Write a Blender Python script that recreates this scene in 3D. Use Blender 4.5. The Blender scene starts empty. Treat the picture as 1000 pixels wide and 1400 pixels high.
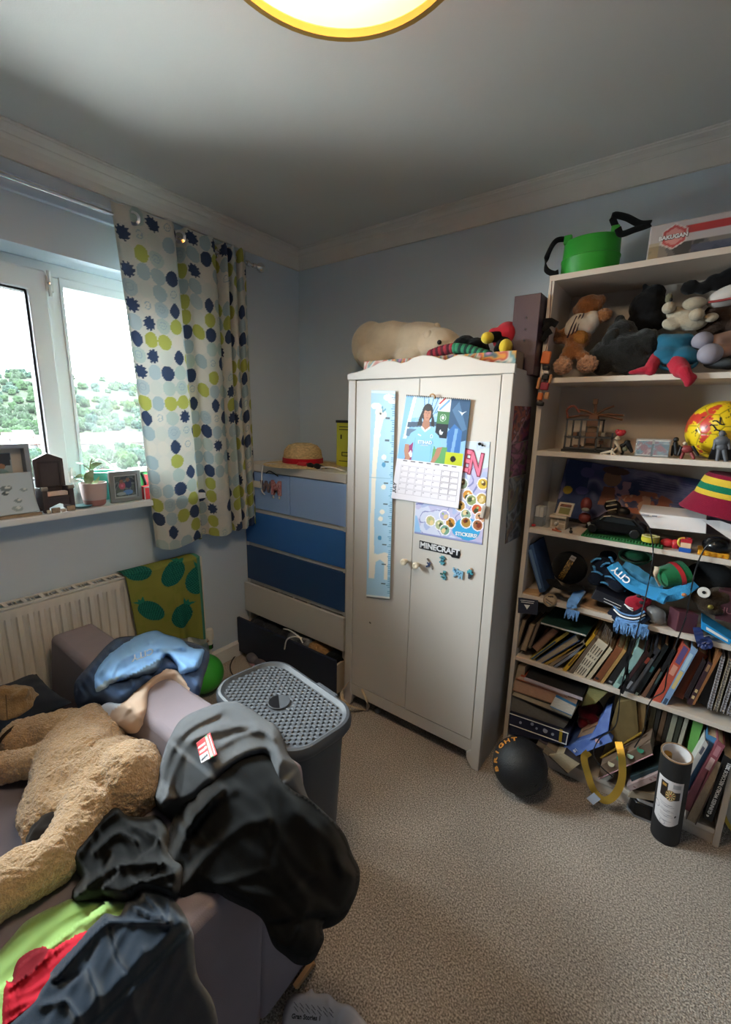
import bpy, bmesh, math, random
import numpy as np
from mathutils import Vector, Matrix, noise
from mathutils.geometry import delaunay_2d_cdt
random.seed(7)
sc = bpy.context.scene
COL = sc.collection

# ------------------------------------------------------------------ camera, light, exposure
CR = np.array([[0.800899091684705, -0.1435679654304524, 0.5813337115984029],
               [0.5984027080408563, 0.15656658754136132, -0.7857487528943479],
               [0.02179091434484096, 0.9771771297813995, 0.2113054970515489]])
FPX = 593.129
CAM = np.array([0.0, 0.0, 1.5])
cam_d = bpy.data.cameras.new('camera')
cam_d.sensor_fit = 'VERTICAL'
cam_d.sensor_height = 24.0
cam_d.lens = FPX / 1400.0 * 24.0
cam_d.clip_start = 0.02
cam_d.clip_end = 3000
cam = bpy.data.objects.new('camera', cam_d)
COL.objects.link(cam)
m4 = Matrix.Identity(4)
for i in range(3):
    for j in range(3):
        m4[i][j] = CR[i][j]
m4.translation = Vector(CAM)
cam.matrix_world = m4
sc.camera = cam

sc.view_settings.view_transform = 'Standard'
sc.view_settings.look = 'None'
sc.view_settings.gamma = 1.0
sc.view_settings.use_curve_mapping = False
sc.view_settings.exposure = 1.1
sc.cycles.max_bounces = 10
sc.cycles.diffuse_bounces = 6
sc.cycles.transparent_max_bounces = 12
sc.cycles.sample_clamp_indirect = 6.0
sc.cycles.caustics_reflective = False
sc.cycles.caustics_refractive = False

SKY = 46.0
LAMP = 3.5
w = bpy.data.worlds.new('overcast_sky')
sc.world = w
w.use_nodes = True
wb = w.node_tree.nodes['Background']
wb.inputs[0].default_value = (0.88, 0.94, 1.0, 1)
wb.inputs[1].default_value = SKY

XL, YB, ZC = -2.145, 2.133, 2.482          # left wall, back wall, ceiling
XR, YF = 2.1, -2.5                        # the two walls behind the camera, set far back to weaken bounced light
WY0, WY1, WZ0, WZ1 = -0.10, 1.32, 1.085, 2.115   # window recess

pl = bpy.data.lights.new('window_portal', 'AREA')   # portal: only guides sky sampling, gives no light of its own
pl.shape = 'RECTANGLE'
pl.size = WY1 - WY0
pl.size_y = WZ1 - WZ0
pl.cycles.is_portal = True
po = bpy.data.objects.new('window_portal', pl)
COL.objects.link(po)
po.location = (-2.36, (WY0 + WY1) / 2, (WZ0 + WZ1) / 2)
po.rotation_euler = (math.pi / 2, 0, -math.pi / 2)

# ------------------------------------------------------------------ helpers
def s2l(c):
    return c / 12.92 if c <= 0.04045 else ((c + 0.055) / 1.055) ** 2.4
def hx(h):
    h = h.lstrip('#')
    return tuple(s2l(int(h[i:i + 2], 16) / 255) for i in (0, 2, 4))
def s2la(a):
    a = np.clip(a, 0, 1)
    return np.where(a <= 0.04045, a / 12.92, ((a + 0.055) / 1.055) ** 2.4)

MATS = {}
def mat(name, col, rough=0.6, metal=0.0, var=0.0, vscale=8.0, bump=0.0, bscale=60.0, sheen=0.0, trans=0.0, alpha=1.0, coat=0.0, col2=None, kind='noise', spec=0.4, stretch=None, bdist=0.01):
    if name in MATS:
        return MATS[name]
    m = bpy.data.materials.new(name)
    m.use_nodes = True
    nt = m.node_tree
    b = nt.nodes['Principled BSDF']
    c = hx(col) if isinstance(col, str) else col
    b.inputs['Base Color'].default_value = (*c, 1)
    b.inputs['Roughness'].default_value = rough
    b.inputs['Metallic'].default_value = metal
    b.inputs['Specular IOR Level'].default_value = spec
    if sheen:
        b.inputs['Sheen Weight'].default_value = sheen
    if trans:
        b.inputs['Transmission Weight'].default_value = trans
    if coat:
        b.inputs['Coat Weight'].default_value = coat
    if alpha < 1:
        b.inputs['Alpha'].default_value = alpha
    tc = None
    if var or bump or col2:
        tc = nt.nodes.new('ShaderNodeTexCoord')
        mp = nt.nodes.new('ShaderNodeMapping')
        nt.links.new(tc.outputs['Object'], mp.inputs[0])
        if stretch:
            mp.inputs['Scale'].default_value = stretch
    if var or col2:
        n = nt.nodes.new('ShaderNodeTexNoise')
        n.inputs['Scale'].default_value = vscale
        n.inputs['Detail'].default_value = 5
        nt.links.new(mp.outputs[0], n.inputs['Vector'])
        r = nt.nodes.new('ShaderNodeValToRGB')
        e = r.color_ramp.elements
        e[0].position = 0.3
        e[1].position = 0.7
        if col2:
            c2 = hx(col2)
            e[0].color = (*c, 1)
            e[1].color = (*c2, 1)
        else:
            e[0].color = (*[max(0, x * (1 - var)) for x in c], 1)
            e[1].color = (*[min(1, x * (1 + var)) for x in c], 1)
        nt.links.new(n.outputs['Fac'], r.inputs[0])
        nt.links.new(r.outputs[0], b.inputs['Base Color'])
    if bump:
        if kind == 'voronoi':
            n2 = nt.nodes.new('ShaderNodeTexVoronoi')
            out = n2.outputs['Distance']
        else:
            n2 = nt.nodes.new('ShaderNodeTexNoise')
            n2.inputs['Detail'].default_value = 4
            out = n2.outputs['Fac']
        n2.inputs['Scale'].default_value = bscale
        nt.links.new(mp.outputs[0], n2.inputs['Vector'])
        bn = nt.nodes.new('ShaderNodeBump')
        bn.inputs['Strength'].default_value = bump
        bn.inputs['Distance'].default_value = bdist
        nt.links.new(out, bn.inputs['Height'])
        nt.links.new(bn.outputs[0], b.inputs['Normal'])
    MATS[name] = m
    return m

def print_mat(name='printed_paper', rough=0.55, translucent=0.0, spec=0.3, bump=0.0, bscale=400):
    if name in MATS:
        return MATS[name]
    m = bpy.data.materials.new(name)
    m.use_nodes = True
    nt = m.node_tree
    b = nt.nodes['Principled BSDF']
    b.inputs['Roughness'].default_value = rough
    b.inputs['Specular IOR Level'].default_value = spec
    a = nt.nodes.new('ShaderNodeVertexColor')
    a.layer_name = 'Col'
    nt.links.new(a.outputs[0], b.inputs['Base Color'])
    if bump:
        n2 = nt.nodes.new('ShaderNodeTexNoise')
        n2.inputs['Scale'].default_value = bscale
        tc = nt.nodes.new('ShaderNodeTexCoord')
        nt.links.new(tc.outputs['Object'], n2.inputs['Vector'])
        bn = nt.nodes.new('ShaderNodeBump')
        bn.inputs['Strength'].default_value = bump
        bn.inputs['Distance'].default_value = 0.005
        nt.links.new(n2.outputs['Fac'], bn.inputs['Height'])
        nt.links.new(bn.outputs[0], b.inputs['Normal'])
    if translucent:
        t = nt.nodes.new('ShaderNodeBsdfTranslucent')
        nt.links.new(a.outputs[0], t.inputs[0])
        mx = nt.nodes.new('ShaderNodeMixShader')
        mx.inputs[0].default_value = translucent
        nt.links.new(b.outputs[0], mx.inputs[1])
        nt.links.new(t.outputs[0], mx.inputs[2])
        nt.links.new(mx.outputs[0], nt.nodes['Material Output'].inputs[0])
    MATS[name] = m
    return m

def ray(u, v):
    return CR @ np.array([u - 500.0, 700.0 - v, -FPX])
def at(u, v, **k):
    """the point of a real plane (x=, y= or z=) that the photo shows at u, v"""
    ax, val = next(iter(k.items()))
    i = 'xyz'.index(ax)
    r = ray(u, v)
    return Vector(CAM + (val - CAM[i]) / r[i] * r)

def V(*a):
    return Vector(a)

class MB:
    """collects shapes for ONE mesh object, in room coordinates"""
    def __init__(s):
        s.v, s.f = [], []
    def add(s, vs, fs):
        o = len(s.v)
        s.v += [tuple(x) for x in vs]
        s.f += [tuple(i + o for i in f) for f in fs]
        return s
    def box(s, a, b, m=None):
        (x0, y0, z0), (x1, y1, z1) = a, b
        vs = [(x0, y0, z0), (x1, y0, z0), (x1, y1, z0), (x0, y1, z0), (x0, y0, z1), (x1, y0, z1), (x1, y1, z1), (x0, y1, z1)]
        if m is not None:
            vs = [m @ Vector(v) for v in vs]
        return s.add(vs, [(3, 2, 1, 0), (4, 5, 6, 7), (0, 1, 5, 4), (1, 2, 6, 5), (2, 3, 7, 6), (3, 0, 4, 7)])
    def cbox(s, c, size, rot=None):
        m = Matrix.Translation(Vector(c))
        if rot is not None:
            m = m @ rot.to_4x4()
        h = [x / 2 for x in size]
        return s.box([-x for x in h], h, m)
    def hull(s, front, back):
        """a solid between two outlines of equal length (front seen anticlockwise)"""
        n = len(front)
        fs = [tuple(range(n)), tuple(range(2 * n - 1, n - 1, -1))]
        fs += [(i, i + n, (i + 1) % n + n, (i + 1) % n) for i in range(n)]
        return s.add(list(front) + list(back), fs)
    def prism(s, pts, d):
        """outline pts pushed along vector d"""
        d = Vector(d)
        return s.hull([Vector(p) for p in pts], [Vector(p) + d for p in pts])
    def cyl(s, p0, p1, r0, r1=None, n=16, cap=True):
        p0, p1 = Vector(p0), Vector(p1)
        r1 = r0 if r1 is None else r1
        q = (p1 - p0).to_track_quat('Z', 'Y')
        ring = [q @ Vector((math.cos(2 * math.pi * i / n), math.sin(2 * math.pi * i / n), 0)) for i in range(n)]
        vs = [p0 + r * r0 for r in ring] + [p1 + r * r1 for r in ring]
        fs = [(i, (i + 1) % n, (i + 1) % n + n, i + n) for i in range(n)]
        if cap:
            fs += [tuple(range(n - 1, -1, -1)), tuple(range(n, 2 * n))]
        return s.add(vs, fs)
    def lathe(s, c, prof, n=24, q=None, sx=1.0, sy=1.0):
        c = Vector(c)
        vs = []
        for r, z in prof:
            for i in range(n):
                a = 2 * math.pi * i / n
                p = Vector((r * math.cos(a) * sx, r * math.sin(a) * sy, z))
                vs.append(c + (q @ p if q is not None else p))
        k = len(prof)
        fs = [(j * n + i, j * n + (i + 1) % n, (j + 1) * n + (i + 1) % n, (j + 1) * n + i) for j in range(k - 1) for i in range(n)]
        loop = prof[0] == prof[-1]
        if prof[0][0] > 1e-5 and not loop:
            fs.append(tuple(range(n - 1, -1, -1)))
        if prof[-1][0] > 1e-5 and not loop:
            fs.append(tuple(range((k - 1) * n, k * n)))
        return s.add(vs, fs)
    def tube(s, pts, r, n=8, flat=None):
        pts = [Vector(p) for p in pts]
        k = len(pts)
        up = Vector((0, 0, 1))
        vs = []
        for i, p in enumerate(pts):
            t = (pts[min(i + 1, k - 1)] - pts[max(i - 1, 0)]).normalized()
            a = t.cross(up)
            if a.length < 0.05:
                a = t.cross(Vector((0, 1, 0)))
            a.normalize()
            b = t.cross(a).normalized()
            rr = r[i] if isinstance(r, (list, tuple)) else r
            rb = rr if flat is None else flat
            for j in range(n):
                w_ = 2 * math.pi * j / n
                vs.append(p + a * (rr * math.cos(w_)) + b * (rb * math.sin(w_)))
        fs = [(i * n + j, (i + 1) * n + j, (i + 1) * n + (j + 1) % n, i * n + (j + 1) % n) for i in range(k - 1) for j in range(n)]
        fs += [tuple(range(n)), tuple(range(k * n - 1, (k - 1) * n - 1, -1))]
        return s.add(vs, fs)
    def ell(s, c, r, n=16, m=10, rot=None):
        c = Vector(c)
        if not hasattr(r, '__len__'):
            r = (r, r, r)
        vs = []
        def P(p):
            p = Vector((p[0] * r[0], p[1] * r[1], p[2] * r[2]))
            return c + (rot @ p if rot is not None else p)
        vs.append(P((0, 0, -1)))
        for j in range(1, m):
            t = math.pi * j / m - math.pi / 2
            for i in range(n):
                a = 2 * math.pi * i / n
                vs.append(P((math.cos(t) * math.cos(a), math.cos(t) * math.sin(a), math.sin(t))))
        vs.append(P((0, 0, 1)))
        L = len(vs) - 1
        fs = [(0, 1 + (i + 1) % n, 1 + i) for i in range(n)]
        for j in range(m - 2):
            for i in range(n):
                a, b = 1 + j * n + i, 1 + j * n + (i + 1) % n
                fs.append((a, b, b + n, a + n))
        fs += [(L, 1 + (m - 2) * n + i, 1 + (m - 2) * n + (i + 1) % n) for i in range(n)]
        return s.add(vs, fs)

def curve_pts(pts, n=40):
    """Catmull-Rom through pts"""
    pts = [Vector(p) for p in pts]
    P = [pts[0] * 2 - pts[1]] + pts + [pts[-1] * 2 - pts[-2]]
    out = []
    k = len(pts) - 1
    for i in range(n + 1):
        t = i / n * k
        j = min(int(t), k - 1)
        f = t - j
        a, b, c, d = P[j], P[j + 1], P[j + 2], P[j + 3]
        out.append(0.5 * (2 * b + (c - a) * f + (2 * a - 5 * b + 4 * c - d) * f * f + (3 * b - a - 3 * c + d) * f ** 3))
    return out

WP = {}
def tag(o, label=None, cat=None, group=None, kind=None):
    if label: o['label'] = label
    if cat: o['category'] = cat
    if group: o['group'] = group
    if kind: o['kind'] = kind
    return o
def thing(name, label, cat, loc=(0, 0, 0), group=None, kind=None):
    o = bpy.data.objects.new(name, None)
    COL.objects.link(o)
    o.empty_display_size = 0.02
    o.location = loc
    WP[o.name] = Vector(loc)
    return tag(o, label, cat, group, kind)
def link_mesh(name, me, m, parent, smooth, label=None):
    o = bpy.data.objects.new(name, me)
    COL.objects.link(o)
    if m is not None:
        me.materials.append(m)
    if smooth:
        me.shade_smooth()
    if parent is not None:
        o.parent = parent
        o.matrix_parent_inverse = Matrix.Translation(-WP[parent.name])
        WP[o.name] = Vector((0, 0, 0))
    else:
        n = len(me.vertices)
        co = np.empty(n * 3)
        me.vertices.foreach_get('co', co)
        co = co.reshape(-1, 3)
        c = (co.min(0) + co.max(0)) / 2
        c[2] = co[:, 2].min()
        co -= c
        me.vertices.foreach_set('co', co.ravel())
        o.location = Vector(c)
        WP[o.name] = Vector(c)
    if label:
        o['label'] = label
    return o
def put(mb, name, m, parent=None, smooth=False, bevel=0.0, label=None, fix=True, segs=2, auto=True, kind=None):
    me = bpy.data.meshes.new(name)
    me.from_pydata(mb.v, [], mb.f)
    if fix:
        bm = bmesh.new()
        bm.from_mesh(me)
        bmesh.ops.recalc_face_normals(bm, faces=bm.faces)
        bm.to_mesh(me)
        bm.free()
    o = link_mesh(name, me, m, parent, smooth, label)
    if smooth and auto:
        me.set_sharp_from_angle(angle=math.radians(42))
    if bevel:
        b = o.modifiers.new('bevel', 'BEVEL')
        b.width = bevel
        b.segments = segs
        b.limit_method = 'ANGLE'
    if kind:
        o['kind'] = kind
    return o
def single(mb, name, m, label, cat, group=None, **k):
    return tag(put(mb, name, m, None, **k), label, cat, group)

# ---- soft bodies: ellipsoids and capsules melted into one skin
def cap_pts(mb, a, b, r0, r1, k=None):
    a, b = Vector(a), Vector(b)
    k = k or max(2, int((b - a).length / (0.45 * min(r0, r1))) + 1)
    for i in range(k + 1):
        t = i / k
        mb.ell(a.lerp(b, t), r0 + (r1 - r0) * t, 12, 8)
    return mb
def blob(mb, name, m, parent=None, voxel=0.006, smooth_it=6, disp=0.0, dscale=60, disp2=0.0, dscale2=12, label=None):
    me = bpy.data.meshes.new(name + '_raw')
    me.from_pydata(mb.v, [], mb.f)
    o = bpy.data.objects.new('raw', me)
    COL.objects.link(o)
    r = o.modifiers.new('r', 'REMESH')
    r.mode = 'VOXEL'
    r.voxel_size = voxel
    if smooth_it:
        s_ = o.modifiers.new('s', 'SMOOTH')
        s_.iterations = smooth_it
        s_.factor = 0.5
    dg = bpy.context.evaluated_depsgraph_get()
    dg.update()
    new = bpy.data.meshes.new_from_object(o.evaluated_get(dg))
    bpy.data.objects.remove(o)
    bpy.data.meshes.remove(me)
    new.name = name
    if disp or disp2:
        n = len(new.vertices)
        co = np.empty(n * 3); new.vertices.foreach_get('co', co); co = co.reshape(-1, 3)
        no = np.empty(n * 3); new.vertices.foreach_get('normal', no); no = no.reshape(-1, 3)
        d = np.array([disp * noise.noise(Vector(p) * dscale) + (disp2 * noise.noise(Vector(p) * dscale2) if disp2 else 0) for p in co])
        co = co + no * d[:, None]
        new.vertices.foreach_set('co', co.ravel())
    return link_mesh(name, new, m, parent, True, label)

# ---- flat print: colours laid on a fine sheet
class Art:
    def __init__(s, nu, nv, bg, aspect):
        u, v = np.meshgrid(np.linspace(0, 1, nu), np.linspace(0, 1, nv))
        s.u, s.v = u.ravel() * aspect, v.ravel()      # v upwards, 0..1 ; u 0..aspect
        s.a = aspect
        s.nu, s.nv = nu, nv
        s.c = np.tile(np.array(s.rgb(bg)), (nu * nv, 1))
    @staticmethod
    def rgb(h):
        if isinstance(h, str):
            h = h.lstrip('#')
            return [int(h[i:i + 2], 16) / 255 for i in (0, 2, 4)]
        return list(h)
    def fill(s, m, h, k=1.0):
        s.c[m] = s.c[m] * (1 - k) + np.array(s.rgb(h)) * k
    def rect(s, u0, v0, u1, v1, h, k=1.0):
        s.fill((s.u >= u0) & (s.u <= u1) & (s.v >= v0) & (s.v <= v1), h, k)
    def ell(s, cu, cv, ru, rv, h, k=1.0, ang=0.0):
        du, dv = s.u - cu, s.v - cv
        c_, s_ = math.cos(ang), math.sin(ang)
        s.fill(((du * c_ + dv * s_) / ru) ** 2 + ((-du * s_ + dv * c_) / rv) ** 2 <= 1, h, k)
    def poly(s, pts, h, k=1.0):
        ins = np.zeros(len(s.u), bool)
        n = len(pts)
        for i in range(n):
            (x0, y0), (x1, y1) = pts[i], pts[(i + 1) % n]
            if y0 == y1:
                continue
            c = ((y0 > s.v) != (y1 > s.v)) & (s.u < (x1 - x0) * (s.v - y0) / (y1 - y0) + x0)
            ins ^= c
        s.fill(ins, h, k)
    def line(s, p, q, wd, h, k=1.0):
        p, q = np.array(p, float), np.array(q, float)
        d = q - p
        t = np.clip(((s.u - p[0]) * d[0] + (s.v - p[1]) * d[1]) / (d @ d + 1e-12), 0, 1)
        s.fill((s.u - p[0] - t * d[0]) ** 2 + (s.v - p[1] - t * d[1]) ** 2 <= wd * wd, h, k)
    def noise(s, scale, amt, seed=0, detail=2):
        r = np.zeros(len(s.u))
        rng = np.random.RandomState(seed)
        for o in range(detail):
            for _ in range(6):
                a = rng.uniform(0, 6.28); f = scale * (2 ** o) * rng.uniform(0.6, 1.5); ph = rng.uniform(0, 6.28)
                r += np.sin((s.u * math.cos(a) + s.v * math.sin(a)) * f + ph) / (2 ** o)
        return r / 6 * amt
    def swirl(s, cols, scale=8, seed=0, warp=0.15):
        """busy painted picture: bands of colours through a warped field"""
        u0, v0 = s.u, s.v
        a, b = s.noise(scale, 1, seed), s.noise(scale, 1, seed + 1)
        s.u, s.v = u0 + warp * a, v0 + warp * b
        f = s.noise(scale * 1.4, 1.6, seed + 2, 3)
        s.u, s.v = u0, v0
        t = np.clip((f + 1) / 2, 0, 0.999) * (len(cols) - 1)
        i = t.astype(int)
        fr = (t - i)[:, None]
        C = np.array([s.rgb(c) for c in cols])
        s.c = C[i] * (1 - fr) + C[np.minimum(i + 1, len(cols) - 1)] * fr
def sheet(art, pos, name, m, parent=None, th=0.0, nrm=None, label=None, smooth=True):
    """pos(u,v in 0..1 arrays) -> xyz; th gives it a back face and edges"""
    nu, nv = art.nu, art.nv
    uu, vv = art.u / art.a, art.v
    P = pos(uu, vv)
    idx = np.arange(nu * nv).reshape(nv, nu)
    q = np.stack([idx[:-1, :-1], idx[:-1, 1:], idx[1:, 1:], idx[1:, :-1]], -1).reshape(-1, 4)
    C = s2la(art.c)
    faces = q.tolist()
    if th:
        n = Vector(nrm) * th
        N = nu * nv
        P = np.vstack([P, P - np.array(n)])
        C = np.vstack([C, C])
        rim = idx[0, :].tolist() + idx[1:, -1].tolist() + idx[-1, ::-1][1:].tolist() + idx[::-1, 0][1:-1].tolist()
        faces += [(b, a, a + N, b + N) for a, b in zip(rim, rim[1:] + rim[:1])]
        faces += (q[:, ::-1] + N).tolist()
    me = bpy.data.meshes.new(name)
    me.from_pydata(P.tolist(), [], faces)
    ca = me.color_attributes.new('Col', 'FLOAT_COLOR', 'POINT')
    ca.data.foreach_set('color', np.hstack([C, np.ones((len(C), 1))]).ravel())
    return link_mesh(name, me, m, parent, smooth, label)
def flat(o, ux, vy):
    o, ux, vy = np.array(o, float), np.array(ux, float), np.array(vy, float)
    return lambda u, v: o + u[:, None] * ux + v[:, None] * vy

FONT = {}
def text(s, size, org, ux, vy, m, parent, name='lettering', align='CENTER', ext=0.0004, bold=0.0, label=None, sx=1.0):
    cu = bpy.data.curves.new('t', 'FONT')
    cu.body = s
    cu.size = size
    cu.align_x = align
    cu.align_y = 'CENTER'
    cu.extrude = ext
    cu.offset = bold
    cu.resolution_u = 3
    o = bpy.data.objects.new('t', cu)
    COL.objects.link(o)
    dg = bpy.context.evaluated_depsgraph_get()
    dg.update()
    me = bpy.data.meshes.new_from_object(o.evaluated_get(dg))
    bpy.data.objects.remove(o)
    ux, vy = Vector(ux).normalized(), Vector(vy)
    n = ux.cross(vy).normalized()
    vy = n.cross(ux)
    mm = Matrix.Identity(4)
    for i in range(3):
        mm[i][0], mm[i][1], mm[i][2], mm[i][3] = ux[i], vy[i], n[i], org[i]
    if sx != 1.0:
        me.transform(Matrix.Scale(sx, 4, (1, 0, 0)))
    me.transform(mm)
    me.materials.clear()
    me.name = name
    return link_mesh(name, me, m, parent, False, label)
# ------------------------------------------------------------------ the room
M_wall = mat('pale_blue_wall_paint', '#c2ced9', 0.75, var=0.03, vscale=1.5, bump=0.08, bscale=300, spec=0.2)
M_ceil = mat('white_ceiling_paint', '#cfcdc9', 0.85, var=0.03, vscale=1.2, bump=0.05, bscale=200, spec=0.1)
M_trim = mat('white_gloss_trim', '#dedbd6', 0.45, var=0.03, vscale=4)
M_upvc = mat('white_plastic_frame', '#dfe3e6', 0.3)
M_dark = mat('black_plastic', '#141416', 0.45)
M_chrome = mat('chrome', '#d8d8dc', 0.12, metal=1.0)

def carpet_mat():
    m = bpy.data.materials.new('speckled_beige_carpet')
    m.use_nodes = True
    nt = m.node_tree
    b = nt.nodes['Principled BSDF']
    b.inputs['Roughness'].default_value = 0.95
    b.inputs['Specular IOR Level'].default_value = 0.1
    b.inputs['Sheen Weight'].default_value = 0.25
    tc = nt.nodes.new('ShaderNodeTexCoord')
    n1 = nt.nodes.new('ShaderNodeTexNoise'); n1.inputs['Scale'].default_value = 200; n1.inputs['Detail'].default_value = 3
    n2 = nt.nodes.new('ShaderNodeTexNoise'); n2.inputs['Scale'].default_value = 3; n2.inputs['Detail'].default_value = 4
    r = nt.nodes.new('ShaderNodeValToRGB')
    e = r.color_ramp.elements
    e[0].position = 0.34; e[0].color = (*hx('#6e645c'), 1)
    e[1].position = 0.66; e[1].color = (*hx('#d4c8bb'), 1)
    k = e.new(0.5); k.color = (*hx('#a4988c'), 1)
    nt.links.new(tc.outputs['Object'], n1.inputs['Vector']); nt.links.new(tc.outputs['Object'], n2.inputs['Vector'])
    nt.links.new(n1.outputs['Fac'], r.inputs[0])
    mx = nt.nodes.new('ShaderNodeMix'); mx.data_type = 'RGBA'; mx.blend_type = 'OVERLAY'; mx.inputs['Factor'].default_value = 0.25
    nt.links.new(r.outputs[0], mx.inputs['A']); nt.links.new(n2.outputs['Fac'], mx.inputs['B'])
    nt.links.new(mx.outputs['Result'], b.inputs['Base Color'])
    v = nt.nodes.new('ShaderNodeTexNoise'); v.inputs['Scale'].default_value = 230; v.inputs['Detail'].default_value = 2
    nt.links.new(tc.outputs['Object'], v.inputs['Vector'])
    bn = nt.nodes.new('ShaderNodeBump'); bn.inputs['Strength'].default_value = 0.9; bn.inputs['Distance'].default_value = 0.008
    nt.links.new(v.outputs['Fac'], bn.inputs['Height']); nt.links.new(bn.outputs[0], b.inputs['Normal'])
    return m

def struct(name, mb, m, parent=None, **k):
    o = put(mb, name, m, parent, **k)
    if parent is None:
        o['kind'] = 'structure'
    return o
struct('floor', MB().box((XL - .3, YF - .2, -0.1), (XR + .2, YB + .2, 0)), carpet_mat())
struct('ceiling', MB().box((XL - .3, YF - .2, ZC), (XR + .2, YB + .2, ZC + .1)), M_ceil)
struct('wall_back', MB().box((XL - .3, YB, 0), (XR + .2, YB + .2, ZC)), M_wall)
M_unseen_wall = mat('unseen_wall_low_bounce_blue', '#8a95a5', 0.75, var=0.03, vscale=1.5, spec=0.2)  # made-up mid blue for the unseen walls, darker to cut bounced light
struct('wall_right', MB().box((XR, YF - .2, 0), (XR + .2, YB, ZC)), M_unseen_wall)
struct('wall_front', MB().box((XL - .3, YF - .2, 0), (XR, YF, ZC)), M_unseen_wall)
def ring(mb, x, r_out, r_in, xb):
    """a slab with a rectangular hole, front at x, back at xb; rects are (y0,z0,y1,z1)"""
    def q(r, xx):
        y0, z0, y1, z1 = r
        return [(xx, y0, z0), (xx, y1, z0), (xx, y1, z1), (xx, y0, z1)]
    vs = q(r_out, x) + q(r_in, x) + q(r_out, xb) + q(r_in, xb)
    fs = []
    for i in range(4):
        j = (i + 1) % 4
        fs += [(i, j, j + 4, i + 4), (i + 8, i + 12, j + 12, j + 8), (i + 4, j + 4, j + 12, i + 12), (i, i + 8, j + 8, j)]
    return mb.add(vs, fs)
struct('wall_left', ring(MB(), XL, (YF, 0, YB, ZC), (WY0, WZ0, WY1, WZ1), XL - .3), M_wall)

def cove(axis):
    prof = [(0, 2.393), (0.012, 2.393), (0.014, 2.402), (0.022, 2.423), (0.034, 2.443), (0.046, 2.455), (0.049, 2.455), (0.050, 2.459), (0.066, 2.468), (0.088, 2.472), (0.090, 2.476), (0.098, 2.478), (0.098, ZC), (0, ZC)]
    if axis == 'y':
        return MB().prism([(XL + d, YF, z) for d, z in prof], (0, YB - YF, 0))
    return MB().prism([(XL, YB - d, z) for d, z in prof], (XR - XL, 0, 0))
M_cove = mat('white_coving', '#d6d2cc', 0.8, var=0.04, vscale=5)
struct('trim_1', cove('y'), M_cove)
struct('trim_2', cove('x'), M_cove)
def skirting(x0, x1, y0, y1, ax):
    if ax == 'y':
        return MB().prism([(XL, y0, 0), (XL + .018, y0, 0), (XL + .018, y0, .085), (XL + .008, y0, .1), (XL, y0, .1)], (0, y1 - y0, 0))
    return MB().prism([(x0, YB, 0), (x0, YB - .018, 0), (x0, YB - .018, .085), (x0, YB - .008, .1), (x0, YB, .1)], (x1 - x0, 0, 0))
struct('baseboard_left', skirting(0, 0, YF, YB, 'y'), M_trim)
struct('baseboard_back', skirting(XL, XR, 0, 0, 'x'), M_trim)
M_batten = mat('blue_painted_batten', '#bfcbdc', 0.5)
struct('trim_3', MB().box((XL, -.3, 2.285), (XL + .022, 1.70, 2.345)), M_batten, bevel=0.004)

# window: frame, fixed light, opening sash, sill
win = thing('window_1', 'white plastic window with one fixed pane and one hinged sash', 'window', (-2.33, 0.6, WZ0), kind='structure')
XF = -2.30
put(ring(MB(), XF, (WY0, WZ0, WY1, WZ1), (WY0 + .055, WZ0 + .055, WY1 - .055, WZ1 - .055), XF - .07), 'window_frame', M_upvc, win, bevel=0.004)
put(MB().box((XF - .07, .775, WZ0 + .055), (XF, .838, WZ1 - .055)), 'mullion', M_upvc, win, bevel=0.005)
# fixed light beads
put(ring(MB(), XF + .006, (.836, WZ0 + .05, WY1 - .05, WZ1 - .05), (.849, 1.195, WY1 - .075, 2.028), XF - .05), 'glazing_bead', M_upvc, win, bevel=0.003)
sash = put(ring(MB(), XF + .022, (WY0 + .04, WZ0 + .035, .782, WZ1 - .04), (WY0 + .12, 1.20, .712, 1.99), XF - .05), 'sash', M_upvc, win, bevel=0.006)
put(ring(MB(), XF + .005, (WY0 + .118, 1.198, .714, 1.992), (WY0 + .128, 1.208, .704, 1.982), XF - .04), 'rubber_seal', mat('black_rubber', '#1c1d20', 0.7), sash)
for z0, z1 in ((1.975, 2.075), (1.16, 1.25)):
    h = put(MB().cyl((XF + .03, .79, z0), (XF + .03, .79, z1), .007, n=12).box((XF + .015, .776, z0 + .02), (XF + .03, .804, z1 - .02)), 'hinge', mat('white_enamel', '#d9d9d6', 0.3), win, smooth=True)
    put(MB().cyl((XF + .03, .79, (z0 + z1) / 2 - .004), (XF + .03, .79, (z0 + z1) / 2 + .004), .008, n=12), 'pin', M_chrome, h)

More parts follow.
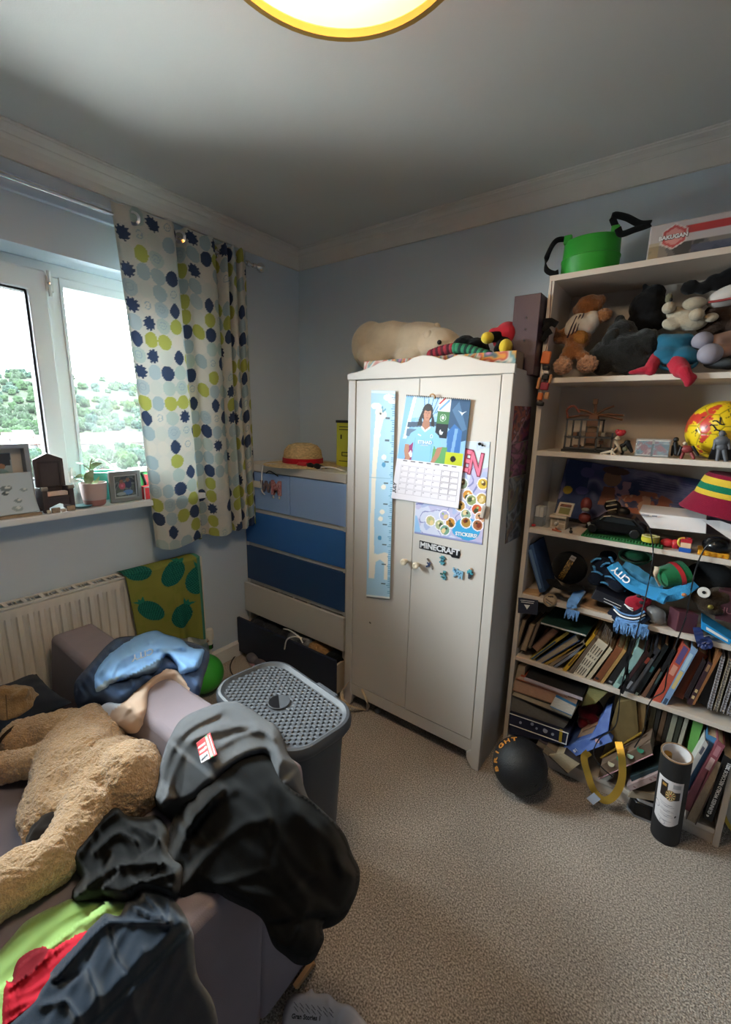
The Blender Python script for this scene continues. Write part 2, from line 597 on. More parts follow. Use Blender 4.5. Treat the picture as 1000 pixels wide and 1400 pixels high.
def glass_mat(name, haze):
    m = bpy.data.materials.new(name)
    m.use_nodes = True
    nt = m.node_tree
    for n in list(nt.nodes):
        if n.type != 'OUTPUT_MATERIAL':
            nt.nodes.remove(n)
    out = nt.nodes['Material Output']
    tr = nt.nodes.new('ShaderNodeBsdfTransparent')
    tr.inputs[0].default_value = (0.93, 0.96, 0.95, 1)
    gl = nt.nodes.new('ShaderNodeBsdfGlossy'); gl.inputs['Roughness'].default_value = 0.02
    fr = nt.nodes.new('ShaderNodeFresnel'); fr.inputs[0].default_value = 1.35
    m1 = nt.nodes.new('ShaderNodeMixShader')
    nt.links.new(fr.outputs[0], m1.inputs[0]); nt.links.new(tr.outputs[0], m1.inputs[1]); nt.links.new(gl.outputs[0], m1.inputs[2])
    # smeared dirt on the pane, doubling as window glare and haze
    tl = nt.nodes.new('ShaderNodeBsdfTranslucent'); tl.inputs[0].default_value = (0.9, 0.93, 0.95, 1)
    tc = nt.nodes.new('ShaderNodeTexCoord')
    n = nt.nodes.new('ShaderNodeTexNoise'); n.inputs['Scale'].default_value = 3.2; n.inputs['Detail'].default_value = 5
    nt.links.new(tc.outputs['Object'], n.inputs['Vector'])
    r = nt.nodes.new('ShaderNodeMapRange')
    r.inputs['From Min'].default_value = 0.38; r.inputs['From Max'].default_value = 0.68
    r.inputs['To Min'].default_value = haze * 0.35; r.inputs['To Max'].default_value = haze
    nt.links.new(n.outputs['Fac'], r.inputs[0])
    m2 = nt.nodes.new('ShaderNodeMixShader')
    nt.links.new(r.outputs[0], m2.inputs[0]); nt.links.new(m1.outputs[0], m2.inputs[1]); nt.links.new(tl.outputs[0], m2.inputs[2])
    nt.links.new(m2.outputs[0], out.inputs[0])
    return m
put(MB().box((XF - .03, WY0 + .12, 1.195), (XF - .024, .712, 1.995)), 'pane', glass_mat('clear_glass', 0.003), sash)
put(MB().box((XF - .03, .845, 1.19), (XF - .024, WY1 - .07, 2.03)), 'pane', glass_mat('hazy_smeared_glass', 0.008), win, label='smeared glass pane with glare haze built in')
put(MB().box((XF - .02, WY0 - .03, 1.063), (-2.05, WY1 + .05, 1.092)), 'sill', M_upvc, win, bevel=0.005)

# ------------------------------------------------------------------ outside
def hsl(d):
    k = [(15, -.30), (50, -.155), (90, -.125), (150, -.095), (210, -.070), (270, -.050), (330, -.025), (420, .012), (520, .046), (600, .062), (680, .064), (900, .03)]
    for (a, b), (c, e) in zip(k, k[1:]):
        if d <= c:
            t = max(0, (d - a) / (c - a))
            return b + (e - b) * t
    return k[-1][1]
def gz(x, y):
    d = -x
    if d < 14:
        return -2.9 + .03 * math.sin(x + y)
    return 1.5 + d * hsl(d) + 2.0 * (d / 300) * noise.noise(Vector((x * .012, y * .012, 3))) + 6 * (d / 600) * noise.noise(Vector((x * .004, y * .004, 9)))
mb = MB()
nx, ny = 60, 60
for i in range(nx):
    d = .45 + (i / (nx - 1)) ** 2.2 * 890
    for j in range(ny):
        y = d * (-0.4 + 1.5 * j / (ny - 1)) + 60 * (2 * j / (ny - 1) - 1) / (1 + d * .02)
        mb.v.append((-d, y, gz(-d, y)))
for i in range(nx - 1):
    for j in range(ny - 1):
        a = i * ny + j
        mb.f.append((a, a + 1, a + ny + 1, a + ny))
M_hill = mat('hill_grass', '#060b05', 0.95, col2='#12190b', vscale=0.22, spec=0.05, bump=1, bscale=.3, bdist=2.5)
o = put(mb, 'hillside', M_hill, None, smooth=True, auto=False)
tag(o, kind='structure')
struct('unseen_bounce_patio', MB().box((-13.5, -12, -3.1), (-.5, 14, -2.80)), mat('pale_bounce_paving', '#b5b5b2', .9, var=.12, vscale=2, spec=.1))  # unseen pale slab, added to bounce skylight up onto the ceiling
M_leaf = [mat('dark_foliage', '#0a1309', 0.9, var=.7, vscale=6, spec=.05, bump=1, bscale=7, bdist=.35), mat('mid_foliage', '#0d180a', 0.9, var=.7, vscale=6, spec=.05, bump=1, bscale=7, bdist=.35), mat('blue_green_foliage', '#0b1610', 0.9, var=.7, vscale=6, spec=.05, bump=1, bscale=7, bdist=.35)]
trees = []
def crown(seed):
    r_ = random.Random(seed)
    mb = MB().ell((0, 0, .5), (.8, .8, .6), 16, 10)
    for k in range(16):
        a, z = r_.uniform(0, 6.28), r_.uniform(.15, 1.05)
        q = .72 * math.sqrt(max(.05, 1 - (z - .4) ** 2 / .55))
        s = r_.uniform(.22, .38)
        mb.ell((q * math.cos(a), q * math.sin(a), z), (s, s, s * .85), 12, 8)
    mb.v = [tuple(Vector(v) * (1 + .16 * noise.noise(Vector(v) * 6 + Vector((seed, 0, 0))))) for v in mb.v]
    return mb
protos = []
for k in range(3):
    mb = crown(k + 5)
    me = bpy.data.meshes.new('hillside_tree')
    me.from_pydata(mb.v, [], mb.f)
    me.shade_smooth()
    me.materials.append(M_leaf[k])
    protos.append(me)
rng = random.Random(3)
n = tries = 0
while n < 300:
    d = rng.choice([rng.uniform(225, 640), rng.uniform(300, 560), rng.uniform(70, 180)])
    s = rng.uniform(.2, .62)
    if d < 180 and rng.random() < .6:
        continue
    left = s < .38
    if not left and d > 300 and noise.noise(Vector((d * .02, s * 9, 1))) < -.02:
        continue
    x, y = -d, d * s
    r = rng.uniform(2.8, 5.6) * (0.5 if d < 180 else 1)
    tries += 1
    if any((x - a) ** 2 + (y - b) ** 2 < (.80 * (r + c)) ** 2 for a, b, c in trees) and tries < 9000:
        continue
    trees.append((x, y, r))
    o = bpy.data.objects.new('hillside_tree', protos[rng.randrange(3)])
    COL.objects.link(o)
    o.location = (x, y, gz(x, y) - .1 * r)
    o.scale = (r, r, r * rng.uniform(1.0, 1.45))
    o.rotation_euler = (0, 0, rng.uniform(0, 6.28))
    tag(o, 'leafy tree among many on the hillside across the valley', 'tree', 'trees on the far hillside')
    n += 1
M_hw = [mat('pale_render', '#302d2b', .9), mat('brick_wall', '#2a211d', .9), mat('white_render', '#393836', .9)]
M_hr = [mat('slate_roof', '#181717', .9), mat('tiled_roof', '#301c17', .9)]
n = 0
def house(x, y, a, wi, de, h, mw, mr):
    z = gz(x, y) - .4
    t = thing('hillside_house', 'small gabled house in the row of houses across the valley', 'house', (x, y, z), 'houses across the valley')
    m = Matrix.Translation((x, y, z)) @ Matrix.Rotation(a, 4, 'Z')
    put(MB().prism([m @ Vector(p) for p in ((-wi, -de, 0), (-wi, de, 0), (-wi, de, h), (-wi, 0, h * 1.55), (-wi, -de, h))], m.to_3x3() @ Vector((2 * wi, 0, 0))), 'walls', mw, t)
    for s in (-1, 1):
        put(MB().prism([m @ Vector(p) for p in ((-wi - .3, s * (de + .5), h - .25), (-wi - .3, 0, h * 1.55 + .1), (-wi - .3, 0, h * 1.55 + .4), (-wi - .3, s * (de + .5), h + .05))], m.to_3x3() @ Vector((2 * wi + .6, 0, 0))), 'roof', mr, t)
    for s in (-.5, .5):
        put(MB().box((s * wi - .9, -de - .06, h * .35), (s * wi + .9, -de + .1, h * .8), m), 'window', M_dark, t)
for row, (d, cnt) in enumerate(((196, 12), (214, 12), (236, 10))):
    for i in range(cnt):
        s = .2 + .38 * (i + .3 * rng.random()) / cnt
        house(-d - rng.uniform(-5, 5), d * s, math.pi / 2 + rng.uniform(-.25, .25), rng.uniform(3, 4.5), 2.6, rng.uniform(3.2, 4.4), M_hw[rng.randrange(3)], M_hr[rng.randrange(2)])

# ------------------------------------------------------------------ ceiling lamp
LC = Vector((-.56, .645, 0)); LR = .237
lamp = thing('ceiling_lamp', 'round drum ceiling lamp glowing warm yellow', 'lamp', (LC.x, LC.y, 2.28))
M_shade = mat('cream_lampshade_fabric', '#e9c887', 0.8, spec=.2)
nt = M_shade.node_tree
t_ = nt.nodes.new('ShaderNodeBsdfTranslucent'); t_.inputs[0].default_value = (*hx('#e8b764'), 1)
mx = nt.nodes.new('ShaderNodeMixShader'); mx.inputs[0].default_value = .5
nt.links.new(nt.nodes['Principled BSDF'].outputs[0], mx.inputs[1]); nt.links.new(t_.outputs[0], mx.inputs[2])
nt.links.new(mx.outputs[0], nt.nodes['Material Output'].inputs[0])
put(MB().lathe(LC, [(LR, 2.272), (LR, 2.44), (LR - .004, 2.44), (LR - .004, 2.272), (LR, 2.272)], 64), 'lamp_shade', M_shade, lamp, smooth=True)
M_ring = mat('brass_shade_ring', '#a07a34', 0.5, metal=.3)
put(MB().lathe(LC, [(LR - .008, 2.266), (LR + .003, 2.266), (LR + .003, 2.28), (LR - .008, 2.28), (LR - .008, 2.266)], 64), 'shade_rim', M_ring, lamp, smooth=True)
def emit(name, col, k):
    m = bpy.data.materials.new(name); m.use_nodes = True
    b = m.node_tree.nodes['Principled BSDF']
    b.inputs['Base Color'].default_value = (*hx(col), 1)
    b.inputs['Emission Color'].default_value = (*hx(col), 1)
    b.inputs['Emission Strength'].default_value = k
    return m
M_diff = bpy.data.materials.new('frosted_diffuser'); M_diff.use_nodes = True
nt = M_diff.node_tree
nt.nodes.remove(nt.nodes['Principled BSDF'])
t_ = nt.nodes.new('ShaderNodeBsdfTranslucent'); t_.inputs[0].default_value = (*hx('#ffeec4'), 1)
d_ = nt.nodes.new('ShaderNodeBsdfTransparent'); d_.inputs[0].default_value = (1, .94, .80, 1)
mx = nt.nodes.new('ShaderNodeMixShader'); mx.inputs[0].default_value = .25
nt.links.new(t_.outputs[0], mx.inputs[1]); nt.links.new(d_.outputs[0], mx.inputs[2]); nt.links.new(mx.outputs[0], nt.nodes['Material Output'].inputs[0])
put(MB().add([(LC.x + (LR - .005) * math.cos(a * math.pi / 32), LC.y + (LR - .005) * math.sin(a * math.pi / 32), 2.284) for a in range(64)], [tuple(range(64))]), 'diffuser', M_diff, lamp)
put(MB().lathe(LC, [(.02, 2.478), (.035, 2.478), (.035, 2.44), (.02, 2.44)], 24).cyl((LC.x, LC.y, 2.44), (LC.x, LC.y, 2.40), .018), 'ceiling_fitting', M_upvc, lamp, smooth=True)
put(MB().ell((LC.x, LC.y, 2.365), (.028, .028, .036), 20, 12), 'bulb', emit('bulb_glow', '#ffe2b0', 25), lamp, smooth=True)
ld = bpy.data.lights.new('bulb_light', 'POINT')
ld.energy = 7
ld.color = (1.0, .86, .66)
ld.shadow_soft_size = .012
lo = bpy.data.objects.new('bulb_light', ld)
COL.objects.link(lo)
lo.location = (LC.x - .03, LC.y - .03, 2.318)

ld = bpy.data.lights.new('lamp_light', 'AREA')          # what the diffuser sends down into the room
ld.shape = 'DISK'
ld.size = 2 * LR - .03
ld.energy = LAMP
ld.color = (1.0, .80, .58)
lo = bpy.data.objects.new('lamp_light', ld)
COL.objects.link(lo)
lo.location = (LC.x, LC.y, 2.262)
# ------------------------------------------------------------------ curtain and its pole
rodt = thing('curtain_pole', 'thin chrome curtain pole with round finial above the window', 'curtain pole', (-2.06, .7, 2.30))
put(MB().cyl((-2.06, -.4, 2.302), (-2.06, 1.70, 2.302), .0085, n=16), 'pole', M_chrome, rodt, smooth=True)
put(MB().lathe((-2.06, 1.70, 2.302), [(.012, 0), (.012, .02), (.007, .026), (.02, .04), (.026, .055), (.02, .072), (0.0, .078)], 20, Vector((0, 1, 0)).to_track_quat('Z', 'Y')), 'finial', M_chrome, rodt, smooth=True)
for y in (1.665,):
    put(MB().cyl((XL + .02, y, 2.302), (-2.07, y, 2.302), .006).cyl((XL + .022, y, 2.302), (XL + .03, y, 2.302), .02).cyl((-2.06, y - .008, 2.302), (-2.06, y + .008, 2.302), .015), 'bracket', M_chrome, rodt, smooth=True)
cur = thing('curtain', 'white eyelet curtain printed with navy, lime and pale blue spots, bunched beside the window', 'curtain', (-2.06, 1.3, .87))
kn = [(.97, -2.058), (.985, -2.036), (1.04, -2.026), (1.11, -2.032), (1.17, -2.024), (1.225, -2.034), (1.245, -2.06), (1.243, -2.088), (1.262, -2.092), (1.283, -2.06), (1.30, -2.032), (1.36, -2.022), (1.42, -2.028), (1.455, -2.05), (1.462, -2.088), (1.474, -2.092), (1.486, -2.05), (1.498, -2.026), (1.512, -2.03), (1.518, -2.09), (1.53, -2.09), (1.538, -2.03), (1.552, -2.022), (1.566, -2.035), (1.568, -2.088), (1.582, -2.088), (1.586, -2.03), (1.60, -2.02), (1.615, -2.03), (1.635, -2.04)]
cp = curve_pts([(a, b, 0) for a, b in kn], 330)
sl = [0.0]
for a, b in zip(cp, cp[1:]):
    sl.append(sl[-1] + (b - a).length)
FW = sl[-1]
ZT, ZB = 2.345, .868
art = Art(331, 520, '#bcbcb4', FW / (ZT - ZB))
S = np.interp(art.u / art.a, np.linspace(0, 1, 331), sl)
Zm = (1 - art.v) * (ZT - ZB)
cell = .068
ci, cj = np.floor(S / cell).astype(int), np.floor(Zm / cell).astype(int)
fu, fv = S / cell - ci - .5, Zm / cell - cj - .5
r2 = np.hypot(fu, fv)
ang = np.arctan2(fv, fu)
rs = np.random.RandomState(11)
pal = [(.20, .25, .35), (.20, .25, .35), (.20, .25, .35), (.60, .62, .31), (.60, .62, .31), (.57, .64, .66), (.57, .64, .66), (.61, .67, .69), (.63, .69, .67), (.76, .75, .71), (.76, .75, .71), (.71, .73, .70)]
NI, NJ = ci.max() + 1, cj.max() + 1
ids = rs.randint(0, len(pal), (NI, NJ)); shp = rs.randint(0, 3, (NI, NJ))
for i in range(NI):                     # navy never touches navy
    for j in range(NJ):
        while ids[i, j] < 3 and ((i and ids[i - 1, j] < 3) or (j and ids[i, j - 1] < 3)):
            ids[i, j] = rs.randint(3, len(pal))
idc, shc = ids[ci, cj], shp[ci, cj]
navy = idc < 3
rad = np.full(len(S), .49)
rad = np.where(navy & (shc == 0), .36 + .09 * (np.cos(9 * ang) > .1), rad)
rad = np.where(navy & (shc == 1), .40 + .10 * np.clip(np.abs(np.sin(ang)), 0, 1) ** 10, rad)
ins = r2 <= rad
C = np.array([art.rgb(p) for p in pal])[idc]
art.c[ins] = C[ins]
rim_ = (~ins) & (r2 <= rad + .06) & navy
art.c[rim_] = np.array(art.rgb('#bfbdb5'))
face = (~navy) & (shc == 2) & (idc > 6)          # little outline drawings inside some pale spots
art.c[face & (np.abs(np.hypot(fu, fv + .05) - .22) < .03)] = np.array(art.rgb('#8fa0a8'))
art.c[face & (np.hypot(np.abs(fu) - .08, fv + .02) < .04)] = np.array(art.rgb('#8fa0a8'))
def cpos(u, v):
    t = u * 330
    i = np.clip(t.astype(int), 0, 329)
    fr = t - i
    A = np.array([list(p) for p in cp])
    y = A[i, 0] * (1 - fr) + A[i + 1, 0] * fr
    x = A[i, 1] * (1 - fr) + A[i + 1, 1] * fr
    dn = 1 - v
    yl = .97 + .075 * dn ** .8
    y = yl + (y - .97) / .665 * (1.637 + .012 * dn - yl)
    amp = 1 - .25 * np.sin(dn * math.pi)
    x = -2.06 + (x + 2.06) * amp + .006 * np.sin(dn * 5 + y * 18) * dn
    z = ZT - dn * (ZT - ZB) + .012 * np.cos(u * 40) * dn + .006 * np.cos(u * 75) * (1 - dn) - .028 * (1 - u) * dn
    return np.stack([x, y, z], -1)
fab = sheet(art, cpos, 'curtain_fabric', print_mat('printed_curtain_cotton', .8, .05, .1), cur)
for y, x in ((1.045, -2.03), (1.262, -2.045), (1.50, -2.03), (1.56, -2.025), (1.605, -2.022)):
    g = MB()
    q = Vector((1, -.7, 0)).to_track_quat('Z', 'Y')
    g.lathe((-2.06 if y > 1.4 else x + .004, y, 2.302), [(.017, -.005), (.028, -.003), (.029, .0), (.028, .003), (.017, .005), (.016, 0), (.017, -.005)], 24, q)
    put(g, 'eyelet', M_chrome, cur, smooth=True)

# ------------------------------------------------------------------ radiator
rad = thing('radiator', 'white panel radiator under the window', 'radiator', (-2.09, .5, .22))
M_rad = mat('white_radiator_enamel', '#d9d5cc', .35)
y0, y1, z0, z1 = -.25, 1.285, .22, .735
mb = MB()
ys = []
y = y0
pitch = .0375
while y < y1 - .02:
    for k, dx in ((0, 0), (.40, 0), (.52, -.010), (.88, -.010)):
        ys.append((y + k * pitch, dx))
    y += pitch
ys.append((y1, 0))
zs = [(z0, -.01), (z0 + .006, 0), (z0 + .035, 0), (z0 + .05, 1), (z1 - .055, 1), (z1 - .04, 0), (z1 - .006, 0), (z1, -.01)]
for yy, dx in ys:
    for zz, k in zs:
        mb.v.append((-2.06 + (dx * k if k == 1 else (k if k < 0 else 0)), yy, zz))
nz = len(zs)
for i in range(len(ys) - 1):
    for j in range(nz - 1):
        a = i * nz + j
        mb.f.append((a, a + nz, a + nz + 1, a + 1))
put(mb, 'front_panel', M_rad, rad, smooth=True)
put(MB().box((-2.128, y0, z0 + .01), (-2.118, y1, z1 - .01)), 'back_panel', M_rad, rad)
put(MB().box((-2.13, y1 - .004, z0 + .01), (-2.058, y1 + .003, z1 + .008), ), 'side_panel', M_rad, rad, bevel=.003)
g = MB().box((-2.13, y0, z1 + .002), (-2.122, y1, z1 + .01)).box((-2.066, y0, z1 + .002), (-2.057, y1, z1 + .01))
g2 = []
yy = y0
while yy < y1:
    put(MB().box((-2.122, yy, z1 + .001), (-2.066, yy + .014, z1 + .008)), 'grille_bar', M_rad, rad)
    for k in (.03, .042):
        g.box((-2.122, yy + k, z1 - .002), (-2.066, yy + k + .003, z1 + .004))
    yy += .062
tag(put(g, 'grille', M_rad, rad), kind='stuff')
vx, vy = -2.075, 1.318
put(MB().lathe((vx, vy, .2), [(.0, .0), (.013, .0), (.013, .025), (.02, .03), (.023, .05), (.021, .085), (.016, .095), (0, .097)], 20).cyl((vx, vy, .225), (vx, vy - .045, .245), .011), 'valve', M_rad, rad, smooth=True, label='white knobbed radiator valve')
put(MB().cyl((vx, vy, .175), (vx, vy, .2), .016, n=6).cyl((vx, vy - .03, .24), (vx, vy - .012, .232), .015, n=6), 'valve_nut', M_chrome, rad)
put(MB().cyl((vx, vy, 0.002), (vx, vy, .178), .0075), 'pipe', M_trim, rad, smooth=True)

# towel on the radiator, printed with green pineapples
tw = thing('towel', 'olive green towel printed with teal pineapples hanging over the radiator', 'towel', (-2.05, 1.06, .42))
art = Art(120, 170, '#8c8c44', .38 / .56)
art.fill(art.noise(30, 1, 4) > .3, '#83883f', .5)
for (cu, cv, an) in ((.40, .78, -.5), (.16, .36, .5), (.45, .27, -.45), (.62, .66, -.2), (.1, .93, .4)):
    art.ell(cu, cv, .105, .15, '#2c7d6c', 1, an)
    c_, s_ = math.cos(an), math.sin(an)
    a_ = (art.u - cu) * c_ + (art.v - cv) * s_; b_ = -(art.u - cu) * s_ + (art.v - cv) * c_
    m_ = ((a_ / .105) ** 2 + (b_ / .15) ** 2 <= 1) & ((np.abs(np.mod((a_ + b_) * 34, 1) - .5) < .14) | (np.abs(np.mod((a_ - b_) * 34, 1) - .5) < .14))
    art.fill(m_, '#174f4a')
    for k in (-.5, 0, .5):
        art.poly([(cu - s_ * .14 - c_ * .035, cv + c_ * .14 - s_ * .035), (cu - s_ * .21 + k * .12 * c_, cv + c_ * .21 + k * .12 * s_), (cu - s_ * .14 + c_ * .035, cv + c_ * .14 + s_ * .035)], '#2a7f6a')
art.rect(.64, 0, .69, 1, '#4e8f7c')
def tpos(u, v):
    # v 1 = behind the top, 0 = hem in front
    y = .872 + u * .392 + .03 * (1 - v) * (1 - u)
    s = (1 - v) * .56
    x = np.where(s < .06, -2.13 + s * 1.55, -2.036 + .006 * np.sin(u * 14 + v * 3) + .012 * np.sin(u * 22) * (1 - v) * (u > .6))
    z = np.where(s < .06, .752 + .008 * np.sin(s / .06 * 3.14), .75 - (s - .06) * (.62 + .34 * u))
    return np.stack([x, y, z], -1)
sheet(art, tpos, 'towel_cloth', print_mat('printed_towel', .95, 0, .05, .6, 500), tw, th=.005, nrm=(1, 0, .2))

# ------------------------------------------------------------------ wardrobe
M_white = mat('white_lacquered_board', '#c2bdb7', .42, var=.015, vscale=3)
wd = thing('wardrobe', 'tall white two-door wardrobe with a wavy top board', 'wardrobe', (-.92, 1.86, 0))
X0, X1, Y0, Y1 = -1.302, -.545, 1.61, 2.105
cr = [(476, 511), (490, 508), (510, 500.5), (520, 495), (529, 493), (539, 493.5), (548, 496.5), (556, 494.5), (566, 488.5), (578, 485.3), (590, 486.3), (601, 489.5), (609, 492), (616, 489), (624, 486), (633, 485.7), (645, 488.5), (656, 492), (668, 494.5), (685, 495.8), (705, 496.5)]
top = [at(u, v, y=1.602) for u, v in cr]
top[0].x, top[-1].x = X0 - .004, X1 + .004
outline = [V(X0 - .004, 1.602, 1.668), V(X1 + .004, 1.602, 1.668)] + list(reversed(top))
put(MB().prism(outline, (0, .02, 0)), 'crown_board', M_white, wd, bevel=.003)
for a, b in ((X0, X0 + .018), (X1 - .018, X1)):
    put(MB().box((a, Y0 + .014, 0), (b, Y1, 1.69)), 'side_panel', M_white, wd, bevel=.002)
put(MB().box((X0 + .018, Y0 + .014, 1.655), (X1 - .018, Y1, 1.675)), 'top_panel', M_white, wd)
put(MB().box((X0 + .018, Y1 - .006, .07), (X1 - .018, Y1, 1.655)), 'back_panel', M_white, wd)
put(MB().prism([(X0, Y0 - .004, 0), (X0 + .028, Y0 - .004, 0), (X0 + .045, Y0 - .004, .02), (X0 + .05, Y0 - .004, .07), (X0 + .042, Y0 - .004, .09), (X0 + .042, Y0 - .004, 1.668), (X0, Y0 - .004, 1.668)], (0, .018, 0)), 'post', M_white, wd, bevel=.003)
put(MB().prism([(X1, Y0 - .004, 0), (X1, Y0 - .004, 1.668), (X1 - .042, Y0 - .004, 1.668), (X1 - .042, Y0 - .004, .09), (X1 - .062, Y0 - .004, .07), (X1 - .058, Y0 - .004, .04), (X1 - .042, Y0 - .004, .015), (X1 - .028, Y0 - .004, 0)], (0, .018, 0)), 'post', M_white, wd, bevel=.003)
put(MB().box((X0 + .04, Y0, .072), (X1 - .04, Y0 + .016, .134)), 'bottom_rail', M_white, wd, bevel=.002)
put(MB().box((X0 + .018, Y0 + .03, .10), (X1 - .018, Y1 - .006, .118)), 'floor_panel', M_white, wd)
M_knob = mat('cream_wooden_knob', '#d9ccb4', .4)
dl = put(MB().box((X0 + .045, Y0 - .0005, .138), (-.930, Y0 + .017, 1.664)), 'door', M_white, wd, bevel=.002)
dr = put(MB().box((-.9265, Y0 - .003, .138), (X1 - .045, Y0 + .015, 1.664)), 'door', M_white, wd, bevel=.002)
for d, x, z in ((dl, -.955, .878), (dr, -.892, .876)):
    q = Vector((0, -1, 0)).to_track_quat('Z', 'Y')
    k = put(MB().lathe((x, Y0 - .002, z), [(.008, 0), (.0075, .012), (.013, .018), (.0155, .024), (.0145, .030), (.009, .0325), (.0045, .031), (.0, .030)], 20, q), 'knob', M_knob, d, smooth=True)
put(MB().cbox((-1.147, Y0 - .0015, .515), (.010, .003, .006), Matrix.Rotation(.4, 3, 'Y')), 'paint_chip', mat('grey_chip', '#6e6a66', .8), dl, label='small grey chip in the paint')

# ------------------------------------------------------------------ chest of drawers
ch = thing('chest_of_drawers', 'white chest with drawer fronts in graded blues, its lowest drawer left open', 'chest of drawers', (-1.74, 1.88, 0))
X0, X1, Y0, Y1 = -2.14, -1.338, 1.65, 2.11
put(MB().box((X0, Y0 - .005, 1.183), (X1, Y1, 1.228)), 'top_panel', M_white, ch, bevel=.003)
put(MB().box((X0, Y0, 0), (X0 + .018, Y1, 1.183)), 'side_panel', M_white, ch)
put(MB().box((X1 - .018, Y0, 0), (X1, Y1, 1.183)), 'side_panel', M_white, ch)
put(MB().box((X0 + .018, Y1 - .006, .03), (X1 - .018, Y1, 1.183)), 'back_panel', M_white, ch)
for z in (.945, .726, .483, .29, .03):
    put(MB().box((X0 + .018, Y0 + .008, z - .012), (X1 - .018, Y0 + .04, z + .012)), 'rail', M_white, ch, bevel=.002)
put(MB().box((-1.752, Y0 + .008, .957), (-1.734, Y0 + .04, 1.183)), 'divider', M_white, ch)
M_bl = [mat('pale_blue_lacquer', '#89a8d8', .4), mat('mid_blue_lacquer', '#2f66a8', .4), mat('dark_blue_lacquer', '#22406b', .42), M_white, mat('navy_lacquer', '#1b2438', .45)]
def drawer(x0, x1, z0, z1, m, out, label):
    y = Y0 - out
    f = put(MB().box((x0, y - .002, z0), (x1, y + .016, z1)), 'drawer', m, ch, bevel=.002, label=label)
    g = MB()
    g.box((x0 + .015, y + .016, z0 + .02), (x0 + .027, y + .41, z1 - .045)).box((x1 - .027, y + .016, z0 + .02), (x1 - .015, y + .41, z1 - .045)).box((x0 + .015, y + .398, z0 + .02), (x1 - .015, y + .41, z1 - .045)).box((x0 + .015, y + .016, z0 + .014), (x1 - .015, y + .41, z0 + .02))
    put(g, 'drawer_tray', M_white if m is not M_bl[4] else mat('beige_board', '#b9a88f', .6), f)
    return f
drawer(-2.136, -1.746, .96, 1.178, M_bl[0], 0, 'short pale blue drawer front')
drawer(-1.740, -1.342, .96, 1.178, M_bl[0], 0, 'short pale blue drawer front')
drawer(-2.136, -1.342, .738, .934, M_bl[1], 0, 'mid blue drawer front')
drawer(-2.136, -1.342, .496, .714, M_bl[2], 0, 'dark blue drawer front')
drawer(-2.136, -1.325, .288, .478, M_bl[3], .028, 'white drawer front pulled slightly open')
drawer(-2.136, -1.325, .032, .262, M_bl[4], .095, 'navy drawer front pulled open')

# ------------------------------------------------------------------ bookcase
bc = thing('bookcase', 'tall white bookcase crammed with toys and books', 'bookcase', (-.114, 1.95, 0))
M_bk = mat('white_foil_board', '#c9bfb4', .5, var=.03, vscale=4)
BX0, BX1, BY0, BY1 = -.514, .286, 1.815, 2.095
SH = [1.667, 1.388, 1.069, .777, .481, .066]          # shelf tops
put(MB().box((BX0, BY0, 0), (BX0 + .019, BY1, 2.031)), 'side_panel', M_bk, bc, bevel=.0015)
put(MB().box((BX1 - .019, BY0, 0), (BX1, BY1, 2.031)), 'side_panel', M_bk, bc, bevel=.0015)
put(MB().box((BX0, BY0 - .001, 2.012), (BX1, BY1, 2.032)), 'top_panel', M_bk, bc, bevel=.0015)
for z in SH:
    put(MB().box((BX0 + .019, BY0 + .002, z - .0195), (BX1 - .019, BY1 - .006, z)), 'shelf', M_bk, bc, bevel=.0015)
put(MB().box((BX0 + .019, BY1 - .006, .04), (BX1 - .019, BY1, 2.012)), 'back_panel', M_bk, bc)
put(MB().box((BX0 + .019, BY0 + .012, 0), (BX1 - .019, BY0 + .026, .046)), 'plinth', M_bk, bc)

# ------------------------------------------------------------------ sofa
M_sofa = mat('mauve_grey_upholstery', '#857b81', .9, var=.06, vscale=6, bump=.15, bscale=500, sheen=.05, spec=.08)
sofa = thing('sofa', 'mauve grey upholstered sofa heaped with clothes', 'sofa', (-1.3, .1, 0))
SX0, SX1, SY1 = -2.0, -.64, .706
BX, ZARM = -.705, .53            # where the top of the sofa's back ends, height of its arm
def soft_box(pts_bottom, pts_top, name, m, parent, r, label=None):
    mb = MB().hull([Vector(p) for p in reversed(pts_bottom)], [Vector(p) for p in reversed(pts_top)])
    return put(mb, name, m, parent, smooth=True, bevel=r, segs=4, label=label)
soft_box([(SX0, .485, .03), (SX1, .485, .03), (SX1, SY1, .03), (SX0, SY1, .03)], [(SX0 - .005, .545, .60), (BX, .53, .60), (BX, SY1, .60), (SX0 - .005, SY1, .60)], 'backrest', M_sofa, sofa, .022)
soft_box([(-.80, -.66, .03), (SX1, -.66, .03), (SX1, .49, .03), (-.80, .49, .03)], [(-.80, -.66, ZARM), (SX1, -.66, ZARM), (SX1, .52, ZARM), (-.80, .52, ZARM)], 'armrest', M_sofa, sofa, .022)
soft_box([(SX0, -.64, .05), (-.80, -.64, .05), (-.80, .49, .05), (SX0, .49, .05)], [(SX0, -.64, .27), (-.80, -.64, .27), (-.80, .49, .27), (SX0, .49, .27)], 'base', M_sofa, sofa, .01)
def seat_z(x, y):
    f = noise.noise(Vector((x * 4, y * 4, 1))) * .012
    a = x * .55 + y * .85
    return .415 + f + .014 * (1 - abs(math.sin(a * 15 + 3 * noise.noise(Vector((x * 3, y * 3, 5)))))) ** 3 * (1 if y < .42 else .2)
mb = MB()
nx, ny = 90, 80
for i in range(nx):
    for j in range(ny):
        x, y = -1.995 + 1.19 * i / (nx - 1), -.64 + 1.145 * j / (ny - 1)
        e = min(i, nx - 1 - i, j, ny - 1 - j)
        mb.v.append((x, y, seat_z(x, y) - (.10 if e == 0 else .02 if e == 1 else 0)))
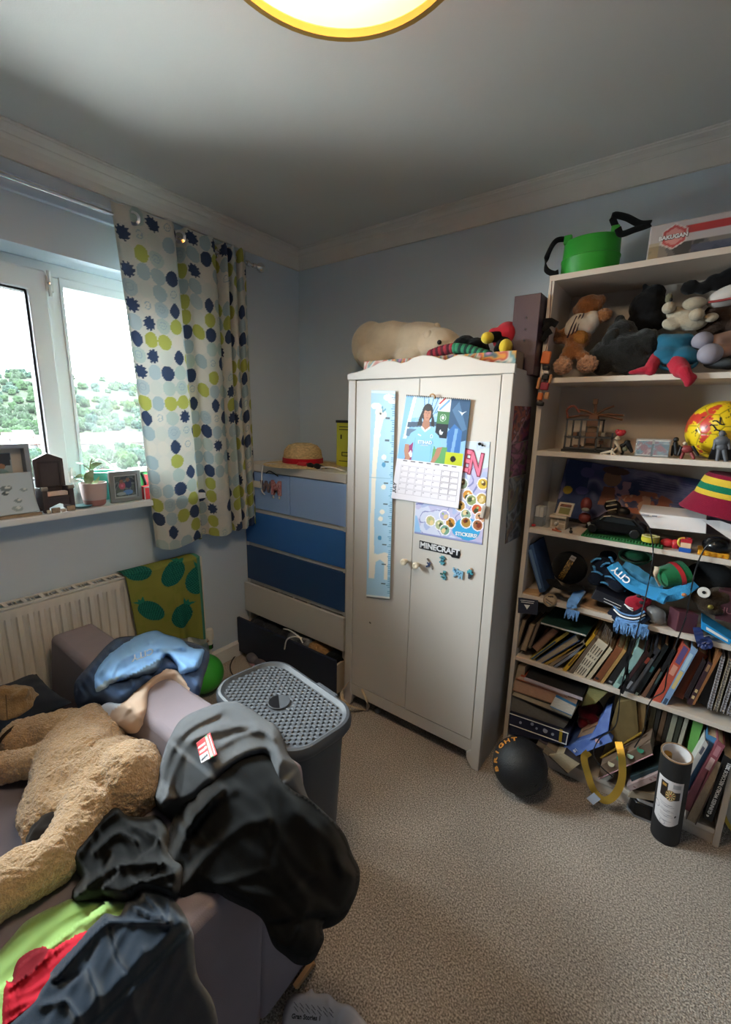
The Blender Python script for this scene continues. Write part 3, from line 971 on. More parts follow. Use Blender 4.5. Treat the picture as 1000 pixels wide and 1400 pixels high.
for i in range(nx - 1):
    for j in range(ny - 1):
        a = i * ny + j
        mb.f.append((a, a + ny, a + ny + 1, a + 1))
put(mb, 'seat_cover', mat('grey_seat_sheet', '#746c73', .9, var=.05, vscale=8, sheen=.2, spec=.12), sofa, smooth=True, auto=False, label='wrinkled grey seat cover')
for x, y in ((-1.95, .66), (-.69, .66), (-1.95, -.6), (-.69, -.6)):
    put(MB().cyl((x, y, 0), (x, y, .04), .025), 'foot', M_dark, sofa)
put(MB().prism([at(408, 1352, z=.004), at(432, 1318, z=.004), at(428, 1318, z=.05), at(404, 1352, z=.05)], (-.012, .003, 0)), 'base_trim', mat('bare_wood', '#b98a5a', .6), sofa, label='bare wood strip at the foot of the sofa')

# ------------------------------------------------------------------ laundry basket
lb = thing('laundry_basket', 'dark grey plastic laundry basket with a woven-look lid behind the sofa', 'laundry basket', (-.95, .848, 0))
M_lb = mat('slate_grey_plastic', '#44474c', .5, spec=.35)
LM = Matrix.Translation((-.95, .848, 0)) @ Matrix.Rotation(math.radians(-8), 4, 'Z')
def rrect(hx_, hy_, r, z, n=8):
    out = []
    for cx, cy, a0 in ((hx_ - r, hy_ - r, 0), (-hx_ + r, hy_ - r, 90), (-hx_ + r, -hy_ + r, 180), (hx_ - r, -hy_ + r, 270)):
        for k in range(n + 1):
            a = math.radians(a0 + 90 * k / n)
            out.append(LM @ Vector((cx + r * math.cos(a), cy + r * math.sin(a), z)))
    return out
def loft(rings, name, m, parent, capb=True, capt=True, **k):
    mb = MB()
    n = len(rings[0])
    for r in rings:
        mb.v += [tuple(p) for p in r]
    for j in range(len(rings) - 1):
        for i in range(n):
            mb.f.append((j * n + i, j * n + (i + 1) % n, (j + 1) * n + (i + 1) % n, (j + 1) * n + i))
    if capb: mb.f.append(tuple(range(n - 1, -1, -1)))
    if capt: mb.f.append(tuple(range((len(rings) - 1) * n, len(rings) * n)))
    return put(mb, name, m, parent, smooth=True, **k)
loft([rrect(.175, .10, .06, 0), rrect(.18, .105, .065, .01), rrect(.212, .122, .08, .545), rrect(.222, .13, .085, .55), rrect(.222, .13, .085, .575)], 'body', M_lb, lb)
lid = loft([rrect(.232, .14, .092, .567), rrect(.236, .144, .095, .575), rrect(.236, .144, .095, .592), rrect(.230, .138, .09, .602), rrect(.222, .130, .085, .604), rrect(.214, .122, .08, .598), rrect(.210, .118, .078, .594)], 'lid', M_lb, lb)
wv = MB()
for j in range(18):
    for i in range(20):
        x = -.204 + .021 * (i + (j % 2) * .5)
        y = -.108 + .0127 * j
        dx, dy = max(0, abs(x) - .13) / .078, max(0, abs(y) - .05) / .066
        if dx * dx + dy * dy > .95 or math.hypot(x, y + .01) < .042:
            continue
        c = LM @ Vector((x, y, .5945))
        a, b, h = .0102, .0059, .0035
        R3 = LM.to_3x3()
        P = [c + R3 @ Vector(p) for p in ((-a, -b, -.001), (a, -b, -.001), (a, b, -.001), (-a, b, -.001), (-a * .55, -b * .5, h * .6), (a * .75, -b * .5, h), (a * .75, b * .5, h), (-a * .55, b * .5, h * .6))]
        wv.add(P, [(0, 1, 5, 4), (1, 2, 6, 5), (2, 3, 7, 6), (3, 0, 4, 7), (4, 5, 6, 7)])
tag(put(wv, 'weave', M_lb, lid), kind='stuff')
c = LM @ Vector((0, -.01, .594))
put(MB().cyl(c, c + V(0, 0, .0055), .036, n=40), 'disc', M_lb, lid, bevel=.001)
a0 = math.radians(-38)
half = [c + V(.033 * math.cos(a0 - math.pi * k / 20), .033 * math.sin(a0 - math.pi * k / 20), .0057) for k in range(21)]
put(MB().prism(half, (0, 0, .0008)), 'badge', mat('gloss_black', '#0d0d10', .3), lid)
put(MB().cbox(LM @ Vector((.06, .142, .592)), (.10, .016, .022), LM.to_3x3()), 'latch', M_lb, lid, bevel=.004)
# ------------------------------------------------------------------ soft things on the sofa
def sd_rect(x, y, x0, x1, y0, y1):
    dx = np.maximum(x0 - x, x - x1); dy = np.maximum(y0 - y, y - y1)
    return np.hypot(np.maximum(dx, 0), np.maximum(dy, 0)) + np.minimum(np.maximum(dx, dy), 0)
def sofa_h(fall=.10, bulge=0.0, back=None):
    """height of what a cloth lies on: the seat, the sofa's back and arm, and how it hangs off them"""
    def H(x, y):
        seat = (x < -.80) & (y < .53)
        def side(d, top):
            t = np.clip(d / .05, 0, 1)
            dd = np.clip(d, 0, None)
            zs = .42 + (top - .42) * (1 - t * t * (3 - 2 * t))
            if bulge:
                zo = .02 + (top - .02) * np.sqrt(np.clip(1 - (dd / bulge) ** 2, 0, 1)) - np.clip(dd - bulge, 0, None) * 8
            else:
                zo = top - .62 * (dd / fall) ** 1.25
            if back is not None:                  # lies across whatever stands close behind the sofa
                by = y - SY1
                zo = np.where((by > 0) & (x < BX + .03), np.maximum(zo, top - back * by), zo)
            return np.where(d <= 0, top, np.where(seat, zs, zo))
        return np.maximum(side(sd_rect(x, y, SX0, BX, .53, SY1), .603), side(sd_rect(x, y, -.80, SX1, -3, .55), ZARM + .003))
    return H
def cast(px, H, off=0.0):
    """where the lines of sight meet the surface H"""
    U, Vv = px[:, 0], px[:, 1]
    D = (CR @ np.stack([U - 500, 700 - Vv, np.full(len(U), -FPX)])).T
    D /= np.linalg.norm(D, axis=1)[:, None]
    lo = np.full(len(U), .3); hi = np.full(len(U), 4.0); done = np.zeros(len(U), bool)
    for t in np.arange(.3, 4.0, .008):
        P = CAM + D * t
        hit = (~done) & ((P[:, 2] < H(P[:, 0], P[:, 1]) + off) | (P[:, 2] < .003))
        hi[hit] = t; lo[hit] = t - .008; done |= hit
    for _ in range(10):
        mid = (lo + hi) / 2
        P = CAM + D * mid[:, None]
        b = (P[:, 2] < H(P[:, 0], P[:, 1]) + off) | (P[:, 2] < .003)
        hi = np.where(b, mid, hi); lo = np.where(b, lo, mid)
    return CAM + D * hi[:, None]
def seg_dist(p, a, b):
    d = b - a
    t = np.clip(((p - a) @ d) / (d @ d + 1e-9), 0, 1)
    return np.linalg.norm(p - a - t[:, None] * d, axis=1)
def poly_dist(p, pts, closed=False):
    pts = [np.array(q[:2], float) for q in pts]
    prs = list(zip(pts, pts[1:] + ([pts[0]] if closed else [])))
    if not closed: prs = prs[:len(pts) - 1]
    return np.min([seg_dist(p, a, b) for a, b in prs], axis=0)
def drape(name, outline, H, lift, m, parent=None, step=3.0, folds=(), wr=(0, 20, 0), seed=0, drop=.035, paint=None, soften=7.0, base='#808080', label=None, even=0):
    op = [V(q.x, q.y) for q in curve_pts([(a, b, 0) for a, b in outline] + [(*outline[0], 0)], len(outline) * 7)][:-1]
    op = [np.array(p) for p in op]
    O = np.array(op)
    x0, y0 = O.min(0); x1, y1 = O.max(0)
    gx, gy = np.meshgrid(np.arange(x0, x1, step), np.arange(y0, y1, step))
    g = np.stack([gx.ravel() + (np.floor((gy.ravel() - y0) / step) % 2) * step / 2, gy.ravel()], 1)
    ins = np.zeros(len(g), bool)
    n = len(O)
    for i in range(n):
        a, b = O[i], O[(i + 1) % n]
        if a[1] == b[1]: continue
        ins ^= ((a[1] > g[:, 1]) != (b[1] > g[:, 1])) & (g[:, 0] < (b[0] - a[0]) * (g[:, 1] - a[1]) / (b[1] - a[1]) + a[0])
    g = g[ins]
    ed = poly_dist(g, O, True)
    g = g[ed > step * .55]
    pts = np.vstack([O, g])
    res = delaunay_2d_cdt([Vector(p) for p in pts], [], [list(range(n))], 1, 1e-4)
    P2 = np.array([list(p) for p in res[0]]); F = res[2]
    ed = poly_dist(P2, O, True)
    P = cast(P2, H)
    e = .006
    hx_ = (H(P[:, 0] + e, P[:, 1]) - H(P[:, 0] - e, P[:, 1])) / (2 * e)
    hy_ = (H(P[:, 0], P[:, 1] + e) - H(P[:, 0], P[:, 1] - e)) / (2 * e)
    hx_, hy_ = np.clip(hx_, -4, 4), np.clip(hy_, -4, 4)
    N = np.stack([-hx_, -hy_, np.ones(len(P))], 1)
    N /= np.linalg.norm(N, axis=1)[:, None]
    k = np.sqrt(np.clip(ed / soften, 0.02, 1))
    d = lift * k
    for f in folds:
        pl_, amp, wd_ = f
        dist = poly_dist(P2, curve_pts([(a, b, 0) for a, b in pl_], 14))
        d = d + .8 * amp * np.exp(-(dist / (wd_ * .75)) ** 1.4) * np.clip(ed / 4, 0.15, 1)
    if wr[0]:
        an = wr[2]
        for i, p in enumerate(P2):
            a = (p[0] * math.cos(an) + p[1] * math.sin(an)) / wr[1]
            b = (-p[0] * math.sin(an) + p[1] * math.cos(an)) / (wr[1] * 5.0)
            q = noise.noise(Vector((a + .6 * noise.noise(Vector((a * .5, b, seed + 7))), b, seed)))
            q2 = noise.noise(Vector((a * 2.3, b * 2.3, seed + 3)))
            q3 = noise.noise(Vector((p[0] * .045, p[1] * .045, seed + 11)))
            d[i] += 1.2 * wr[0] * (1 - 2.2 * abs(q) ** 1.1 + .22 * q2 + .35 * q3) * min(1, .25 + ed[i] / 8)
    S = cast(P2, H, d / np.clip(N[:, 2], .45, 1))
    E_ = np.array([(a, b) for f in F for a, b in zip(f, list(f[1:]) + [f[0]])])
    dep = np.linalg.norm(S - CAM, axis=1)
    Dn = (S - CAM) / dep[:, None]
    for _ in range(even):                 # let the cloth relax a little
        acc = np.zeros(len(dep)); num = np.zeros(len(dep))
        np.add.at(acc, E_[:, 0], dep[E_[:, 1]]); np.add.at(num, E_[:, 0], 1)
        np.add.at(acc, E_[:, 1], dep[E_[:, 0]]); np.add.at(num, E_[:, 1], 1)
        dep = .5 * dep + .5 * acc / np.maximum(num, 1)
    S = CAM + Dn * dep[:, None]
    # the hem turns under
    isb = ed < 1e-3
    bi = [int(i) for i in np.where(isb)[0]]
    cnt = {}
    for f in F:
        for a, b in zip(f, list(f[1:]) + [f[0]]):
            cnt[(a, b)] = 1
    rim = [(a, b) for (a, b) in cnt if (b, a) not in cnt]
    vs = S.tolist(); fs = [tuple(f) for f in F]
    low = {}
    ctr = S.mean(0)
    for a, b in rim:
        for q in (a, b):
            if q not in low:
                low[q] = len(vs)
                inw = (ctr - S[q]); inw[2] = 0; inw /= np.linalg.norm(inw) + 1e-9
                vs.append((S[q] + inw * .012 + np.array([0, 0, -drop])).tolist())
        fs.append((b, a, low[a], low[b]))
    me = bpy.data.meshes.new(name)
    me.from_pydata(vs, [], fs)
    if paint:
        C = np.tile(np.array(Art.rgb(base)), (len(vs), 1))
        P2x = np.vstack([P2, np.zeros((len(vs) - len(P2), 2))])
        for q, j in low.items(): P2x[j] = P2[q]
        for pl_, colr in paint:
            ins = np.zeros(len(P2x), bool)
            nn = len(pl_)
            for i in range(nn):
                a, b = pl_[i], pl_[(i + 1) % nn]
                if a[1] == b[1]: continue
                ins ^= ((a[1] > P2x[:, 1]) != (b[1] > P2x[:, 1])) & (P2x[:, 0] < (b[0] - a[0]) * (P2x[:, 1] - a[1]) / (b[1] - a[1]) + a[0])
            C[ins] = np.array(Art.rgb(colr))
        ca = me.color_attributes.new('Col', 'FLOAT_COLOR', 'POINT')
        ca.data.foreach_set('color', np.hstack([s2la(C), np.ones((len(C), 1))]).ravel())
    o = link_mesh(name, me, m, parent, True, label)
    return o, (lambda u, v: Vector(cast(np.array([[u, v]], float), H)[0]) + Vector((0, 0, lift)))

def cloth(name, col, bump=.25, bs=900, sheen=.12, var=.05):
    return mat(name, col, .92, var=var, vscale=14, bump=bump, bscale=bs, sheen=sheen, spec=.04)
H0 = sofa_h(.10, back=.35)

# jeans under a football shirt, beige shorts
t = thing('jeans', 'crumpled dark blue denim jeans under the pale blue football shirt', 'jeans', at(140, 930, z=.6))
drape('denim', [(101, 945), (104, 930), (124, 907), (150, 879), (172, 870), (230, 872), (284, 888), (279, 925), (272, 946), (257, 938), (240, 918), (205, 930), (183, 946), (160, 961), (140, 955), (115, 968), (104, 962)], H0, .022, cloth('dark_denim', '#3a4f70', .3, 1200), t, wr=(.008, 12, -.6), seed=2,
      folds=[([(105, 950), (125, 915), (150, 888)], .012, 5), ([(118, 960), (135, 930), (150, 905)], .010, 5)])
t = thing('football_shirt', 'pale blue football shirt with a dark hem reading CITY thrown over the sofa back', 'shirt', at(200, 905, z=.6))
o, on = drape('shirt_fabric', [(127, 940), (128, 920), (145, 895), (176, 874), (210, 862), (226, 867), (246, 873), (262, 883), (281, 888), (277, 908), (272, 917), (257, 923), (246, 921), (239, 909), (228, 899), (223, 909), (215, 919), (192, 927), (165, 933), (152, 938), (142, 946), (131, 948)], H0, .045, print_mat('sky_blue_polyester', .85, 0, .08, .25, 700), t, step=2.6,
      folds=[([(131, 938), (145, 908), (180, 885), (222, 872)], .016, 5), ([(150, 930), (165, 903), (205, 888), (250, 885)], .015, 5), ([(140, 925), (158, 896), (195, 877)], -.014, 4), ([(165, 922), (200, 900), (235, 893), (268, 905)], .014, 5), ([(170, 912), (215, 893), (262, 890)], -.012, 4), ([(240, 900), (255, 912)], .012, 5)],
      wr=(.006, 14, -.5), seed=5, base='#8cbcf0', paint=[([(160, 934), (222, 899), (226, 899), (222, 910), (215, 921), (192, 929)], '#5a6b7c'), ([(127, 948), (129, 942), (146, 930), (165, 925), (160, 935), (142, 948)], '#9fb4c4')])
M_wl = mat('white_print', '#e8e8e8', .6)
e1 = (at(194, 918, z=.6) - at(214, 910, z=.6)).normalized()
text('CITY', .034, on(206, 915) + V(.0, -.022, .024), e1, V(0, .55, -.85), M_wl, t, bold=.0006)
t = thing('shorts', 'beige shorts with a white patch hanging down the inside of the sofa back', 'shorts', at(190, 960, z=.55))
drape('beige_cotton', [(136, 973), (139, 965), (150, 960), (167, 961), (184, 946), (202, 931), (226, 906), (238, 908), (252, 925), (260, 941), (250, 934), (236, 926), (220, 929), (206, 939), (202, 952), (200, 970), (193, 982), (184, 992), (166, 993), (150, 991), (138, 984)], H0, .014, print_mat('brushed_cotton', .9, 0, .1, .2, 900), t, step=2.6, wr=(.003, 14, 1.2), seed=9,
      folds=[([(165, 985), (178, 968), (186, 972)], .010, 4), ([(205, 935), (230, 914), (250, 925)], .006, 3)], base='#c3ab97', paint=[([(130, 960), (150, 955), (166, 962), (150, 975), (146, 995), (130, 990)], '#cfd3dc')])

# grey hoodie over the back
H1 = sofa_h(.13, back=.25)
t = thing('grey_hoodie', 'mid grey hoodie with a red and green printed patch draped over the sofa back', 'hoodie', at(310, 1010, z=.6))
o, on = drape('hoodie_fabric', [(209, 1091), (213, 1073), (222, 1036), (233, 1007), (251, 981), (292, 963), (314, 959), (332, 963), (363, 983), (381, 997), (394, 1030), (407, 1047), (414, 1069), (421, 1089), (433, 1106), (420, 1103), (402, 1092), (387, 1078), (376, 1056), (365, 1033), (350, 1033), (330, 1041), (310, 1054), (297, 1066), (281, 1079), (266, 1093), (246, 1100), (233, 1102), (222, 1107), (214, 1101)], H1, .042, cloth('grey_marl_jersey', '#56585b', .3, 1000), t, step=3,
      folds=[([(214, 1085), (230, 1035), (255, 1000), (300, 975)], .013, 7), ([(225, 1098), (240, 1050), (262, 1015), (310, 990), (350, 1000)], .013, 7), ([(240, 1030), (262, 1000), (300, 982)], -.006, 5), ([(255, 1020), (252, 1060), (246, 1092)], -.005, 5), ([(262, 1012), (300, 1000), (345, 992), (375, 1010)], .012, 6), ([(285, 1030), (330, 1005), (365, 1003), (385, 1045)], .011, 6), ([(300, 1010), (340, 1000)], -.005, 5), ([(372, 1000), (392, 1050), (410, 1085)], .010, 6)],
      wr=(.004, 22, -.7), seed=13, soften=9)
# printed patch
ux = (at(304, 1043, z=.6) - at(281, 1050, z=.6)); 
pa = [(279, 1041), (297, 1026), (307, 1057), (286, 1069)]
art = Art(30, 34, '#b5343a', 1.0)
art.rect(.60, 0, .78, 1, '#3f8f5b'); art.rect(.78, 0, 1, 1, '#c9484a'); art.rect(0, 0, .55, .34, '#e4e2e6'); art.line((.08, .72), (.5, .72), .05, '#e8d9d9'); art.line((.1, .5), (.5, .52), .06, '#e9b8b0'); art.line((.08, .12), (.45, .2), .05, '#2a2a36'); art.line((.69, .1), (.69, .9), .04, '#e9efe9'); art.line((.9, .1), (.9, .9), .03, '#f0d6d6')
cs = [on(*q) + V(.0, -.018, .026) for q in (pa[3], pa[2], pa[1], pa[0])]   # bl, br, tr, tl
def quadpos(bl, br, tr, tl):
    A = [np.array(p) for p in (bl, br, tr, tl)]
    return lambda u, v: ((1 - u) * (1 - v))[:, None] * A[0] + (u * (1 - v))[:, None] * A[1] + (u * v)[:, None] * A[2] + ((1 - u) * v)[:, None] * A[3]
sheet(art, quadpos(*cs), 'printed_patch', print_mat(), t, th=.004, nrm=(0, -.5, .8))

# black hoodie hanging off the corner
H2 = sofa_h(bulge=.29)
M_blk = cloth('black_fleece', '#090a0b', .35, 700, .1)
t = thing('black_hoodie', 'bulky black hoodie hanging off the outer corner of the sofa', 'hoodie', at(380, 1180, z=.5))
drape('fleece', [(229, 1165), (232, 1132), (245, 1106), (270, 1085), (300, 1056), (335, 1030), (368, 1030), (395, 1075), (420, 1090), (440, 1107), (458, 1124), (472, 1142), (482, 1168), (492, 1190), (490, 1215), (480, 1238), (463, 1252), (446, 1258), (441, 1266), (443, 1286), (430, 1306), (410, 1309), (393, 1298), (374, 1283), (360, 1252), (345, 1239), (320, 1227), (300, 1217), (285, 1214), (262, 1216), (247, 1223), (245, 1205), (250, 1190), (232, 1182)], H2, .02, M_blk, t, step=3.4,
      folds=[([(240, 1160), (275, 1110), (320, 1080)], .018, 8), ([(255, 1205), (285, 1165), (330, 1130), (365, 1120)], .018, 8), ([(262, 1180), (300, 1140)], -.012, 6), ([(370, 1080), (373, 1140), (366, 1190)], -.010, 4), ([(290, 1212), (330, 1200), (365, 1190)], .012, 6), ([(400, 1110), (450, 1150), (470, 1200)], .012, 10), ([(420, 1240), (400, 1290)], .014, 8), ([(440, 1255), (400, 1262), (370, 1265)], -.02, 6)],
      wr=(.007, 26, -.7), seed=21, soften=12, even=3)
# black jumper on the seat
HS = sofa_h(.1)
t = thing('black_jumper', 'crumpled black jumper lying on the seat against the teddy bear', 'jumper', at(170, 1170, z=.45))
drape('jersey', [(90, 1175), (99, 1152), (117, 1134), (131, 1108), (150, 1096), (166, 1096), (177, 1112), (194, 1117), (216, 1116), (231, 1137), (232, 1168), (250, 1184), (247, 1216), (237, 1227), (215, 1222), (192, 1219), (171, 1230), (141, 1226), (105, 1233), (99, 1218), (111, 1200), (99, 1184)], HS, .055, cloth('black_jersey', '#08090a', .35, 800, .15), t, step=3.2,
      folds=[([(110, 1165), (135, 1130), (160, 1110)], .020, 8), ([(130, 1165), (160, 1140), (185, 1150)], .018, 7), ([(120, 1210), (160, 1185), (220, 1180)], .02, 8), ([(140, 1190), (150, 1170)], -.018, 6), ([(180, 1130), (215, 1145)], .016, 7), ([(185, 1210), (235, 1195)], .014, 6)], wr=(.006, 20, -.4), seed=31, soften=12)
t = thing('green_tshirt', 'lime green T-shirt spread on the seat at the near end', 'T-shirt', at(60, 1290, z=.43))
drape('cotton', [(-14, 1315), (15, 1282), (39, 1257), (84, 1234), (99, 1229), (130, 1231), (172, 1233), (200, 1250), (160, 1300), (70, 1390), (-14, 1420)], HS, .014, cloth('lime_cotton', '#82a05c', .2, 1100, .2), t, step=3.4, wr=(.0045, 20, .9), seed=41)
t = thing('red_garment', 'bright red folded garment lying on the lime green T-shirt', 'clothing', at(50, 1340, z=.44))
drape('cotton', [(0, 1388), (3, 1350), (8, 1341), (14, 1337), (22, 1312), (40, 1298), (63, 1292), (73, 1294), (82, 1287), (112, 1273), (130, 1270), (110, 1310), (60, 1370), (35, 1390), (3, 1412)], HS, .028, print_mat('red_cotton', .9, 0, .1, .2, 900), t, step=3, wr=(.003, 14, .9), seed=43, base='#9c1c2a', paint=[([(10, 1345), (20, 1310), (45, 1297), (68, 1296), (60, 1312), (40, 1335), (18, 1345)], '#5e0f17')],
      folds=[([(20, 1345), (45, 1330), (68, 1300)], .008, 3), ([(12, 1350), (14, 1395)], .006, 2.5), ([(25, 1350), (28, 1385)], .006, 2.5)])
t = thing('navy_joggers', 'navy blue tracksuit bottoms lying over the near arm of the sofa', 'trousers', at(180, 1330, z=.6))
H3 = sofa_h(.13)
drape('jersey', [(-10, 1412), (36, 1372), (66, 1327), (100, 1290), (129, 1261), (144, 1247), (162, 1250), (171, 1234), (186, 1227), (192, 1215), (210, 1211), (226, 1218), (236, 1228), (250, 1246), (264, 1275), (266, 1300), (271, 1335), (291, 1368), (298, 1412), (280, 1450), (150, 1460), (0, 1440)], H3, .035, cloth('navy_jersey', '#141f2c', .3, 900, .25), t, step=3.6,
      folds=[([(70, 1330), (105, 1290), (145, 1252)], .012, 4), ([(78, 1336), (112, 1297), (150, 1262), (200, 1262), (230, 1262)], .012, 5), ([(75, 1345), (110, 1330), (130, 1290)], -.010, 5), ([(150, 1270), (160, 1310), (178, 1335)], -.010, 6), ([(195, 1220), (212, 1240), (228, 1262)], .016, 6), ([(228, 1225), (232, 1262)], .010, 3), ([(175, 1232), (200, 1250), (228, 1256)], .014, 5), ([(120, 1325), (135, 1370), (130, 1400)], .012, 8), ([(60, 1375), (90, 1370), (110, 1400)], .012, 7), ([(195, 1300), (180, 1360), (190, 1400)], .010, 12)],
      wr=(.004, 26, .4), seed=51, soften=10)

# giant teddy bear sprawled on the seat
M_ted = mat('tan_plush', '#bd9c76', .95, var=.14, vscale=70, bump=1.0, bscale=190, sheen=.5, spec=.05)
ted = thing('teddy_bear', 'giant tan teddy bear sprawled face down on the sofa seat', 'teddy bear', at(120, 1060, z=.42))
def tp(u, v, z): return at(u, v, z=z)
mb = MB()
def tb(u, v, z, rx, ry, rz, ang=0):
    mb.ell(tp(u, v, z), (rx, ry, rz), 20, 14, Matrix.Rotation(ang, 3, 'Z'))
tb(112, 1040, .47, .20, .13, .10, -.4)
tb(140, 1068, .46, .15, .13, .10, -.4)
tb(98, 1085, .455, .15, .12, .085, -.5)
tb(176, 1068, .47, .105, .10, .11)
tb(120, 1010, .475, .13, .09, .09, -.5)
cap_pts(mb, tp(92, 996, .49), tp(28, 1010, .47), .062, .06)          # ear and head side
cap_pts(mb, tp(95, 1022, .50), tp(40, 1044, .475), .05, .045)          # arm
cap_pts(mb, tp(40, 1044, .475), tp(-25, 1053, .465), .045, .045)
cap_pts(mb, tp(72, 1085, .47), tp(58, 1112, .46), .055, .045)          # near foot
cap_pts(mb, tp(58, 1110, .46), tp(50, 1136, .455), .045, .036)
cap_pts(mb, tp(118, 1112, .47), tp(75, 1175, .465), .075, .056)        # leg
cap_pts(mb, tp(75, 1175, .465), tp(-30, 1232, .468), .058, .062)
blob(mb, 'plush_body', M_ted, ted, .0042, 6, .0045, 120, .008, 22)
mb = MB()
mb.ell(tp(68, 1131, .478), (.040, .056, .030), 16, 10, Matrix.Rotation(.5, 3, 'Z'))
blob(mb, 'paw_sole', cloth('dark_brown_suede', '#231d1a'), ted, .005, 4, .005, 60, label='dark brown suede paw sole')
put(MB().lathe(tp(17, 1013, .475), [(.048, -.006), (.056, 0), (.048, .006), (.040, 0), (.048, -.006)], 24, V(-1, -.35, .2).to_track_quat('Z', 'Y')), 'ear_trim', cloth('dark_brown_trim', '#2d2420'), ted, smooth=True)
# a second soft toy and a pale cushion at the wall end
t = thing('soft_toy_head', 'worn brown soft toy lying by the wall end of the sofa', 'soft toy', at(18, 965, z=.42))
mb = MB()
mb.ell(at(16, 966, z=.475), (.085, .075, .07), 18, 12)
mb.ell(at(26, 950, z=.53), (.03, .035, .022), 12, 8).ell(at(5, 947, z=.54), (.035, .03, .025), 12, 8)
mb.ell(at(33, 945, z=.54), (.016, .016, .016), 10, 8)
blob(mb, 'plush_body', mat('brown_plush', '#9a7c56', .95, var=.2, vscale=25, bump=.7, bscale=220, sheen=.3, spec=.05), t, .005, 6, .005, 50, .008, 18)
put(MB().tube(curve_pts([at(8, 950, z=.545), at(9, 965, z=.55), at(10, 985, z=.53)], 12), .0012), 'seam', mat('brown_thread', '#54402c', .9), t)
def cushion(name, label, c, size, rot, m):
    mb = MB()
    n = 22
    sx, sy, sz = size
    for s in (1, -1):
        for i in range(n + 1):
            for j in range(n + 1):
                u, v = 2 * i / n - 1, 2 * j / n - 1
                h = sz * (max(0, (1 - u ** 4)) * max(0, (1 - v ** 4))) ** .5
                k = 1 - .06 * (1 - v * v); k2 = 1 - .06 * (1 - u * u)
                p = Vector((sx * u * k, sy * v * k2, s * h + .006 * noise.noise(Vector((u * 3, v * 3, s)))))
                mb.v.append(tuple(Vector(c) + rot @ p))
        o_ = 0 if s == 1 else (n + 1) ** 2
        for i in range(n):
            for j in range(n):
                a = o_ + i * (n + 1) + j
                mb.f.append((a, a + n + 1, a + n + 2, a + 1))
    t = thing(name, label, 'cushion', c)
    put(mb, 'cover', m, t, smooth=True, auto=False)
    return t
cushion('navy_pad', 'flat dark navy pad filling the dark area at the wall end', (-1.84, .33, .455), (.155, .16, .035), Matrix.Rotation(.05, 3, 'Z'), cloth('dark_navy_cotton', '#262d3a'))  # flat dark pad that fills the dark area at the wall end
cushion('cream_cushion', 'cream cushion standing at the wall end, mostly out of view', (-1.90, .185, .55), (.15, .15, .05), Matrix.Rotation(1.35, 3, 'X') @ Matrix.Rotation(.2, 3, 'Z'), cloth('cream_cotton', '#c9c3b8'))
# ------------------------------------------------------------------ on the wardrobe doors
WYF = 1.6065
M_pr = print_mat()
M_prg = print_mat('glossy_print', .3, 0, .5)
def lerp2(bl, br, tr, tl):
    return quadpos(bl, br, tr, tl)
def door_at(u, v, y=WYF): return at(u, v, y=y)

# growth chart
t = thing('growth_chart', 'pale blue giraffe height chart stuck on the left wardrobe door', 'height chart', door_at(516, 816))
art = Art(56, 330, '#a9cfe8', .13 / .96)
A = art.a
art.rect(0, 0, A, .012, '#e8eef0'); art.rect(0, .985, A, 1, '#cfe2ec')
for cu, cv, r in ((.03, .93, .03), (.10, .97, .03), (.12, .955, .025)):
    art.ell(cu, cv, r, r * .5, '#eef0ee')
art.poly([(.012, .10), (.040, .10), (.042, .17), (.036, .40), (.040, .62), (.055, .80), (.075, .875), (.082, .90), (.05, .915), (.03, .895), (.022, .80), (.014, .60), (.012, .4)], '#efe7da')
art.ell(.058, .898, .034, .022, '#efe7da', 1, -.3)
for cu, cv in ((.066, .928), (.084, .918)): art.line((.07, .905), (cu, cv), .0035, '#5f9cb8')
art.poly([(.035, .10), (.12, .10), (.12, .235), (.10, .24), (.06, .225), (.042, .23)], '#efe7da'); art.poly([(.045, .09), (.10, .09), (.10, .185), (.075, .20), (.05, .185)], '#a9cfe8')
art.ell(.056, .897, .006, .004, '#42474c')
for cu, cv in ((.035, .80), (.07, .70), (.072, .56), (.068, .44), (.06, .405)): art.ell(cu + .012, cv, .014, .012, '#f2ece2')
for cu, cv in ((.082, .665), (.07, .31)): art.ell(cu, cv, .011, .012, '#4f93c0')
for k in range(96):
    v = .02 + k * .01
    art.rect(A - (.022 if k % 5 == 0 else .014), v - .0012, A - .002, v + .0012, '#3f82ac')
for k in range(9): art.rect(A - .05, .075 + .1 * k, A - .026, .082 + .1 * k, '#50606c')
art.rect(0, .60, A, .602, '#8fb4cc'); art.rect(0, .205, A, .2065, '#8fb4cc')
sheet(art, lerp2(door_at(501, 815.5, 1.603), door_at(533, 819, 1.600), door_at(541, 534.5, 1.600), door_at(508, 533, 1.603)), 'chart_sheet', M_pr, t, th=.0015, nrm=(0, -1, 0))

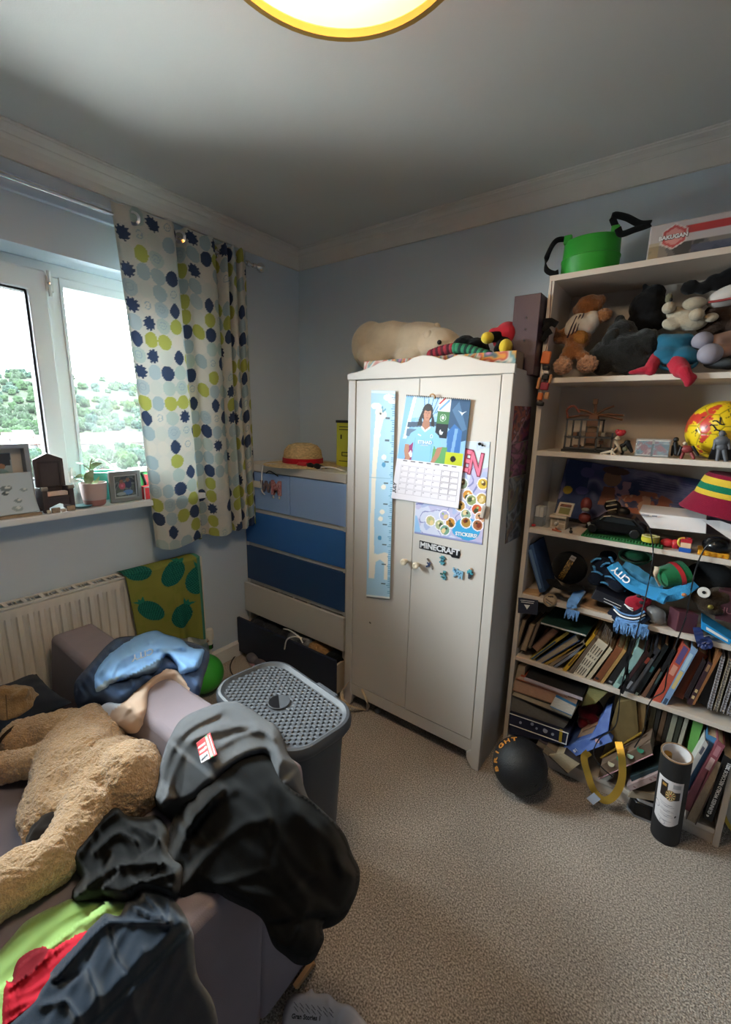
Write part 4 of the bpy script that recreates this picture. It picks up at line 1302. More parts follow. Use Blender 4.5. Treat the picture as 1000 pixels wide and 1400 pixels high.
# calendar
t = thing('calendar', 'spiral wall calendar for JULY with a footballer in a sky blue shirt on the wardrobe', 'calendar', door_at(580, 690))
c_bl, c_br, c_tr, c_tl = door_at(535, 681, 1.599), door_at(627, 695.5, 1.599), door_at(644, 547, 1.596), door_at(556, 540.5, 1.596)
art = Art(150, 225, '#dcd8e0', .30 / .45)
A = art.a
S_ = .405                       # below this the date grid
art.rect(0, S_, A, 1, '#8fb9dc')
art.poly([(0, S_), (.10, S_), (.16, 1), (0, 1)], '#7fb2e2'); art.poly([(.03, .6), (.08, 1), (.12, 1), (.07, .6)], '#cfdff0')
art.poly([(.10, .80), (.40, .84), (.40, 1), (.12, 1)], '#a9c9e0')
for k in range(8): art.line((.24 + .02 * k, .80 + .012 * k), (.20 + .05 * k, 1), .004, '#4b7eb2')
art.poly([(.06, .76), (.42, .79), (.42, .75), (.06, .71)], '#394e68'); art.poly([(.06, .70), (.2, .70), (.2, .62), (.06, .63)], '#56708c')
art.rect(.36, .88, .48, 1, '#dfe3ea'); art.line((.38, .9), (.46, .98), .01, '#6f9fd0'); art.line((.37, .95), (.42, 1), .008, '#c04a4a')
art.rect(.36, .77, .48, .88, '#47784a'); art.rect(.36, .64, .48, .77, '#20242e')
art.poly([(.48, .74), (.60, .62), (A, .64), (A, 1), (.48, 1)], '#3d5878'); art.poly([(.5, .9), (.62, .72), (.66, .74), (.56, .98)], '#56779a')
art.poly([(.50, .44), (.62, .44), (.62, .72), (.54, .78), (.48, .7)], '#3f6fae'); art.poly([(.53, .46), (.56, .46), (.58, .74), (.55, .74)], '#7ba4d6')
art.rect(.36, S_, .50, .56, '#5f9a62'); art.poly([(.08, S_), (.20, S_), (.18, .60), (.10, .54)], '#8c2a66')
art.poly([(.11, .46), (.135, .5), (.16, .46), (.15, .43), (.12, .43)], '#f0e6ee')
# the player
art.ell(.255, .86, .058, .082, '#241d1c'); art.poly([(.20, .88), (.215, .74), (.165, .735), (.175, .80)], '#241d1c'); art.poly([(.30, .88), (.31, .74), (.345, .735), (.335, .80)], '#241d1c')
art.poly([(.225, .80), (.285, .80), (.30, .72), (.255, .69), (.215, .73)], '#a4715a')
art.ell(.257, .845, .038, .058, '#b58067'); art.ell(.257, .895, .036, .022, '#2a211f')
art.line((.238, .856), (.25, .856), .003, '#3a2620'); art.line((.266, .856), (.278, .856), .003, '#3a2620'); art.line((.250, .812), (.268, .812), .003, '#7d4440'); art.line((.258, .85), (.26, .832), .0025, '#94604c')
art.poly([(.06, .54), (.11, .66), (.205, .725), (.255, .68), (.31, .725), (.40, .66), (.45, .555), (.385, .535), (.365, .58), (.355, S_), (.155, S_), (.15, .58), (.12, .545)], '#86bbe4')
art.poly([(.205, .725), (.255, .68), (.31, .725), (.30, .735), (.255, .70), (.215, .735)], '#e6edf2')
art.poly([(.065, .55), (.11, .55), (.115, .47), (.14, .43), (.13, S_), (.09, S_), (.065, .48)], '#b07d66'); art.poly([(.40, .55), (.45, .56), (.43, .47), (.39, S_), (.35, S_), (.38, .47)], '#b07d66')
art.line((.16, S_), (.165, .62), .003, '#6fa4d2'); art.line((.345, S_), (.34, .62), .003, '#6fa4d2'); art.ell(.33, .648, .014, .018, '#dfe7ee'); art.ell(.33, .648, .010, .013, '#7fa8d6'); art.line((.19, .655), (.215, .645), .005, '#eef3f6')
art.rect(.49, S_, A - .01, .52, '#b5bd2f'); art.ell(.565, .46, .026, .028, '#17181a')
art.ell(.42, .825, .030, .032, '#dfe8e0'); art.ell(.42, .825, .026, .028, '#4d7d52'); art.ell(.42, .825, .014, .015, '#dfe8e0')
art.poly([(.56, .90), (.60, .885), (.64, .90), (.61, .875), (.60, .86), (.59, .875)], '#dfe6ee')
art.poly([(.40, .70), (.41, .72), (.42, .70), (.44, .70), (.43, .67), (.41, .67)], '#dfe6ee')
# date grid
for k in range(7):
    art.rect(.07 + .082 * k, S_ - .018, .115 + .082 * k, S_ - .010, '#35353c')
for r_ in range(5):
    for k in range(7):
        if r_ == 0 and k < 5 and False: continue
        u0, v0 = .06 + .083 * k, .345 - .058 * r_
        dark = k > 4 and r_ < 4
        colr = '#8d8992' if dark else '#bdb8c2'
        for seg in (((u0, v0), (u0 + .078, v0)), ((u0, v0 - .05), (u0 + .078, v0 - .05)), ((u0, v0), (u0, v0 - .05)), ((u0 + .078, v0), (u0 + .078, v0 - .05))):
            art.line(*seg, .0022, colr)
        art.rect(u0 + .006, v0 - .018, u0 + .018, v0 - .008, '#9a95a0')
sheet(art, lerp2(c_bl, c_br, c_tr, c_tl), 'calendar_page', M_prg, t, th=.002, nrm=(0, -1, 0))
ux_, vy_ = (c_br - c_bl), (c_tl - c_bl)
def cal(u, v, o=.001): return c_bl + ux_ * (u / A) + vy_ * v + V(0, -o - .003 * v, 0)
M_blkp = mat('black_print', '#1a1a1e', .6)
text('ETIHAD', .019, cal(.255, .575), ux_, vy_, M_wl, t, bold=.0004)
text('AIRWAYS', .008, cal(.255, .548), ux_, vy_, M_wl, t)
text('JULY', .021, cal(.022, .115), vy_, -ux_, M_blkp, t, bold=.0006)
mb = MB()
for k in range(34):
    f_ = (k + .5) / 34
    if abs(f_ - .42) < .04: continue
    p = c_tl.lerp(c_tr, f_) + V(0, -.002, -.003)
    mb.tube([p + V(0, -.002, -.003), p + V(0, -.004, .002), p + V(0, 0, .006), p + V(0, .003, .002)], .0011, 5)
tag(put(mb, 'spiral_wire', M_dark, t), kind='stuff')
hk = c_tl.lerp(c_tr, .43)
put(MB().tube(curve_pts([hk + V(-.012, .004, .0), hk + V(-.008, -.006, .008), hk + V(.004, -.008, .012), hk + V(.012, -.004, .004), hk + V(.008, .0, -.006)], 16), .003), 'hook', mat('tan_plastic', '#b8946c', .5), t, smooth=True)

# sticker poster behind it
t = thing('sticker_poster', 'lilac poster of round animal stickers with pink lettering EN on the right wardrobe door', 'poster', door_at(615, 740))
p_bl, p_br, p_tr = door_at(567, 729), door_at(660, 745), door_at(671, 604)
p_tl = p_bl + (p_tr - p_br) + V(.0, 0, .0)
p_bl.y = p_br.y = p_tr.y = p_tl.y = 1.6055
art = Art(130, 170, '#b9b6d6', (p_br - p_bl).length / (p_tr - p_br).length)
A = art.a
art.fill(art.noise(14, 1, 3) > .15, '#c8cde2'); art.fill(art.noise(20, 1, 8) > .25, '#a7b4d8'); art.fill(np.abs(art.noise(16, 1, 12)) < .035, '#7f83b6')
art.fill((art.noise(9, 1, 5) > .1) & (art.v > .75), '#cfe0e4'); art.rect(0, .8, A, 1, '#c5d8de', .6)
art.poly([(0, 0), (.08, .02), (.05, .12), (.02, .2), (0, .2)], '#8fb7de')
art.ell(.60, .135, .135, .115, '#3f9ed2'); art.ell(.52, .10, .08, .06, '#3f9ed2'); art.rect(0, 0, A, .02, '#8d92c0')
rs = random.Random(5)
for i, (cu, cv, kk) in enumerate(((.70, .60, '#d2b347'), (.50, .585, '#7d8a78'), (.56, .475, '#c98a3a'), (.70, .455, '#ba9c55'), (.60, .43, '#8f9c6a'), (.49, .36, '#b98f4e'), (.66, .345, '#c25a34'), (.555, .28, '#7c9a86'), (.56, .20, '#a8823e'), (.70, .27, '#cfa27e'), (.68, .19, '#a26a48'), (.40, .175, '#c08a40'), (.18, .165, '#b8b487'), (.285, .135, '#aab28c'), (.345, .09, '#6f9a86'), (.33, .24, '#a9a6cc'))):
    art.ell(cu * A / .74, cv, .060, .060, '#ece8ee'); art.ell(cu * A / .74, cv, .050, .050, kk)
    d1, d2 = rs.uniform(-.02, .02), rs.uniform(-.02, .02)
    art.ell(cu * A / .74 + d1, cv + d2, .022, .028, rs.choice(['#5a4228', '#3d4a34', '#7a3324', '#d9c392']), 1, rs.uniform(-1, 1))
    art.ell(cu * A / .74 - d1, cv + .018, .012, .012, rs.choice(['#e8d9a8', '#40301e', '#98b070']))
sheet(art, lerp2(p_bl, p_br, p_tr, p_tl), 'poster_sheet', M_prg, t, th=.001, nrm=(0, -1, 0))
pu, pv = p_br - p_bl, p_tl - p_bl
def pos_(u, v): return p_bl + pu * (u / A) + pv * v + V(0, -.0012, 0)
for k_, (m_, b_) in enumerate(((mat('dark_pink_print', '#8c3a52', .5), .007), (mat('pink_print', '#e0708c', .5), .002))):
    for ch_, u_, v_ in (('E', .548, .80), ('N', .640, .775)):
        text(ch_, .118, pos_(u_, v_) + V(0, -.0006 * k_, 0), pu + pv * -.12, pv, m_, t, bold=b_, sx=.62)
text('STICKERS!', .021, pos_(.595, .075), pu + pv * .02, pv, M_wl, t, bold=.0006)
put(MB().cbox(door_at(661, 700, 1.600), (.016, .012, .05), Matrix.Rotation(.15, 3, 'Y')), 'clip', mat('brushed_clip', '#b8aca0', .4, metal=.4), t, bevel=.003)
put(MB().cyl(door_at(656, 607, 1.603), door_at(656, 607, 1.598), .006).cyl(door_at(660, 609, 1.603), door_at(660, 609, 1.599), .004), 'pin', M_dark, t)

# lettered magnet and small blocky magnets
a0, a1 = door_at(574, 744), door_at(630, 756)
t = thing('letter_magnet', 'black and white block letter magnet reading MINECRAFT below the sticker poster', 'magnet', a0)
dx = (a1 - a0).normalized()
up = V(-dx.z, 0, dx.x)
mid = (a0 + a1) / 2
hw = (a1 - a0).length / 2
put(MB().prism([mid + dx * x + up * z + V(0, -.002, 0) for x, z in ((-hw, -.018), (hw * .55, -.018), (hw * .62, -.026), (hw * .95, -.024), (hw, -.006), (hw * .95, .012), (-hw, .018))], (0, .003, 0)), 'backing', M_dark, t)
text('MINECRAFT', .0345, mid + V(0, -.0026, 0) + up * -.001, dx, up, mat('grey_white_letters', '#c9cacd', .5), t, bold=.0012, ext=.001)
def block_magnet(name, label, cells, u, v, ang, cols, s=.006, cat='magnet'):
    c = door_at(u, v, 1.603)
    t = thing(name, label, cat, c)
    r = Matrix.Rotation(ang, 3, 'Y')
    for k, col in enumerate(cols):
        mb = MB()
        rows = cells.split('/')
        for j, row in enumerate(rows):
            for i, chr_ in enumerate(row):
                if chr_ == str(k):
                    mb.cbox(c + r @ V((i - len(row) / 2 + .5) * s, -.001 * (k % 2), -(j - len(rows) / 2 + .5) * s), (s, .004, s), r)
        if mb.v:
            put(mb, 'blocks', mat('magnet_' + col.strip('#'), col, .5), t)
block_magnet('sword_magnet', 'thin blocky sword magnet beside a dark blue figure, next to the right knob', '0....../.0...../..01.../.111.../..110../..1..0./.1....0', 588, 771, .2, ['#8b8480', '#2f3f63'], .0055)
block_magnet('helmet_magnet', 'upper of the two teal blocky magnets beside the figure magnet', '.00./0110/.00./.11./0000/.00.', 605, 766, 0, ['#4f8f9c', '#2c5768'], .0065)
block_magnet('boots_magnet', 'lower teal blocky magnet with a green fleck at its side', '..00/..11/110./..00/.0110/..00', 606, 786, 0, ['#5d98a8', '#31594f'], .0065)
block_magnet('animal_magnet', 'pale blue blocky four-legged animal magnet', '0..0..../01100000/00101010/.0010100/..000000/.00..0.0/.0...0.0', 626, 784, .05, ['#86b2cc', '#44708f'], .0058)
block_magnet('figure_magnet', 'teal and dark blocky standing figure magnet, furthest from the knobs', '..2./.00./0001/0100/.11./.11./.1..', 643, 784, 0, ['#3f93a3', '#26303c', '#b08a6a'], .0065)

# posters on the wardrobe's side
for i, (name, lab, pts, cols, sd) in enumerate((
        ('fantasy_poster', 'purple and red fantasy poster, topmost on the wardrobe side', ((700, 607), (723, 601), (727, 556), (704.5, 555)), ['#1e1226', '#6a2a5c', '#8c3a34', '#b0604c', '#3a1c40', '#c9a8b8'], 2),
        ('fantasy_poster', 'magenta and olive fantasy poster, the middle one on the wardrobe side', ((697, 653), (719.5, 648), (723, 602), (700.5, 608)), ['#2a2418', '#75704a', '#8a3a74', '#3c1834', '#a86a8a'], 12),
        ('fantasy_poster', 'grey blue fantasy poster, lowest on the wardrobe side', ((691, 744), (712, 733), (719, 649), (697, 654)), ['#2a3038', '#6c7d8c', '#9aa0a4', '#3a4858', '#8a7a56', '#50303f'], 22))):
    t = thing(name, lab, 'poster', at(*pts[0], x=-.543))
    art = Art(30, 50, '#40304a', .5)
    art.swirl(cols, 10, sd, .12)
    for k in range(4): art.line((.1 * k + .05, .2 * k), (.1 * k + .15, .2 * k + .3), .008, cols[-1])
    sheet(art, lerp2(*[at(*p, x=-.5425) for p in pts]), 'poster_sheet', M_prg, t, th=.001, nrm=(1, 0, 0))

# ------------------------------------------------------------------ on top of the wardrobe
ZW = 1.675
t = thing('game_box', 'long colourful cardboard box behind the wavy wardrobe board', 'box', (-.9, 1.69, ZW))
art = Art(160, 24, '#806050', 8)
art.swirl(['#7a3b34', '#b98a4a', '#56808a', '#c8c2b4', '#a2453c', '#c98a3a', '#3d5666', '#b06f92'], 2.6, 4, .2)
sheet(art, flat((-1.245, 1.645, ZW + .002), (.69, 0, 0), (0, 0, .074)), 'printed_front', M_prg, t, th=.0015, nrm=(0, -1, 0))
put(MB().box((-1.245, 1.647, ZW), (-.555, 1.73, ZW + .076)), 'carton', mat('kraft_board', '#8d7660', .8), t, bevel=.002)
M_cream = mat('cream_plush', '#cbbda6', .95, var=.06, vscale=20, bump=.35, bscale=300, sheen=.4, spec=.05)
t = thing('polar_bear_toy', 'cream soft toy bear lying along the top of the wardrobe', 'soft toy', at(550, 500, y=1.86))
def wp(u, v, y): return at(u, v, y=y)
mb = MB()
yb = 1.86
mb.ell(wp(532, 471, yb), (.215, .10, .105), 24, 16).ell(wp(508, 474, yb), (.10, .10, .115), 18, 12).ell(wp(512, 488, yb - .03), (.085, .09, .07), 16, 12)
mb.ell(wp(572, 470, yb), (.15, .10, .095), 20, 14).ell(wp(598, 472, yb - .02), (.11, .085, .075), 20, 14)
cap_pts(mb, wp(605, 471, yb - .02), wp(622, 478, yb - .03), .062, .04)
for u, v, y in ((597, 451, yb - .01), (586, 461, yb - .085)): put(MB().ell(wp(u, v, y), (.022, .016, .030), 14, 10), 'ear', M_cream, t, smooth=True)
for u, v in ((515, 490), (560, 488)): mb.ell(wp(u, v, yb - .06), (.08, .05, .05), 16, 10)
blob(mb, 'plush_body', M_cream, t, .007, 10, .002, 80, .006, 14)
for u, v, r in ((601, 468, .010), (631, 478, .014)):
    put(MB().ell(wp(u, v, yb - .095 if u < 620 else yb - .05), r, 12, 8), 'eye' if u < 620 else 'nose', M_dark, t, smooth=True)
t = thing('toy_snake', 'knitted red and green toy snake lying on the wardrobe by the bear', 'soft toy', wp(630, 483, 1.70))
pts = curve_pts([wp(590, 487, 1.70), wp(605, 481, 1.70), wp(622, 477.5, 1.70), wp(640, 479, 1.70), wp(655, 483, 1.70), wp(672, 487, 1.70)], 22)
for k in range(22):
    m = mat('knit_red', '#8c2a38', .95) if k < 9 else mat('knit_green', '#2f7a5a', .95)
    if k > 9 and k % 2: m = mat('knit_dark_green', '#1d3a34', .95)
    if k < 9 and k % 2: m = mat('knit_dark_red', '#4c1c28', .95)
    put(MB().ell(pts[k] + V(0, 0, .004), (.020, .022, .024 - .0004 * k), 12, 8), 'knit_band', m, t, smooth=True)
t = thing('black_soft_toy', 'flat black soft toy lying behind the toy snake', 'soft toy', wp(645, 480, 1.80))
mb = MB().ell(wp(636, 474, 1.80), (.055, .05, .045)).ell(wp(652, 474, 1.80), (.05, .05, .035)).ell(wp(660, 480, 1.8), (.03, .04, .03))
blob(mb, 'plush_body', M_blk, t, .005, 8, .003, 60)
t = thing('red_doll', 'soft doll in red with yellow round feet lying by the tall box', 'soft toy', wp(685, 480, 1.74))
mb = MB().ell(wp(694, 458, 1.78), (.05, .05, .05)).ell(wp(688, 466, 1.77), (.04, .04, .035)); cap_pts(mb, wp(692, 456, 1.76), wp(675, 456, 1.74), .025, .022)
blob(mb, 'red_clothes', cloth('doll_red', '#a02530'), t, .005, 6)
mb = MB(); cap_pts(mb, wp(684, 458, 1.75), wp(672, 461, 1.73), .024, .022); cap_pts(mb, wp(690, 468, 1.75), wp(682, 478, 1.72), .026, .02)
blob(mb, 'black_legs', M_blk, t, .005, 4)
for u, v in ((667, 462), (692, 474)): put(MB().ell(wp(u, v, 1.71), (.024, .03, .028 if u > 680 else .022), 16, 12), 'foot', cloth('doll_yellow', '#c9b03a'), t, smooth=True)
t = thing('dark_box', 'tall dark maroon box standing at the end of the wardrobe top', 'box', (-.57, 1.80, ZW))
put(MB().box((-.618, 1.752, ZW), (-.520, 1.90, 1.962)), 'carton', mat('dark_maroon_card', '#3a2530', .45, spec=.5), t, bevel=.002)
for z in (1.80, 1.84, 1.88): put(MB().cyl((-.566, 1.7525, z), (-.566, 1.750, z), .003), 'rivet', M_chrome, t)

# ------------------------------------------------------------------ on and in the chest of drawers
t = thing('straw_hat', 'round straw hat with a red ribbon on the chest of drawers', 'hat', (-1.79, 1.80, 1.228))
M_straw = mat('woven_straw', '#cbb184', .85, var=.3, vscale=60, bump=.9, bscale=120, stretch=(1, 1, 2.2))
hc = V(-1.79, 1.80, 1.229)
put(MB().lathe(hc, [(.225, .002), (.17, .006), (.118, .012), (.114, .05), (.108, .085), (.085, .112), (.045, .124), (0, .126)], 48, sx=1.0, sy=.95), 'crown', M_straw, t, smooth=True)
put(MB().lathe(hc, [(.113, .012), (.118, .012), (.228, .004), (.232, .001), (.228, 0), (.113, .004), (.113, .012)], 48, sx=1.0, sy=.95), 'brim', M_straw, t, smooth=True)
put(MB().lathe(hc, [(.1185, .014), (.1205, .014), (.1185, .042), (.1165, .042), (.1185, .014)], 48, sx=1.0, sy=.95), 'ribbon', cloth('red_ribbon', '#a81c2c'), t, smooth=True)
t = thing('yellow_book', 'tall yellow green box file with black line drawing behind the wardrobe edge', 'box file', (-1.45, 1.93, 1.228))
put(MB().box((-1.622, 1.90, 1.229), (-1.345, 1.96, 1.475)), 'cover', mat('acid_yellow_card', '#b9bd3a', .5), t, bevel=.002)
put(MB().box((-1.626, 1.897, 1.472), (-1.340, 1.963, 1.486)), 'lid', M_dark, t)
mb = MB()
for a, b in (((-1.60, 1.45), (-1.36, 1.45)), ((-1.60, 1.435), (-1.36, 1.435)), ((-1.58, 1.31), (-1.50, 1.31)), ((-1.58, 1.29), (-1.50, 1.29)), ((-1.58, 1.29), (-1.58, 1.31)), ((-1.50, 1.29), (-1.50, 1.31)), ((-1.60, 1.26), (-1.36, 1.26)), ((-1.59, 1.385), (-1.585, 1.405)), ((-1.475, 1.385), (-1.47, 1.405))):
    mb.box((min(a[0], b[0]) - .002, 1.8985, min(a[1], b[1]) - .002), (max(a[0], b[0]) + .002, 1.9, max(a[1], b[1]) + .002))
tag(put(mb, 'line_drawing', M_blkp, t), kind='stuff')
single(MB().lathe((-1.70, 1.70, 1.243), [(0, -.03), (.0135, -.03), (.0135, .02), (.009, .024), (0, .024)], 16, V(-1, -.25, 0).to_track_quat('Z', 'Y')), 'red_torch', mat('red_plastic', '#b02a32', .35), 'small red torch lying in front of the straw hat', 'torch', smooth=True)
single(MB().lathe((-1.775, 1.69, 1.232), [(.018, 0), (.024, -.003), (.030, 0), (.024, .003), (.018, 0)], 24, sx=1.3), 'pink_ring', mat('pink_plastic', '#c25a62', .4), 'pink plastic ring lying beside the red torch', 'ring', smooth=True)
t = thing('sunglasses', 'folded black sunglasses lying between the straw hat and the white cable', 'sunglasses', (-1.60, 1.71, 1.229))
for x in (-1.635, -1.585): put(MB().ell((x, 1.70, 1.244), (.026, .008, .016), 16, 8), 'lens', M_dark, t, smooth=True)
put(MB().tube([(-1.66, 1.70, 1.25), (-1.66, 1.74, 1.235), (-1.56, 1.745, 1.233)], .003).tube([(-1.56, 1.70, 1.25), (-1.555, 1.75, 1.236), (-1.65, 1.755, 1.233)], .003).tube([(-1.66, 1.70, 1.252), (-1.61, 1.695, 1.25), (-1.56, 1.70, 1.252)], .003), 'frame', M_dark, t, smooth=True)
single(MB().tube(curve_pts([(-1.55, 1.69, 1.232), (-1.53, 1.68, 1.245), (-1.47, 1.69, 1.248), (-1.42, 1.71, 1.236), (-1.38, 1.69, 1.234)], 24), .004), 'white_cable', mat('white_rubber', '#d6d6d6', .5), 'short white cable looped on the chest of drawers by the wardrobe', 'cable', smooth=True)
t = thing('lanyard', 'white cord hanging over the front of the chest of drawers with a tag', 'lanyard', (-1.95, 1.64, 1.1))
put(MB().tube(curve_pts([(-1.74, 1.69, 1.231), (-1.83, 1.67, 1.236), (-1.93, 1.64, 1.232), (-1.955, 1.638, 1.20), (-1.965, 1.640, 1.13), (-1.965, 1.640, 1.075), (-1.94, 1.639, 1.055)], 30), .0045, flat=.002), 'cord', mat('white_rubber', '#d6d6d6', .5), t, smooth=True)
put(MB().box((-2.06, 1.636, 1.09), (-1.975, 1.640, 1.128)), 'tag', mat('pale_tag', '#cfc9c2', .6), t, bevel=.001)
t = thing('letter_plaque', 'small red patterned letter M hanging on the short left drawer', 'letter', (-1.86, 1.645, 1.08))
text('M', .105, (-1.845, 1.642, 1.10), (1, 0, 0), (0, 0, 1), mat('red_floral', '#a2404e', .6, col2='#c9a0a0', vscale=80), t, ext=.004, bold=.006)
for x in (-1.87, -1.82): put(MB().ell((x, 1.641, 1.05), (.007, .004, .009), 10, 8), 'bead', M_white, t, smooth=True)
t = thing('letter_plaque', 'small blue patterned letter W hanging beside the white cord', 'letter', (-1.93, 1.645, 1.09))
text('W', .085, (-1.93, 1.642, 1.10), (1, 0, 0), (0, 0, 1), mat('blue_floral', '#44587c', .6, col2='#8a6a5a', vscale=80), t, ext=.004, bold=.004)
single(MB().tube(curve_pts([(-1.93, 1.644, 1.18), (-1.90, 1.642, 1.195), (-1.86, 1.642, 1.185), (-1.83, 1.644, 1.172)], 14), .003), 'hair_grip', M_dark, 'thin black wire hanger bent on the drawer edge above the letters', 'wire', smooth=True)
# clothes and shoes in the open drawers
def heap(name, label, pts, m, cat, voxel=.006, d=.006, part='cloth_heap'):
    t = thing(name, label, cat, Vector(pts[0][0]) - V(0, 0, pts[0][1] * .6))
    mb = MB()
    for p, r in pts: mb.ell(p, (r * 1.3, r, r * .75), 14, 10)
    blob(mb, part, m, t, voxel, 5, d, 35, d, 14)
    return t
heap('dark_clothes', 'dark grey clothes filling the far end of the open navy drawer', [((-2.02, 1.66, .20), .075), ((-1.90, 1.67, .20), .08), ((-1.80, 1.67, .19), .08)], cloth('charcoal_jersey', '#33353b'), 'clothes')
heap('white_trainers', 'grey and white trainers in the open navy drawer', [((-1.70, 1.65, .22), .055), ((-1.62, 1.645, .225), .05)], mat('grey_canvas', '#8b8c8e', .8, col2='#3c3d42', vscale=40), 'shoes', d=.004, part='uppers')
heap('tan_soft_toy', 'tan fluffy soft toy in the open navy drawer', [((-1.53, 1.645, .225), .05), ((-1.48, 1.65, .21), .045)], mat('tan_fluff', '#a07a4e', .95, var=.25, vscale=40, bump=.8, bscale=150), 'soft toy', d=.006, part='plush_body')
heap('black_clothes', 'black clothes at the near end of the open navy drawer', [((-1.41, 1.65, .20), .055)], M_blk, 'clothes')
single(MB().tube(curve_pts([(-1.76, 1.60, .285), (-1.70, 1.59, .30), (-1.62, 1.585, .29), (-1.58, 1.575, .27)], 20), .004).tube(curve_pts([(-1.70, 1.548, .20), (-1.68, 1.55, .265), (-1.64, 1.57, .29), (-1.60, 1.59, .285)], 20), .004), 'shoelaces', mat('white_rubber', '#d6d6d6', .5), 'white laces trailing over the navy drawer front', 'laces', smooth=True)
heap('striped_clothes', 'dark clothes showing above the white drawer front', [((-1.95, 1.665, .44), .045), ((-1.82, 1.665, .445), .045), ((-1.70, 1.665, .44), .045), ((-1.58, 1.665, .44), .04)], mat('striped_jersey', '#2a2e38', .9, col2='#7f8688', vscale=18), 'clothes')

# ------------------------------------------------------------------ window sill
XS = -2.10
ZS = 1.0935
t = thing('display_frame', 'large grey box frame holding two small photographs at the end of the window sill', 'picture frame', (-2.15, .45, ZS))
y0, y1, z1 = .30, .598, 1.372
mb = MB().box((-2.175, y0, ZS), (-2.168, y1, z1))
put(mb, 'backing', mat('beige_mount', '#c9c5bc', .7), t)
put(ring(MB(), -2.125, (y0, ZS, y1, z1), (y0 + .018, ZS + .018, y1 - .018, z1 - .018), -2.17), 'frame', mat('grey_blue_wood', '#8b919d', .5), t, bevel=.002)
art = Art(30, 40, '#9fb3ba', .75)
art.poly([(.1, .5), (.35, 1), (.75, 1), (.7, .55)], '#3c4048'); art.ell(.4, .52, .13, .11, '#a57a62'); art.ell(.35, .2, .3, .25, '#7d9fa8'); art.rect(.5, 0, .75, .3, '#a8b8ae')
sheet(art, flat((-2.166, .47, 1.225), (0, .075, 0), (0, 0, .11)), 'photograph', M_prg, t)
art = Art(20, 30, '#586068', .75); art.ell(.35, .6, .2, .2, '#a2aab0'); art.rect(0, 0, .75, .25, '#30363e')
sheet(art, flat((-2.166, .36, 1.225), (0, .085, 0), (0, 0, .095)), 'photograph', M_prg, t)
t = thing('greeting_card', 'pale blue card with little drawings leaning on the large box frame', 'card', (-2.10, .45, ZS))
art = Art(60, 44, '#bcccd8', 1.35)
for cu, cv, r, c in ((.9, .62, .1, '#6f7f88'), (.88, .5, .06, '#4e5c64'), (1.05, .3, .07, '#7c8f9c'), (1.18, .55, .06, '#8ea0ac'), (.55, .3, .06, '#5c7892'), (.3, .6, .09, '#7890a0'), (1.0, .12, .09, '#93a5b0'), (.2, .2, .07, '#6c8498')):
    art.ell(cu, cv, r, r * .7, c); art.ell(cu + .02, cv + .02, r * .5, r * .35, '#cfd8dc')
sheet(art, lambda u, v: np.stack([-2.118 + .05 * (1 - v) ** 3, .33 + .26 * u, ZS + .012 + .155 * v], -1), 'card_sheet', M_pr, t, th=.001, nrm=(1, 0, .3))
single(MB().box((-2.068, .30, ZS), (-2.056, .592, ZS + .010)), 'wooden_strip', mat('weathered_wood', '#a08a72', .8, var=.2, vscale=30), 'thin wooden strip lying along the sill edge before the card', 'wood strip')
# toy throne
t = thing('toy_throne', 'small dark brown wooden toy throne on the window sill', 'toy chair', (-2.11, .66, ZS))
M_dw = mat('dark_brown_wood', '#453a3c', .55, var=.1, vscale=20)
def tbx(y0, z0, y1, z1, x0, x1, name='panel', b=.0015): return put(MB().box((x0, y0, z0), (x1, y1, z1)), name, M_dw, t, bevel=b)
put(MB().prism([(-2.145, .606, 1.17), (-2.145, .712, 1.17), (-2.145, .712, 1.305), (-2.145, .659, 1.330), (-2.145, .606, 1.305)], (.012, 0, 0)), 'backrest', M_dw, t, bevel=.0015)
put(ring(MB(), -2.130, (.618, 1.185, .700, 1.298), (.626, 1.193, .692, 1.288), -2.134), 'back_moulding', mat('dark_moulding', '#352b2e', .5), t)
for y in (.603, .697):
    put(MB().prism([(-2.145, y, ZS), (-2.125, y, ZS), (-2.118, y, ZS + .015), (-2.085, y, ZS + .015), (-2.08, y, ZS), (-2.062, y, ZS), (-2.062, y, 1.185), (-2.070, y, 1.196), (-2.145, y, 1.19)], (0, .018, 0)), 'arm', M_dw, t, bevel=.0015)
    put(MB().cyl((-2.066, y - .002, 1.192), (-2.066, y + .02, 1.192), .008), 'scroll', mat('worn_brown_wood', '#8a8078', .5), t, smooth=True)
tbx(.62, 1.145, .70, 1.158, -2.145, -2.064, 'seat')
put(MB().prism([(-2.068, .62, 1.146), (-2.068, .62, 1.112), (-2.068, .635, 1.118), (-2.068, .66, 1.128), (-2.068, .685, 1.118), (-2.068, .70, 1.112), (-2.068, .70, 1.146)][::-1], (-.006, 0, 0)), 'apron', M_dw, t)
put(MB().box((-2.10, .622, 1.159), (-2.07, .696, 1.176)), 'cushion', mat('pink_cream_cloth', '#d9c2b4', .9), t, bevel=.003, label='pinkish cream seat cushion')
for i, (y, w_) in enumerate(((.607, .014), (.624, .03), (.657, .018), (.678, .03))):
    single(MB().box((-2.058, y, ZS), (-2.046 if i % 2 else -2.048, y + w_, ZS + (.014, .020, .013, .021)[i])), 'carved_block', mat('bone_block_%d' % (i % 2), ('#c2b4a4', '#a08a74')[i % 2], .7, var=.2, vscale=60), ('narrow dark carved block at the throne\'s left foot', 'long pale carved block under the throne', 'small brown carved block between two pale ones', 'pale carved block by the throne\'s other foot')[i], 'block', bevel=.002)
